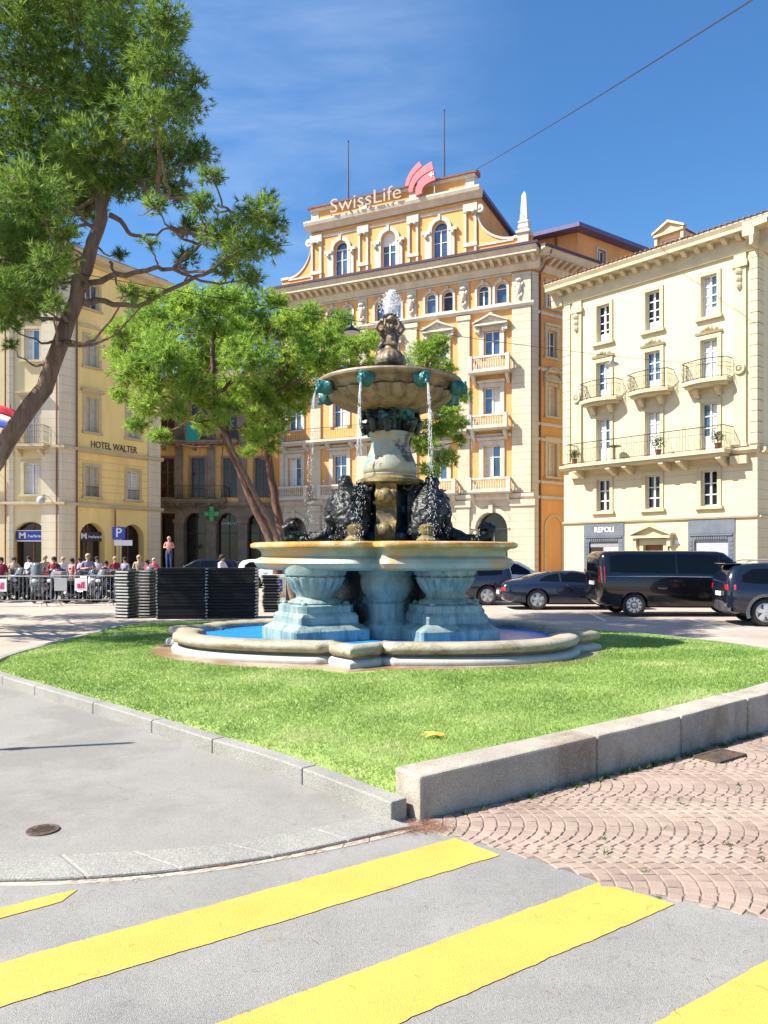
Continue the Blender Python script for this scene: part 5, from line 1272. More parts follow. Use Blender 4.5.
    m = MB(); L_ = lq(.275, 1.90); m.add(L_ + [rot((0, 0, 1.9+z0))], [(i, (i+1) % 288, 288) for i in range(288)]); m.build('tank_water', M['water_dark'], tk)
    # ---- the middle: dark shaft, ochre mask pilaster, disc and vase
    m = MB(); m.lathe([(r, z+z0) for r, z in [(.55,1.85),(.5,2.1),(.36,2.2),(.3,2.5),(.3,2.8),(.42,2.9),(.42,2.96)]], 24); m.build('shaft', M['dark_mass'], root, smooth=40)
    for k in range(4):
        w = R(-98 + 90*k); c, s = math.cos(w), math.sin(w)
        G = lambda a, d, z, c=c, s=s: Vector((c*d - s*a, s*d + c*a, z+z0))
        m = MB(); m.prism([(.3, 1.88), (.66, 1.88), (.66, 1.95), (.56, 2.0), (.62, 2.12), (.6, 2.22), (.5, 2.27), (.46, 2.32), (.46, 2.5), (.52, 2.6), (.56, 2.72), (.5, 2.8), (.54, 2.88), (.3, 2.88)], -.16, .16, lambda d, a, z: G(a, d, z))
        for zc in (2.14, 2.68):
            m.ball(G(0, .58, zc), (.13, .13, .13), 10, 7)
            for q in (-1, 1): m.ball(G(.11*q, .57, zc+.03), (.06, .06, .08), 8, 5); m.ball(G(.05*q, .67, zc+.04), .025, 6, 4)
            m.ball(G(0, .69, zc-.02), (.03, .03, .045), 6, 4)
        m.build('mask_pilaster', M['moss_ochre'] if k % 2 == 0 else M['dark_mass'], root, smooth=40)
    m = MB(); m.lathe([(r, z+z0) for r, z in [(.3,2.86),(.52,2.88),(.56,2.92),(.55,2.97),(.46,3.0),(.44,3.02)]], 40); m.build('disc', M['moss_ochre'], root, smooth=40)
    m = MB(); m.lathe([(r, z+z0) for r, z in [(.42,3.01),(.43,3.06),(.415,3.075),(.43,3.09),(.44,3.14),(.42,3.24),(.37,3.36),(.325,3.48),(.305,3.57),(.305,3.62),(.33,3.68),(.35,3.71),(.35,3.74),(.3,3.75)]], 48); m.build('vase', M['vase_stone'], root, smooth=40)
    # ---- dark clustered figures under the bowl: four crouching forms round a core
    m = MB(); m.lathe([(.22, 3.7+z0), (.26, 3.95+z0), (.34, 4.28+z0)], 16)
    for k in range(4):
        w = R(-112 + 90*k); d = Vector((math.cos(w), math.sin(w), 0)); t = Vector((-d.y, d.x, 0)); Z = Vector((0,0,1)); o = Vector((0,0,z0))
        m.ball(o + d*.27 + Z*3.93, (.15, .15, .2), 10, 7)                       # trunk
        m.ball(o + d*.4 + Z*4.14, (.085, .085, .1), 10, 7)                      # head
        for q in (-1, 1):
            m.tube([o + d*.3 + t*.1*q + Z*4.03, o + d*.42 + t*.2*q + Z*3.95, o + d*.36 + t*.22*q + Z*4.2], [.06, .05, .045], 8)   # arms up to the bowl
            m.tube([o + d*.28 + t*.08*q + Z*3.84, o + d*.46 + t*.12*q + Z*3.88, o + d*.4 + t*.12*q + Z*3.72], [.085, .07, .05], 8)   # bent legs
        m.tube([o + d*.2 + Z*3.9, o + d*.2 + t*.25 + Z*4.05, o + d*.3 + t*.33 + Z*4.22], [.1, .09, .04], 8)       # wing like drape
    fused(m, 'crouching_figures', M['dark_mass'], .018, root, .02)
    # ---- side groups: a big fish-like creature with curling tail and a small rider
    def group(sx):
        m = MB(); o = Vector((0, 0, z0))
        def P(x, y, z): return o + Vector((sx*(x*1.06-.17)-.03, y, 1.9 + (z-1.9)*1.0))
        m.ball(P(.72, -.12, 2.12), (.34, .32, .28), 12, 8)
        m.tube([P(.62, -.55, 2.02), P(.68, -.5, 2.2), P(.74, -.42, 2.42), P(.78, -.3, 2.62), P(.72, -.15, 2.76), P(.62, -.05, 2.82)], [.2, .27, .29, .26, .18, .08], 12)      # body of the creature, rearing
        m.ball(P(.66, -.58, 2.1), (.17, .2, .17), 12, 8); m.tube([P(.66, -.68, 2.12), P(.67, -.82, 2.06)], [.11, .07], 10)      # head, snout
        m.ball(P(.8, -.28, 2.86), (.12, .12, .13), 12, 8); m.ball(P(.82, -.26, 2.93), (.125, .125, .1), 10, 6)                     # rider's head and hair
        m.tube([P(.84, -.22, 2.76), P(.9, -.2, 2.6), P(.92, -.22, 2.42)], [.15, .19, .2], 10)                                    # rider's trunk
        m.tube([P(.88, -.3, 2.72), P(1.0, -.44, 2.6), P(.86, -.55, 2.5)], [.06, .055, .045], 8); m.tube([P(.8, -.2, 2.74), P(.6, -.25, 2.66), P(.52, -.4, 2.7)], [.06, .05, .04], 8)
        m.tube([P(.92, -.3, 2.4), P(1.02, -.5, 2.32), P(1.0, -.46, 2.08)], [.09, .08, .05], 8)
        m.tube([P(.9, 0, 2.3), P(1.05, .05, 2.1), P(1.25, .0, 2.02), P(1.5, -.05, 2.0), P(1.68, -.08, 2.05), P(1.72, -.08, 2.2), P(1.6, -.1, 2.26), P(1.55, -.1, 2.16)], [.2, .17, .13, .1, .09, .09, .08, .05], 10)  # tail
        m.ball(P(.95, .1, 2.45), (.2, .24, .36), 10, 7); m.ball(P(.62, .05, 2.4), (.2, .25, .36), 10, 7)
        m.tube([P(.55, -.3, 2.9), P(.45, -.36, 2.78), P(.38, -.36, 2.84), P(.4, -.36, 2.92)], [.05, .045, .035, .02], 8)          # scrolling fin
        g = fused(m, 'bronze_creature', M['bronze'], .02, root, .03)
        f = MB()
        for k in range(5): f.tube([P(.86+.02*k, -.06-.02*k, 2.3+.12*k), P(1.05, .02, 2.38+.11*k)], [.03, .01], 6)
        f.build('fin', M['bronze'], g)
        pd = MB(); pd.lathe([(.16, 1.9+z0), (.16, 2.0+z0), (.1, 2.06+z0), (.12, 2.2+z0), (.05, 2.24+z0)], 14, (sx*.55+.1*sx*0, -.78, 0)); pd.build('rim_knob', M['moss_ochre'], root, smooth=40)
    group(-1); group(1)
    # ---- bowl
    Rb = 1.17
    m = MB(); pf = [(.3, 4.07), (.45, 4.08), (.58, 4.11), (.70, 4.155), (.80, 4.21), (.88, 4.28), (.93, 4.345), (.935, 4.37), (.97, 4.38), (.985, 4.40), (1.02, 4.44), (1.06, 4.48)]
    fr = lambda w, r, z: r*(1 + (.10*abs(math.sin(12*w)) if 4.09+z0 < z < 4.36+z0 else 0))
    m.lathe([(r, z+z0) for r, z in pf], 280, (0,0,0), fr); bo = m.build('bowl', M['bowl_stone'], root, smooth=40)
    m = MB(); m.lathe([(r, z+z0) for r, z in [(1.04,4.465),(1.12,4.475),(1.165,4.50),(1.175,4.53),(1.16,4.56),(1.1,4.57),(1.02,4.555),(.98,4.5),(.9,4.4),(.5,4.32)]], 96, cap=False); m.build('bowl_lip', M['bowl_stone'], bo, smooth=40)
    m = MB(); m.lathe([(.0, 4.51+z0), (1.0, 4.512+z0)], 64, cap=False); m.build('bowl_water', M['water_dark'], bo)
    for k in range(8):
        w = R(-90 - 65 + 45*k); c, s = math.cos(w), math.sin(w); m = MB(); G = lambda a, d, z: Vector((c*d - s*a, s*d + c*a, z+z0-.10))
        m.ball(G(0, 1.1, 4.49), (.12, .12, .13), 12, 8); m.ball(G(0, 1.17, 4.5), (.09, .09, .1), 12, 8)
        for q in (-1, 1): m.ball(G(.1*q, 1.08, 4.52), (.05, .05, .1), 8, 5); m.ball(G(.045*q, 1.245, 4.53), .022, 6, 4); m.ball(G(.05*q, 1.23, 4.48), (.035, .035, .035), 6, 4)
        m.ball(G(0, 1.265, 4.495), (.022, .022, .04), 6, 4); m.tube([G(-.05, 1.24, 4.565), G(0, 1.26, 4.58), G(.05, 1.24, 4.565)], .02, 6)
        m.tube([G(0, 1.2, 4.43), G(0, 1.285, 4.42)], [.045, .035], 8)
        fused(m, 'spouting_head', M['verdigris'], .014, root, .004)
    # ---- spire with entwined figures
    m = MB(); fr = lambda w, r, z: r*(1 + (.06*abs(math.sin(8*w)) if 4.86+z0 < z < 5.1+z0 else 0))
    m.lathe([(r, z+z0) for r, z in [(.15,4.5),(.15,4.82),(.24,4.85),(.25,4.9),(.23,4.97),(.16,5.06),(.1,5.11),(.09,5.15),(.11,5.17),(.11,5.2)]], 64, (0,0,0), fr); m.build('spire_foot', M['spire'], root, smooth=40)
    m = MB(); m.lathe([(.07, 5.15+z0), (.07, 5.55+z0)], 12); o = Vector((0,0,z0+.14)); Z = Vector((0,0,1))
    for k in range(3):
        w = R(-80+120*k); d = Vector((math.cos(w), math.sin(w), 0)); t = Vector((-d.y, d.x, 0))
        m.ball(o + d*.11 + Z*5.12, (.07, .07, .12), 8, 6); m.ball(o + d*.14 + Z*5.28, .055, 8, 6); m.tube([o + d*.12 + Z*5.05, o + d*.17 + t*.06 + Z*5.0], [.05, .04], 6)
        for q in (-1, 1): m.tube([o + d*.13 + t*.06*q + Z*5.2, o + d*.2 + t*.12*q + Z*5.3, o + d*.12 + t*.1*q + Z*5.42], [.035, .03, .03], 6)
        m.ball(o + d*.11 + Z*5.43, (.08, .08, .06), 8, 5)
    fused(m, 'spire_figures', M['spire'], .016, root, .008)
    m = MB(); m.lathe([(r, z+z0) for r, z in [(.08,5.54),(.12,5.57),(.13,5.62),(.1,5.66),(.05,5.67)]], 20); m.build('nozzle', M['bronze'], root, smooth=40)
    # ------------------------------------------------------------ falling and rising water
    def droplets(n, fn, name, label, cat, grp=None, core=None):
        V = []; T = []
        ico = [(0,0,1.),(.894,0,.447),(.276,.851,.447),(-.724,.526,.447),(-.724,-.526,.447),(.276,-.851,.447),(.724,.526,-.447),(-.276,.851,-.447),(-.894,0,-.447),(-.276,-.851,-.447),(.724,-.526,-.447),(0,0,-1.)]
        fc = [(0,1,2),(0,2,3),(0,3,4),(0,4,5),(0,5,1),(1,6,2),(2,7,3),(3,8,4),(4,9,5),(5,10,1),(2,6,7),(3,7,8),(4,8,9),(5,9,10),(1,10,6),(11,7,6),(11,8,7),(11,9,8),(11,10,9),(11,6,10)]
        I = np.array(ico); Fc = np.array(fc)
        Vs = []; Ts = []
        for i in range(n):
            p, r, st = fn(); q = I*np.array([r, r, r*st]) + np.array(p); Vs.append(q); Ts.append(Fc + 12*i)
        V = np.concatenate(Vs); T = np.concatenate(Ts); 
        if core:
            m = core; cv = np.array(m.v); ct = []
            for q in m.f:
                for j in range(1, len(q)-1): ct.append((q[0], q[j], q[j+1]))
            T = np.concatenate([T, np.array(ct) + len(V)]); V = np.concatenate([V, cv])
        o = mesh_np(name, (V - np.array((0, 0, FH)))*FS + np.array((FX, FY, FZ)), T, M['spray'], None)
        o.data.shade_smooth(); tag(o, label, cat, grp)
        return o
    def plume():
        t = random.random()**.85; h = 5.64 + .42*t; s = .03 + .085*math.sin(math.pi*min(1, .15+.85*t))
        if random.random() < .3: # falling back down to the right
            h = 5.6 - .95*random.random()**1.2; x = .1 + (5.65-h)*.26 + random.gauss(0, .07+.03*(5.65-h)); return (x, random.gauss(0, .1), h), random.uniform(.0018, .004), random.uniform(1, 3)
        return (random.gauss(.02, s*.62), random.gauss(0, s*.62), h), random.uniform(.002, .0075), random.uniform(1, 2.4)
    foam = MB(); g = random.Random(77)
    for _ in range(46):
        t = g.random(); sw = .02 + .085*math.sin(math.pi*min(1, .12+.8*t)); r = g.uniform(.012, .034)*(1-.45*t); foam.ball((g.gauss(.02, sw*.5), g.gauss(0, sw*.5), 5.63+.4*t), (r, r, r*1.7), 8, 6)
    fo = fused(foam, 'foam', M['spray'], .012, None, .016); fm = MB(); fm.v = [tuple(v.co) for v in fo.data.vertices]; fm.f = [tuple(p.vertices) for p in fo.data.polygons]; bpy.data.objects.remove(fo)
    droplets(5200, plume, 'water_jet', 'white foaming jet of water rising from the top of the fountain', 'water jet', core=fm)
    labs = ['thin broken water stream falling from the leftmost green head', 'white water stream falling from the green head left of the vase', 'white water stream falling from the green head right of the vase', 'sparkling water stream falling from the shaded head at the right rim']
    for k in range(4):
        w = R(-90 - 65 + 45*k); c, s = math.cos(w), math.sin(w); thin = (.45, 1, 1, .7)[k]; g = random.Random(40+k)
        def pos(t, j, ph):
            h = 4.32 - 2.36*t; d = 1.28 + .13*math.sqrt(t); a = (.010 + .045*t)
            x = c*d + a*math.sin(j*2.1 + ph + 5*t) + .02*t*math.sin(19*t+j); y = s*d + a*math.cos(j*1.7 + ph*1.3 + 4*t)
            return Vector((x, y, h))
        def st(g=g, thin=thin):
            t = g.random()**.8; p = pos(t, g.randrange(7), g.gauss(0, .5)); return tuple(p + Vector((g.gauss(0, .012+.012*t), g.gauss(0, .012+.012*t), 0))), g.uniform(.0018, .0042), g.uniform(1.5, 5)
        m = MB()
        for j in range(int(5*thin)+2):         # thin strands that break up on the way down
            t = g.random()*.02; ph = g.gauss(0, .3)
            while t < .46:
                ln = g.uniform(.03, .12)*(1.4-t) if t > .12 else .14; e = min(1, t+ln); r = .0060*(1-1.3*t)*g.uniform(.6, 1.2)
                P = [pos(t+(e-t)*q/5, j, ph) for q in range(6)]; m.tube(P, [r*.3, r, r, r*.9, r*.8, r*.2], 5)
                t = e + g.uniform(.01, .10)*(.3 + 1.6*t)
        droplets(int(420*thin), st, 'water_stream', labs[k], 'water stream', 'water streams under the bowl', m)
    # splashes on the bronze groups
    def splash():
        sx = random.choice((-1, 1)); return (sx*random.gauss(.74, .17), -.62 + random.gauss(0, .14), 1.95 + abs(random.gauss(0, .42))), random.uniform(.002, .0048), random.uniform(1, 4)
    o = droplets(330, splash, 'splashing_droplets', 'sparkling splashed droplets over the dark bronze creatures', 'spray'); o['kind'] = 'stuff'
    return root
# ------------------------------------------------------------------ vehicles
def paint(name, col, rough=.16, coat=.9, metal=.3):
    m = mat(name, col, rough, .12, 1.5, metal=0, coat=coat, spec=.3); return m
M['paint_black'] = paint('black_car_paint', (.006, .006, .007)); M['paint_navy'] = paint('navy_car_paint', (.012, .017, .035)); M['paint_darkblue'] = paint('dark_blue_paint', (.006, .010, .024))
M['paint_white'] = paint('white_car_paint', (.72, .72, .72), metal=0); M['paint_blue'] = paint('blue_car_paint', (.03, .12, .30)); M['paint_grey'] = paint('grey_car_paint', (.22, .23, .25)); M['paint_red'] = paint('red_paint', (.35, .02, .03), metal=0)
M['car_glass'] = mat('car_glass', (.003, .0035, .004), .04, .2, 2, spec=.35); M['rubber'] = mat('tyre_rubber', (.02, .02, .02), .85, .3, 8); M['plastic'] = mat('black_plastic', (.03, .03, .032), .6, .2, 6)
M['alloy'] = mat('alloy_rim', (.58, .59, .60), .3, .1, 6, metal=.7); M['chrome'] = mat('chrome_strip', (.7, .7, .72), .15, .1, 6, metal=1); M['tail'] = mat('red_tail_light', (.50, .01, .015), .2, .2, 6, coat=.5); M['lamp_clear'] = mat('clear_lamp', (.7, .7, .72), .15, .1, 6, coat=.5)
class CarShape:
    def __init__(s, st): s.st = st
    def par(s, x):
        st = s.st
        if x <= st[0][0]: return st[0][1:]
        for a, b in zip(st, st[1:]):
            if x <= b[0]:
                t = (x-a[0])/(b[0]-a[0]); return tuple(p+(q-p)*t for p, q in zip(a[1:], b[1:]))
        return st[-1][1:]
    def sec(s, x):
        zb, be, top, w, wt = s.par(x); h = be-zb; d = top-be
        return [(0, zb), (w*.80, zb), (w*.94, zb+.05), (w*.985, zb+.22*h), (w, zb+.5*h), (w*.995, zb+.8*h), (w*.965, be), (wt+(w*.965-wt)*.55, be+.45*d), (wt+(w*.965-wt)*.14, be+.85*d), (wt*.93, top-.02*min(1, d*4)), (wt*.8, top), (0, top+.012)]
    def y(s, x, z):
        q = s.sec(x)[2:10]
        for a, b in zip(q, q[1:]):
            if a[1] <= z <= b[1] and b[1] > a[1]: return a[0]+(b[0]-a[0])*(z-a[1])/(b[1]-a[1])
        return q[-1][0] if z > q[-1][1] else q[0][0]
def car(name, label, loc, rz, st, paintm, wheels, wr, side_glass, screens, tails, heads, extras=(), grp=None, spokes=5, flip=False, strip=None, cat='car', arch=.05):
    root = empty(name, loc, label, cat, grp, rz); S = CarShape(st)
    xs = []
    for a, b in zip(st, st[1:]):
        n = max(1, int((b[0]-a[0])/.1)); xs += [a[0]+(b[0]-a[0])*k/n for k in range(n)]
    xs.append(st[-1][0]); mb = MB(); N = 12
    for x in xs:
        q = S.sec(x); ring = [(x, -y, z) for y, z in q] + [(x, y, z) for y, z in q[-2:0:-1]]; mb.v += ring
    n = 22
    for i in range(len(xs)-1):
        for k in range(n): mb.f.append((i*n+k, i*n+(k+1) % n, (i+1)*n+(k+1) % n, (i+1)*n+k)); mb.mi.append(0)
    mb.f += [tuple(range(n))[::-1], tuple(range((len(xs)-1)*n, len(xs)*n))]; mb.mi += [0, 0]
    body = mb.build('body', paintm, root)
    cut = MB(); W = max(a[4] for a in st)
    for x in wheels:
        for s in (-1, 1):
            P = []
            for yy in (s*(W-.30), s*(W+.2)):
                for k in range(24): w = 2*math.pi*k/24; P.append((x+(wr+arch)*math.cos(w), yy, wr+(wr+arch)*math.sin(w)))
            cut.add(P, [tuple(range(24)), tuple(range(24, 48))[::-1]] + [(k, 24+k, 24+(k+1) % 24, (k+1) % 24) for k in range(24)])
    co = cut.build('cut', paintm, None); co.parent = root
    bo = body.modifiers.new('b', 'BOOLEAN'); bo.operation = 'DIFFERENCE'; bo.object = co; bo.solver = 'EXACT'
    frozen(body); bpy.data.objects.remove(co)
    body.data.shade_smooth(); body.data.set_sharp_from_angle(angle=R(38))
    # wheels
    for x in wheels:
        for s in (-1, 1):
            mb = MB(); y0 = s*(W-.02)
            def ring(prof):
                P = []; m = 28
                for r, d in prof:
                    for k in range(m): w = 2*math.pi*k/m; P.append((x+r*math.cos(w), y0-s*d, wr+r*math.sin(w)))
                mb.add(P, [(i*m+k, i*m+(k+1) % m, (i+1)*m+(k+1) % m, (i+1)*m+k) for i in range(len(prof)-1) for k in range(m)])
            ring([(wr*.68, .03), (wr*.74, .005), (wr*.9, .0), (wr*.98, .025), (wr, .06), (wr, .16), (wr*.97, .2), (wr*.68, .21)]); wh = mb.build('wheel', M['rubber'], root, smooth=40)
            mb = MB(); ring([(wr*.68, .2), (wr*.68, .03), (wr*.62, .02), (wr*.61, .05), (wr*.6, .13), (.02, .14)])
            G = lambda a, d, b: (x+a, y0-s*d, wr+b)
            for k in range(spokes):
                w = 2*math.pi*k/spokes + .3; c, q = math.cos(w), math.sin(w)
                pts = [(.05, -.05), (wr*.64, -.035 if spokes > 6 else -.06), (wr*.64, .035 if spokes > 6 else .06), (.05, .05)]
                mb.prism([(a*c-b*q, a*q+b*c) for a, b in pts], .025, .07, lambda a, d, b: G(a, d, b))
            ring([(.075, .07), (.07, .015), (.01, .01)])
            mb.build('rim', M['alloy'], wh, smooth=40)
    # glass on the sides
    for poly in side_glass:
        for s in (-1, 1):
            mb = MB(); P = []; m = 5
            for x, lo, hi in poly:
                for k in range(m): z = lo+(hi-lo)*k/(m-1); P.append((x, s*(S.y(x, z)+.006), z))
            mb.add(P, [(i*m+k, i*m+k+1, (i+1)*m+k+1, (i+1)*m+k) for i in range(len(poly)-1) for k in range(m-1)]); mb.build('side_window', M['car_glass'], root, smooth=60)
    for (x0, x1, f, nm) in screens:
        mb = MB(); P = []; m = 9; k_ = 7
        for i in range(k_):
            x = x0+(x1-x0)*i/(k_-1); zb, be, top, w, wt = S.par(x)
            for k in range(m): t = -1+2*k/(m-1); P.append((x + (.006 if x0 > 0 else -.006), t*f*wt, top+.004+.012*(1-abs(t))))
        mb.add(P, [(i*m+k, i*m+k+1, (i+1)*m+k+1, (i+1)*m+k) for i in range(k_-1) for k in range(m-1)]); mb.build(nm, M['car_glass'], root, smooth=60)
    def patch(poly, nm, m_, off=.012):
        for s in (-1, 1):
            mb = MB(); P = []
            for x, lo, hi in poly:
                for k in range(4): z = lo+(hi-lo)*k/3; P.append((x, s*(S.y(x, z)+off), z))
            if poly[0][0] <= st[0][0]+.03 or poly[-1][0] >= st[-1][0]-.03:      # wraps round the end
                e = 0 if poly[0][0] <= st[0][0]+.03 else len(poly)-1; x, lo, hi = poly[e]; sg = -1 if e == 0 else 1
                extra = [(x+sg*.012, s*(S.y(x, lo+(hi-lo)*k/3)-.2), lo+(hi-lo)*k/3) for k in range(4)]
                P = extra + P if e == 0 else P + extra
            n_ = len(P)//4; mb.add(P, [(i*4+k, i*4+k+1, (i+1)*4+k+1, (i+1)*4+k) for i in range(n_-1) for k in range(3)]); mb.build(nm, m_, root, smooth=50)
    for p in tails: patch(p, 'tail_light', M['tail'])
    for p in heads: patch(p, 'headlight', M['lamp_clear'])
    if strip:
        for s in (-1, 1):
            mb = MB(); mb.tube([(x, s*(S.y(x, z)+.006), z) for x, z in strip], .012, 5); mb.build('chrome_strip', M['chrome'], root)
    x0, x1 = st[0][0], st[-1][0]; zb0 = st[0][1]
    for nm, x, sg in (('rear_bumper', x0, -1), ('front_bumper', x1, 1)):
        w = S.par(x)[3]; z = S.par(x)[0]; mb = MB(); pts = []
        P = []
        for k in range(13):
            t = -1+2*k/12; xx = x + sg*(.03-.10*t*t); 
            P += [(xx-sg*.1, t*w*1.0, z-.06), (xx, t*w*1.0, z-.02), (xx, t*w*1.0, z+.1), (xx-sg*.1, t*w*.98, z+.14)] if 'suv' not in name else [(xx-sg*.1, t*w*1.06, z-.2), (xx, t*w*1.06, z-.14), (xx, t*w*1.06, z+.08), (xx-sg*.1, t*w*1.04, z+.13)]
        mb.add(P, [(4*i+k, 4*i+k+1, 4*i+5+k, 4*i+4+k) for i in range(12) for k in range(3)]); mb.build(nm, M['plastic'] if cat == 'van' or 'coupe' in name else M['cladding'], root, smooth=50)
    mb = MB(); zp = S.par(x0)[1]-.12; mb.box(x0-.035, x0-.018, -.26, .26, zp-.13, zp-.02); mb.build('number_plate', M['white'], root)
    if cat == 'van':
        mb = MB(); mb.prism([(-.64, 1.12), (.64, 1.12), (.6, 1.58), (-.6, 1.58)], x0-.012, x0-.004, lambda a, d, b: (d, a, b)); mb.build('rear_window', M['car_glass'], root)
    for s in (-1, 1):
        xm = side_glass[-1][-1][0]-.1; zm = side_glass[-1][-1][1]+.08; ym = S.y(xm, zm); mb = MB(); mb.ball((xm, s*(ym+.11), zm+.04), (.07, .1, .075), 10, 6); mb.tube([(xm, s*(ym-.01), zm-.02), (xm, s*(ym+.06), zm+.02)], .025, 6); mb.build('door_mirror', paintm, root, smooth=60)
        for xd in extras:
            mb = MB(); zz = S.par(xd)[1]-.12; mb.box(xd-.09, xd+.09, s*(S.y(xd, zz)+.015)-.012, s*(S.y(xd, zz)+.015)+.012, zz-.015, zz+.015); mb.build('door_handle', M['chrome'] if cat == 'van' else paintm, root)
    if 'suv' in name:
        for s in (-1, 1):
            mb = MB(); mb.tube([(-1.7, s*.6, 1.60), (-1.5, s*.6, 1.645), (.0, s*.6, 1.655), (.25, s*.58, 1.60)], .018, 6); mb.build('roof_rail', M['grey_metal'], root)
            for x in wheels:
                mb = MB(); G = lambda a, d, b, s=s: (a, s*d, b); mb.ring(G, x, wr, wr+arch-.01, wr+arch+.06, S.y(x, .8)-.06, S.y(x, .8)+.022, a0=-.35, a1=math.pi+.35, n=18); mb.build('arch_trim', M['cladding'], root)
        mb = MB(); mb.box(-2.2, -1.8, -.56, .56, 1.535, 1.565); mb.build('roof_spoiler', paintm, root, bevel=.012)
    if flip: root.rotation_euler.z += math.pi
    return root
def vehicles():
    van = [(-2.57,.48,1.15,1.66,.86,.70), (-2.52,.40,1.2,1.8,.93,.75), (-2.42,.32,1.22,1.875,.955,.78), (-2.0,.27,1.22,1.9,.965,.79), (0,.25,1.2,1.9,.965,.79), (.85,.25,1.17,1.885,.965,.78), (1.05,.25,1.16,1.85,.965,.76), (1.5,.25,1.12,1.53,.96,.74), (1.88,.25,1.08,1.2,.955,.80), (2.1,.27,1.03,1.08,.94,.82), (2.4,.30,.88,.93,.90,.78), (2.52,.36,.78,.82,.84,.72), (2.57,.42,.70,.74,.78,.66)]
    car('parked_van', 'long black passenger van with tinted windows parked in front of the cream building', (8.82, 23.07, 0), 0, van, M['paint_black'], (-1.62, 1.62), .34,
        [[(-2.3,1.3,1.74), (-1.9,1.27,1.8), (-.42,1.25,1.8)], [(-.36,1.25,1.8), (.2,1.24,1.8), (.82,1.22,1.79)], [(.9,1.22,1.77), (1.1,1.21,1.74), (1.4,1.19,1.54), (1.66,1.16,1.34), (1.78,1.15,1.2)]],
        [(1.08, 1.86, .82, 'windscreen')], [[(-2.56,.98,1.45), (-2.46,.98,1.45)]], [[(2.2,.72,.86), (2.5,.68,.78)]], (.7,), None, 10, False, [(-2.45,1.16), (-1,1.17), (.5,1.15), (1.7,1.08)], 'van')
    coupe = [(-2.37,.42,.74,.82,.76,.62), (-2.28,.30,.80,.90,.85,.66), (-2.1,.24,.82,.95,.90,.66), (-1.7,.2,.84,1.0,.95,.62), (-1.2,.18,.85,1.13,.96,.58), (-.7,.17,.85,1.235,.955,.56), (-.3,.17,.85,1.275,.95,.56), (.1,.17,.84,1.275,.95,.56), (.4,.17,.83,1.22,.95,.58), (.8,.17,.80,1.02,.95,.66), (1.1,.17,.78,.86,.95,.74), (1.4,.18,.76,.80,.94,.76), (1.9,.2,.66,.71,.90,.72), (2.2,.24,.55,.60,.80,.62), (2.36,.32,.46,.50,.66,.5)]
    car('parked_coupe', 'low dark blue sports coupe parked half behind the black van', (6.23, 25.9, 0), 0, coupe, M['paint_navy'], (-1.25, 1.35), .335,
        [[(-1.15,.93,.98), (-.95,.93,1.09), (-.6,.92,1.17), (-.52,.92,1.18)], [(-.45,.91,1.19), (-.1,.9,1.215), (.15,.89,1.205), (.4,.88,1.13), (.7,.87,.97), (.82,.86,.9)]],
        [(.42, 1.08, .86, 'windscreen'), (-1.65, -.75, .84, 'rear_window')], [[(-2.37,.62,.73), (-2.28,.62,.74)]], [[(2.0,.54,.62), (2.25,.46,.53)]], (-.3,), None, 5)
    suv = [(-2.2,.50,.98,1.2,.80,.66), (-2.14,.40,1.0,1.36,.87,.66), (-2.0,.30,1.0,1.5,.91,.66), (-1.7,.25,1.0,1.56,.92,.65), (-.6,.23,.99,1.6,.92,.66), (.0,.23,.97,1.59,.92,.66), (.35,.23,.96,1.52,.92,.66), (.8,.23,.96,1.26,.92,.70), (1.12,.23,.95,1.04,.91,.74), (1.6,.25,.92,.97,.90,.74), (2.0,.3,.82,.87,.84,.68), (2.16,.38,.72,.76,.76,.6), (2.2,.44,.66,.70,.72,.56)]
    sg = [[(-1.85,1.1,1.26), (-1.6,1.07,1.42), (-.98,1.05,1.45)], [(-.92,1.05,1.46), (-.1,1.03,1.48), (-.06,1.03,1.48)], [(0,1.03,1.48), (.3,1.02,1.42), (.7,1.01,1.2), (.9,1.0,1.06)]]
    mk = lambda lab, loc, rz, p, grp=None, flip=False, nm='parked_suv': car(nm, lab, loc, rz, suv, M[p], (-1.32, 1.34), .35, sg, [(.4, 1.08, .84, 'windscreen'), (-2.15, -1.75, .8, 'rear_window')], [[(-2.2,.9,1.03), (-2.02,.9,1.03)]], [[(1.85,.72,.84), (2.12,.66,.74)]], (-.75, .2), grp, 5, flip)
    mk('dark blue-black car at the right edge of the frame, its rear end and wheel showing', (10.92, 19.72, 0), R(-10), 'paint_darkblue')
    mk('dark hatchback partly hidden behind the fountain tank', (2.35, 28.2, 0), 0, 'paint_navy', flip=True, nm='parked_car')
    mk('white car whose roof shows above the blue coupe', (5.0, 31.2, 0), 0, 'paint_white', nm='parked_car')
    mk('blue car glimpsed between the coupe and the van', (10.2, 30.2, 0), 0, 'paint_blue', nm='parked_car')
    mk('white car in front of the dark arcade left of the fountain', (-5.7, 42.5, 0), 0, 'paint_white', nm='parked_car')
    mk('black car below the arcade, seen above the black stacks', (-10.6, 45.0, 0), R(180), 'paint_black', nm='parked_car')
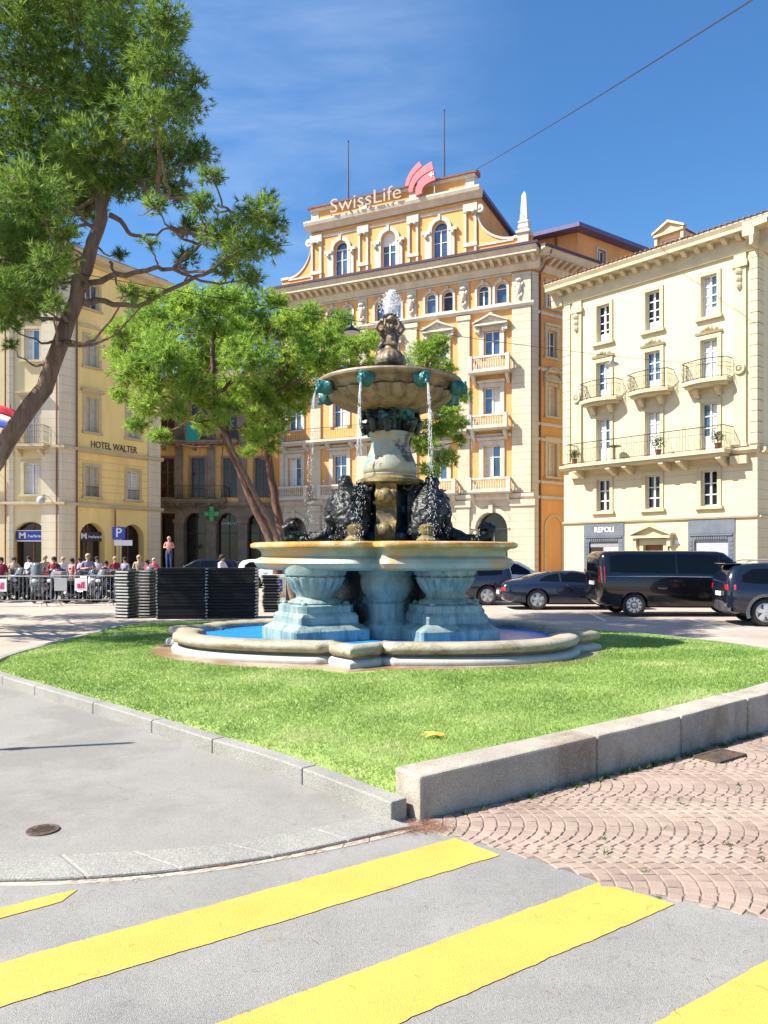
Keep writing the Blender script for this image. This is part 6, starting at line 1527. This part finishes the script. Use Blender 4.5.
# ------------------------------------------------------------------ people
M['skin'] = mat('skin', (.55, .33, .24), .6, .15, 8); M['hair_dark'] = mat('dark_hair', (.03, .02, .015), .8, .3, 20); M['hair_light'] = mat('light_hair', (.45, .33, .2), .8, .3, 20)
def cloth(name, c): M[name] = mat(name, c, .85, .2, 6, .2, 40); return M[name]
for n_, c_ in dict(shirt_red=(.30, .02, .05), shirt_violet=(.30, .26, .38), shirt_pink=(.75, .08, .22), shirt_white=(.72, .74, .80), shirt_tan=(.50, .38, .28), shirt_rose=(.62, .25, .25), jeans=(.05, .08, .22), trousers_dark=(.03, .03, .04), trousers_grey=(.2, .2, .2)).items(): cloth(n_, c_)
def person(label, loc, rz, shirt, trousers, hair='hair_dark', h=1.72, arms='down', group=None, hat=None):
    k = h/1.72
    V = []; Rr = []; E = []; seg = []
    def v(p, r, part, par=None):
        V.append(Vector(p)*k); Rr.append(r*k); seg.append(part)
        if par is not None: E.append((par, len(V)-1))
        return len(V)-1
    pel = v((0,0,.95), .14, 1); wai = v((0,.01,1.08), .125, 0, pel); che = v((0,.01,1.28), .15, 0, wai); nb = v((0,.015,1.44), .075, 0, che); nk = v((0,0,1.51), .052, 2, nb); hd = v((0,-.02,1.60), .088, 2, nk); tp = v((0,-.015,1.68), .065, 2, hd)
    v((0,-.105,1.585), .02, 2, hd)      # nose
    for s in (-1, 1):
        sh = v((s*.17,.01,1.42), .062, 0, che)
        if arms == 'down': el, wr_, pl = (s*.23,.03,1.14), (s*.24,-.05,.90), (s*.24,-.07,.83)
        elif arms == 'fold': el, wr_, pl = (s*.25,-.02,1.16), (s*.1,-.22,1.18), (s*.04,-.25,1.2)
        else: el, wr_, pl = (s*.24,-.1,1.16), (s*.17,-.32,1.2), (s*.15,-.39,1.21)
        e = v(el, .046, 0, sh); w = v(wr_, .032, 2, e); p = v(pl, .034, 2, w)
        d = (Vector(pl)-Vector(wr_)).normalized()
        for q in range(4):
            b = Vector(pl) + Vector((0, (q-1.5)*.02, 0)) + d*.035; f1 = v(b, .010, 2, p); v(b + d*(.045-.006*abs(q-1.3)) + Vector((-s*.012, 0, 0)), .008, 2, f1)
        t = v(Vector(wr_) + d*.03 + Vector((-s*.015, -.035, 0)), .011, 2, w); v(Vector(wr_) + d*.07 + Vector((-s*.02, -.045, 0)), .009, 2, t)
        hp = v((s*.09,0,.9), .105, 1, pel); kn = v((s*.1,-.02*s,.5), .065, 1, hp); an = v((s*.1,.03+.0*s,.09), .045, 1, kn); ft = v((s*.1,-.02,.04), .042, 3, an); v((s*.11,-.15,.03), .035, 3, ft)
    me = bpy.data.meshes.new('person'); me.from_pydata([tuple(a) for a in V], E, []); o = bpy.data.objects.new('person', me); COL.objects.link(o)
    m = o.modifiers.new('s', 'SKIN'); 
    for i, sv in enumerate(me.skin_vertices[0].data): sv.radius = (Rr[i], Rr[i]); sv.use_root = (i == 0)
    m.use_smooth_shade = True; ss = o.modifiers.new('ss', 'SUBSURF'); ss.levels = ss.render_levels = 1
    frozen(o); me = o.data; me.materials.clear()
    for q in (shirt, trousers, 'skin', 'trousers_dark'): me.materials.append(M[q])
    nps = np.array([tuple(a) for a in V])
    ea = [(V[a], V[b], seg[b]) for a, b in E]
    for p in me.polygons:
        c = p.center; best = 9e9; sg = 0
        for a, b, s in ea:
            d = b-a; t = max(0, min(1, (c-a).dot(d)/max(1e-9, d.dot(d)))); l = (c-a-d*t).length
            if l < best: best = l; sg = s
        p.material_index = sg; p.use_smooth = True
    o.location = loc; o.rotation_euler = (0, 0, rz); tag(o, label, 'person', group)
    mb = MB(); mb.ball(Vector((0, .0, 1.645))*k, Vector((.1, .112, .095))*k, 14, 8); mb.ball(Vector((0, .05, 1.58))*k, Vector((.088, .07, .1))*k, 12, 8); mb.build('hair' if not hat else 'cap', M[hair], o, smooth=70)
    for s in (-1, 1):
        mb = MB(); mb.ball(Vector((s*.034, -.098, 1.605))*k, .012*k, 6, 4); mb.build('eye', M['hair_dark'], o)
    return o
def people():
    P = [((54,0), 31.0, 'person in a dark red jacket standing behind the barrier and scooters', .2, 'shirt_red', 'trousers_dark', 'hair_dark', 1.72, 'fold'),
         ((72,0), 32.5, 'dark haired person in a rose top among the scooters', -.5, 'shirt_rose', 'trousers_grey', 'hair_dark', 1.66, 'down'),
         ((88,0), 30.5, 'light haired person in a violet grey top standing behind the scooter with the top box', .5, 'shirt_violet', 'jeans', 'hair_light', 1.84, 'fold'),
         ((45,0), 33.5, 'light haired person in a tan shirt under the blue bank sign', .9, 'shirt_tan', 'trousers_grey', 'hair_light', 1.78, 'down'),
         ((106,0), 32.0, 'person in a bright pink top below the parking sign', -.3, 'shirt_pink', 'trousers_dark', 'hair_dark', 1.55, 'fold'),
         ((139,0), 33.0, 'person in a tan top with light hair behind the narrow black stack', .4, 'shirt_tan', 'jeans', 'hair_light', 1.78, 'down'),
         ((147,0), 31.5, 'person in a dark red shirt next to the tan one behind the narrow black stack', -.6, 'shirt_red', 'trousers_dark', 'hair_dark', 1.6, 'fold'),
         ((222,0), 30.0, 'person in a white shirt walking behind the wide black stack', 1.2, 'shirt_white', 'trousers_dark', 'hair_dark', 1.80, 'reach'),
         ((169,0), 46.0, 'person in a red top and blue trousers standing on a plinth by the arcade', 0.1, 'shirt_rose', 'jeans', 'hair_light', 2.0, 'fold'),
         ((14,0), 33.0, 'dark haired person in a tan shirt behind the leftmost scooters', .4, 'shirt_tan', 'trousers_grey', 'hair_dark', 1.7, 'fold'),
         ((29,0), 34.0, 'person in a white top standing before the arch with the blue sign', -.3, 'shirt_white', 'jeans', 'hair_dark', 1.74, 'down'),
         ((63,0), 34.5, 'light haired person in white beside the pale corner quoin', .7, 'shirt_white', 'trousers_dark', 'hair_light', 1.7, 'down'),
         ((80,0), 35.0, 'dark haired person in violet below the navy sign', -.8, 'shirt_violet', 'trousers_dark', 'hair_dark', 1.68, 'fold'),
         ((97,0), 34.0, 'dark haired person in white between the two right arches', .2, 'shirt_white', 'jeans', 'hair_dark', 1.72, 'fold'),
         ((115,0), 34.5, 'light haired person in dark red under the parking sign', .5, 'shirt_red', 'jeans', 'hair_light', 1.72, 'down'),
         ((125,0), 33.5, 'dark haired person in violet grey near the last yellow arch', -.4, 'shirt_violet', 'trousers_grey', 'hair_dark', 1.7, 'down'),
         ((154,0), 34.5, 'person in a pink top at the right end of the crowd', .3, 'shirt_pink', 'trousers_dark', 'hair_light', 1.66, 'fold'),
         ((1,0), 29.5, 'person in a dark red jacket cut by the left edge of the frame', .2, 'shirt_red', 'trousers_dark', 'hair_dark', 1.7, 'down')]
    for (px, _), Y, lab, rz, sh, tr, hr, h, arms in P:
        z = .9 if 'plinth' in lab else 0
        p = person(lab, ((px-384)*Y/770, Y, z), rz, sh, tr, hr, h, arms)
        if z:
            pl = MB(); pl.box(-.3, .3, -.3, .3, 0, .12); pl.box(-.25, .25, -.25, .25, .123, .78); pl.box(-.32, .32, -.32, .32, .783, .9)
            tag(pl.build('plinth', M['brown_stone'], None, ((px-384)*Y/770, Y, 0), bevel=.02), 'square brown plinth carrying the person in the red top', 'plinth')
# ------------------------------------------------------------------ scooters, barriers, stacks
def scooter(label, loc, rz, p, screen, box=None, big=False):
    root = empty('scooter', loc, label, 'scooter', 'scooters parked behind the barrier', rz); r = .27 if not big else .31
    for x in (-.62, .66):
        mb = MB(); P = []; m = 20
        pr = [(r*.6, .03), (r*.7, .055), (r*.95, .05), (r, .0), (r*.95, -.05), (r*.7, -.055), (r*.6, -.03)]
        for rr, d in pr:
            for k in range(m): w = 2*math.pi*k/m; P.append((x+rr*math.cos(w), d, r+rr*math.sin(w)))
        mb.add(P, [(i*m+k, i*m+(k+1) % m, (i+1)*m+(k+1) % m, (i+1)*m+k) for i in range(len(pr)-1) for k in range(m)]); wh = mb.build('wheel', M['rubber'], root, smooth=60)
        mb = MB()
        for k in range(5): w = 2*math.pi*k/5; mb.tube([(x, 0, r), (x+r*.65*math.cos(w), 0, r+r*.65*math.sin(w))], .02, 5)
        mb.build('rim', M['alloy'], wh)
    G = lambda a, d, b: (a, d, b)
    mb = MB(); mb.prism([(-.95,.62),(-.85,.5),(-.5,.38),(-.3,.26),(.2,.24),(.3,.35),(.42,.86),(.38,.92),(.3,.9),(.18,.4),(-.1,.4),(-.2,.7),(-.9,.76)], -.13, .13, G); b = mb.build('body', M[p], root, bevel=.04)
    mb = MB(); mb.prism([(.36,.3),(.5,.55),(.62,.72),(.5,.98),(.38,.98),(.3,.6)], -.19, .19, G); mb.build('front_shield', M[p], root, bevel=.05)
    mb = MB(); mb.prism([(-.92,.77),(-.15,.715),(-.12,.76),(-.3,.84),(-.55,.82),(-.9,.88)], -.14, .14, G); mb.build('seat', M['plastic'], root, bevel=.03)
    mb = MB(); mb.tube([(.66,.09,r), (.5,.09,.75)], .03, 8); mb.tube([(.66,-.09,r), (.5,-.09,.75)], .03, 8); mb.build('fork', M['grey_metal'], root)
    mb = MB(); mb.tube([(.34,-.36,1.02), (.42,-.2,1.04), (.44,0,1.0), (.42,.2,1.04), (.34,.36,1.02)], .018, 8); mb.tube([(.46,0,.8), (.44,0,1.0)], .03, 8)
    for s in (-1, 1): mb.tube([(.4,s*.25,1.04), (.42,s*.3,1.2)], .008, 5); mb.ball((.42,s*.3,1.23), (.02,.06,.04), 8, 5)
    mb.build('handlebar', M['plastic'], root)
    mb = MB(); mb.ball((.6,0,.82), (.06,.11,.07), 10, 6); mb.build('headlight', M['lamp_clear'], root)
    if screen:
        mb = MB(); P = []
        for i in range(6):
            t = i/5; 
            for k in range(7): a = -1+2*k/6; P.append((.56-.16*t-.1*a*a, a*(.2-.06*t*t*t), .95+screen*t))
        mb.add(P, [(i*7+k, i*7+k+1, i*7+8+k, i*7+7+k) for i in range(5) for k in range(6)]); so = mb.build('windscreen', M['screen'], root, smooth=60); s_ = so.modifiers.new('s', 'SOLIDIFY'); s_.thickness = .008
    if box:
        mb = MB(); mb.box(-1.12, -.7, -.21, .21, .92, 1.2); mb.build('top_box', M[box], root, bevel=.05); mb = MB(); mb.box(-1.127, -1.115, -.18, .18, 1.02, 1.08); mb.build('reflector', M['tail'], root)
    mb = MB(); mb.tube([(-.6,-.18,.3), (-.95,-.2,.42)], [.05, .06], 8); mb.build('exhaust', M['grey_metal'], root)
    mb = MB(); mb.tube([(0,.12,.25), (-.05,.3,.01)], .012, 6); mb.build('kick_stand', M['grey_metal'], root)
    return root
M['cladding'] = mat('grey_cladding', (.085, .085, .09), .5, .2, 6); M['screen'] = mat('smoked_screen', (.15, .17, .18), .15, .1, 4, coat=.4)
def street_things():
    S = [((14,0), 29.6, 'black scooter nearest the left edge behind the barrier', 70, 'paint_black', .0, None), ((27,0), 30.2, 'dark scooter with a black top box below the bank sign', -110, 'paint_black', .35, 'plastic'), ((39,0), 29.2, 'pale grey scooter with a tall rounded windscreen', -80, 'paint_grey', .55, None),
         ((63,0), 29.3, 'navy scooter beside the person in the dark red jacket', -120, 'paint_navy', .3, None), ((77,0), 29.0, 'dark scooter with a big silver top box', 75, 'paint_darkblue', .25, 'paint_grey'), ((95,0), 29.8, 'white scooter with bright front shield', -75, 'paint_white', .3, None), ((108,0), 29.2, 'black scooter with a red shield behind the barrier end', -105, 'paint_black', .3, None), ((122,0), 30.0, 'dark blue scooter beside the narrow black stack', 80, 'paint_navy', .3, 'plastic'), ((84,0), 31.4, 'red scooter in the second row behind the silver top box', 95, 'paint_red', .2, None), ((150,0), 30.6, 'grey scooter peeping over the narrow black stack', -70, 'paint_grey', .4, None), ((8,0), 31.2, 'black scooter in the second row at the left edge', 80, 'paint_black', .3, 'plastic'), ((34,0), 31.6, 'navy scooter in the second row behind the tall pale windscreen', 100, 'paint_navy', .2, None), ((58,0), 31.0, 'black scooter with a black box right behind the blank panel', 88, 'paint_black', .3, 'plastic'), ((101,0), 31.3, 'dark blue scooter behind the bright white one', 70, 'paint_darkblue', .35, None), ((117,0), 32.0, 'black scooter with a grey top box below the parking sign', 95, 'paint_black', .2, 'paint_grey'), ((131,0), 31.2, 'black scooter half hidden by the crooked stack', 100, 'paint_black', .3, None)]
    for (px, _), Y, lab, a, p, sc, bx in S: scooter(lab, ((px-384)*Y/770, Y, 0), R(a), p, sc, bx)
    # crowd barriers
    L = 2.35
    def barrier(label, x, y, rz, signs):
        root = empty('crowd_barrier', (x, y, 0), label, 'barrier', 'steel crowd barriers along the scooters', rz)
        mb = MB(); mb.tube([(0,0,.14), (0,0,.98), (.06,0,1.05), (L-.06,0,1.05), (L,0,.98), (L,0,.14)], .021, 8); mb.tube([(0,0,.2), (L,0,.2)], .018, 8); mb.build('frame', M['steel'], root)
        mb = MB()
        for k in range(1, 17): mb.tube([(L*k/17, 0, .2), (L*k/17, 0, 1.04)], .009, 6)
        mb.build('bars', M['steel'], root)
        for xx in (.25, L-.25):
            mb = MB(); mb.tube([(xx,-.28,.0), (xx,-.25,.05), (xx,0,.2), (xx,.25,.05), (xx,.28,.0)], .018, 6); mb.build('foot', M['steel'], root)
        for u, kind in signs:
            mb = MB(); mb.box(u-.22, u+.22, -.045, -.028, .52, .96); so = mb.build('sign_panel', M['white'] if kind else M['panel_grey'], root, bevel=.008)
            if kind: text('letters', 'ail', .3, (u, -.05, .72), (1,0,0), M['magenta'], so, .003, bold=.012)
    barrier('steel crowd barrier at the left edge with a pink lettered panel', (-17-384)*26.6/770, 26.6, 0, [(.62, 1)])
    barrier('steel crowd barrier with a blank grey panel and a pink lettered panel', (51-384)*27.2/770, 27.2, R(2), [(.35, 0), (1.06, 1)])
    barrier('steel crowd barrier half hidden by the narrow black stack', (116-384)*27.6/770, 27.6, R(3), [])
    # stacks of black platforms with pale edge strips: every panel is a thing
    ordn = ['topmost', 'second from the top', 'third from the top', 'fourth from the top', 'fifth from the top', 'sixth from the top', 'seventh from the top', 'eighth from the top', 'ninth from the top', 'tenth from the top', 'eleventh from the top', 'twelfth from the top', 'thirteenth from the top', 'fourteenth from the top', 'fifteenth from the top', 'lowest']
    def panel(w, d):
        root = empty('folded_table', (0,0,0)); 
        mb = MB(); mb.box(-w/2, w/2, -d/2, d/2, .006, .083); mb.build('table_top', M['black_board'], root, bevel=.003)
        for s in (-1, 1):
            mb = MB(); mb.box(s*w/2-(.03 if s > 0 else .012), s*w/2+(.012 if s > 0 else .03), -d/2-.004, d/2+.004, .038, .080); mb.build('edge_strip', M['strip_pale'], root, bevel=.004)
        if w < 1:
            for s in (-1, 1):
                mb = MB(); mb.box(-w/2+.034, w/2-.034, s*(d/2+.004)-.006, s*(d/2+.004)+.006, .052, .074); mb.build('side_strip', M['strip_side'], root, bevel=.003)
        return root
    protos = {}
    g = random.Random(3)
    def stack(x, y, rz, w, d, n, where, wob=.007, pitch=.0885):
        for k in range(n):
            if (w, d) not in protos: protos[w, d] = panel(w, d); o = protos[w, d]
            else: o = copy_tree(protos[w, d])
            o.location = (x + g.gauss(0, wob), y + g.gauss(0, wob), .004 + k*pitch); o.rotation_euler = (0, 0, rz + g.gauss(0, .005))
            i = n-1-k; nm = ordn[i] if k else 'lowest'
            tag(o, f'black folded table, {nm} in the {where}', 'folded table', 'stacked black folded tables')
    stack(-5.66, 21.75, R(6), 1.36, .75, 16, 'wide stack beside the striped one')
    stack(-4.29, 21.93, R(4), 1.36, .75, 16, 'wide stack nearest the fountain')
    stack(-6.98, 22.75, R(86), .8, .42, 15, 'striped stack against the wide ones', .012)
    stack(-7.28, 21.85, R(70), .5, .42, 15, 'crooked narrow stack', .018)
    stack(-3.55, 24.3, R(3), .5, .6, 13, 'small stack behind the fountain', .02)
    # board and kerbside box glimpsed between stack and fountain
    r = empty('menu_board', ((276-384)*25/770, 25, 0), 'small white framed notice board standing between the stacks and the fountain', 'notice board')
    mb = MB(); mb.box(-.32, .32, -.03, .03, .25, 1.15); mb.build('board', M['white'], r, bevel=.01); mb = MB(); mb.box(-.26, .26, -.036, -.031, .45, 1.08); mb.build('poster', M['pale_yellow'], r); mb = MB(); mb.box(-.02, .2, -.041, -.037, .6, 1.0); mb.build('picture', M['sign_blue'], r)
    mb = MB(); mb.box(-.26, .26, -.041, -.037, .46, .55); mb.build('orange_band', M['orange'], r)
    for s in (-1, 1): mb = MB(); mb.box(s*.27-.02, s*.27+.02, -.2, .2, 0, .04); mb.box(s*.27-.02, s*.27+.02, -.02, .02, .04, .247); mb.build('foot', M['iron'], r)
M['panel_grey'] = mat('blank_grey_panel', (.48, .49, .47), .6, .1, 4); M['magenta'] = mat('magenta_letters', (.62, .02, .16), .5, .1, 4)
M['black_board'] = mat('black_board', (.006, .006, .007), .75, .3, 5); M['strip_pale'] = mat('pale_edge_strip', (.46, .46, .44), .5, .35, 7); M['strip_side'] = mat('grey_side_strip', (.11, .13, .135), .5, .35, 7)
# ------------------------------------------------------------------ cables and lamps
def overhead():
    def cable(label, a, b, sag, rad=.009):
        mb = MB(); N = 40
        P = [a.lerp(b, k/N) - Vector((0,0,sag*4*(k/N)*(1-k/N))) for k in range(N+1)]; mb.tube(P, rad, 5)
        tag(mb.build('overhead_cable', M['iron'], None), label, 'cable', 'cables spanning the square'); return P
    a = dp(477, 169, 51.5); c = dp(745, 0, 20); d = c-a
    cable('long black cable rising to the upper right from the attic of the orange building', a, c + d*.35, .15, .022)
    A = dp(-80, 244, 14.5); B = dp(741, 367, 33.4)
    P = cable('thin black cable crossing the square in front of both big buildings', A, B, .35)
    def lamp(label, p, dark):
        r = empty('hanging_lamp', p, label, 'street lamp', 'street lamps hung on cables')
        mb = MB(); mb.lathe([(.02,.17),(.035,.15),(.05,.12),(.11,.08),(.2,.03),(.235,-.01),(.235,-.035),(.225,-.035)], 24, cap=True); mb.build('shade', M['iron'] if dark else M['steel'], r, smooth=40)
        mb = MB(); mb.lathe([(.001,-.09),(.11,-.08),(.18,-.055),(.22,-.033)], 24, cap=False); mb.build('diffuser', M['diffuser'], r, smooth=60)
        mb = MB(); mb.tube([(0,0,.16), (0,0,.3)], .012, 6); mb.build('hanger', M['iron'], r)
    def on(P, px):
        return min(P, key=lambda p: abs(384 + p.x*770/p.y - px))
    p = on(P, 348); lamp('dark hanging street lamp in front of the orange facade, left of the water jet', p - Vector((0,0,.3)), True)
    p = on(P, 617); lamp('grey hanging street lamp in front of the cream building', p - Vector((0,0,.3)), False)
    A2 = dp(62, 392, 48.5); B2 = dp(262, 372, 21.6)
    P2 = cable('thin cable carrying the lamp in front of the yellow hotel', A2, B2, .2)
    p = on(P2, 138); lamp('pale hanging street lamp between the hotel facade and the light green pine', p - Vector((0,0,.3)), False)
    # flag on the left building
    r = empty('flag', (-22.9, 47.2, 9.6), 'red and blue flag hanging out at the left edge, half behind the pine trunk', 'flag')
    mb = MB(); mb.tube([(-.9,1.7,-.4), (.3,-.6,1.3)], .03, 6); mb.build('pole', M['wood_brown'], r)
    for nm, z0, z1, m in (('red_stripe', -.0, .55, 'flag_red'), ('white_stripe', -.35, 0, 'white'), ('blue_stripe', -.8, -.35, 'flag_blue')):
        mb = MB(); P = []
        for i in range(13):
            t = i/12
            for k in range(4): z = z0+(z1-z0)*k/3; P.append((-1.5+2.2*t, -.3-.2*t+.08*math.sin(8*t+z*2), .9+z-.55*t*t))
        mb.add(P, [(i*4+k, i*4+k+1, i*4+5+k, i*4+4+k) for i in range(12) for k in range(3)]); o = mb.build(nm, M[m], r, smooth=60); s = o.modifiers.new('s', 'SOLIDIFY'); s.thickness = .01
    # slim sign post just outside the frame whose shadow lies on the pavement
    b = Vector((-6.05, 6.30, .04)); mb = MB(); mb.tube([(0,0,0), (0,0,4.05)], .035, 8); mb.lathe([(.07,0),(.07,.05),(.04,.08)], 12); mb.ball((0,0,3.0), (.06,.06,.12), 8, 6)
    tag(mb.build('slim_post', M['grey_metal'], None, b), 'slim metal post whose thin shadow lies across the grey pavement', 'post')
M['diffuser'] = mat('lamp_diffuser', (.62, .6, .55), .4, .1, 6); M['flag_red'] = mat('flag_red', (.62, .03, .05), .8, .1, 6); M['flag_blue'] = mat('flag_blue', (.03, .08, .42), .8, .1, 6)
# ------------------------------------------------------------------ light, sky, camera
SUN_AZ = Vector((-.976, -.22)).normalized(); SUN_EL = R(47)
def light():
    s = Vector((SUN_AZ.x*math.cos(SUN_EL), SUN_AZ.y*math.cos(SUN_EL), math.sin(SUN_EL)))
    l = bpy.data.lights.new('sun', 'SUN'); l.energy = 4.8; l.angle = R(.5); l.color = (1, .94, .83); o = bpy.data.objects.new('sun', l); COL.objects.link(o); o.location = (0, 0, 60); o.rotation_euler = (-s).to_track_quat('-Z', 'Y').to_euler()
    w = bpy.data.worlds.new('World'); SC.world = w; w.use_nodes = True; nt = w.node_tree; L = nt.links; bg = nt.nodes['Background']
    sk = nd(nt, 'ShaderNodeTexSky'); sk.sky_type = 'NISHITA'; sk.sun_disc = False; sk.sun_elevation = SUN_EL; sk.sun_rotation = math.atan2(SUN_AZ.x, SUN_AZ.y); sk.air_density = 1.0; sk.dust_density = .9; sk.ozone_density = 2.6; sk.altitude = 300
    # a few thin high clouds
    tc = nd(nt, 'ShaderNodeTexCoord'); mp = nd(nt, 'ShaderNodeMapping'); mp.inputs['Scale'].default_value = (1.2, 1.2, 5.5); mp.inputs['Rotation'].default_value = (.0, R(8), R(20)); mp.inputs['Location'].default_value = (.35, .2, .1); L.new(tc.outputs['Generated'], mp.inputs[0])
    n = nd(nt, 'ShaderNodeTexNoise'); n.inputs['Scale'].default_value = 2.1; n.inputs['Detail'].default_value = 9; n.inputs['Roughness'].default_value = .6; n.inputs['Distortion'].default_value = .5; L.new(mp.outputs[0], n.inputs['Vector'])
    mr = nd(nt, 'ShaderNodeMapRange'); mr.inputs[1].default_value = .38; mr.inputs[2].default_value = .8; mr.inputs[4].default_value = .2; L.new(n.outputs['Fac'], mr.inputs[0])
    dt = nd(nt, 'ShaderNodeVectorMath', operation='DOT_PRODUCT'); dv = Vector((-.13, 1, .53)).normalized(); dt.inputs[1].default_value = dv; L.new(tc.outputs['Generated'], dt.inputs[0])
    dm = nd(nt, 'ShaderNodeMapRange', interpolation_type='SMOOTHSTEP'); dm.inputs[1].default_value = .955; dm.inputs[2].default_value = .998; dm.inputs[3].default_value = .05; L.new(dt.outputs['Value'], dm.inputs[0])
    ml = nd(nt, 'ShaderNodeMath', operation='MULTIPLY'); L.new(mr.outputs[0], ml.inputs[0]); L.new(dm.outputs[0], ml.inputs[1])
    mx = nd(nt, 'ShaderNodeMix', data_type='RGBA'); L.new(ml.outputs[0], mx.inputs['Factor']); hs = nd(nt, 'ShaderNodeHueSaturation'); hs.inputs['Saturation'].default_value = 1.27; hs.inputs['Value'].default_value = .95; L.new(sk.outputs[0], hs.inputs['Color']); L.new(hs.outputs[0], mx.inputs[6]); mx.inputs[7].default_value = (6.5, 7.2, 8.2, 1); L.new(mx.outputs[2], bg.inputs['Color'])
    bg.inputs['Strength'].default_value = .1
    SC.view_settings.view_transform = 'Standard'; SC.view_settings.look = 'None'; SC.view_settings.exposure = 1.2; SC.view_settings.gamma = 1
    c = bpy.data.cameras.new('camera'); c.sensor_fit = 'HORIZONTAL'; c.sensor_width = 36; c.lens = 36*FPX/768; c.shift_y = (HOR-512)/768; c.clip_end = 2000; c.clip_start = .05
    o = bpy.data.objects.new('camera', c); COL.objects.link(o); o.location = (0, 0, EYE); o.rotation_euler = (R(90), 0, 0); SC.camera = o
    SC.render.resolution_x, SC.render.resolution_y = 768, 1024
    SC.cycles.max_bounces = 6; SC.cycles.diffuse_bounces = 3; SC.cycles.glossy_bounces = 3; SC.cycles.transmission_bounces = 4; SC.cycles.transparent_max_bounces = 16; SC.cycles.use_denoising = True; SC.cycles.caustics_reflective = False; SC.cycles.caustics_refractive = False
light(); ground(); big_building(); cream_building(); hotel(); arcade_house(); fountain(); trees(); vehicles(); people(); street_things(); overhead()
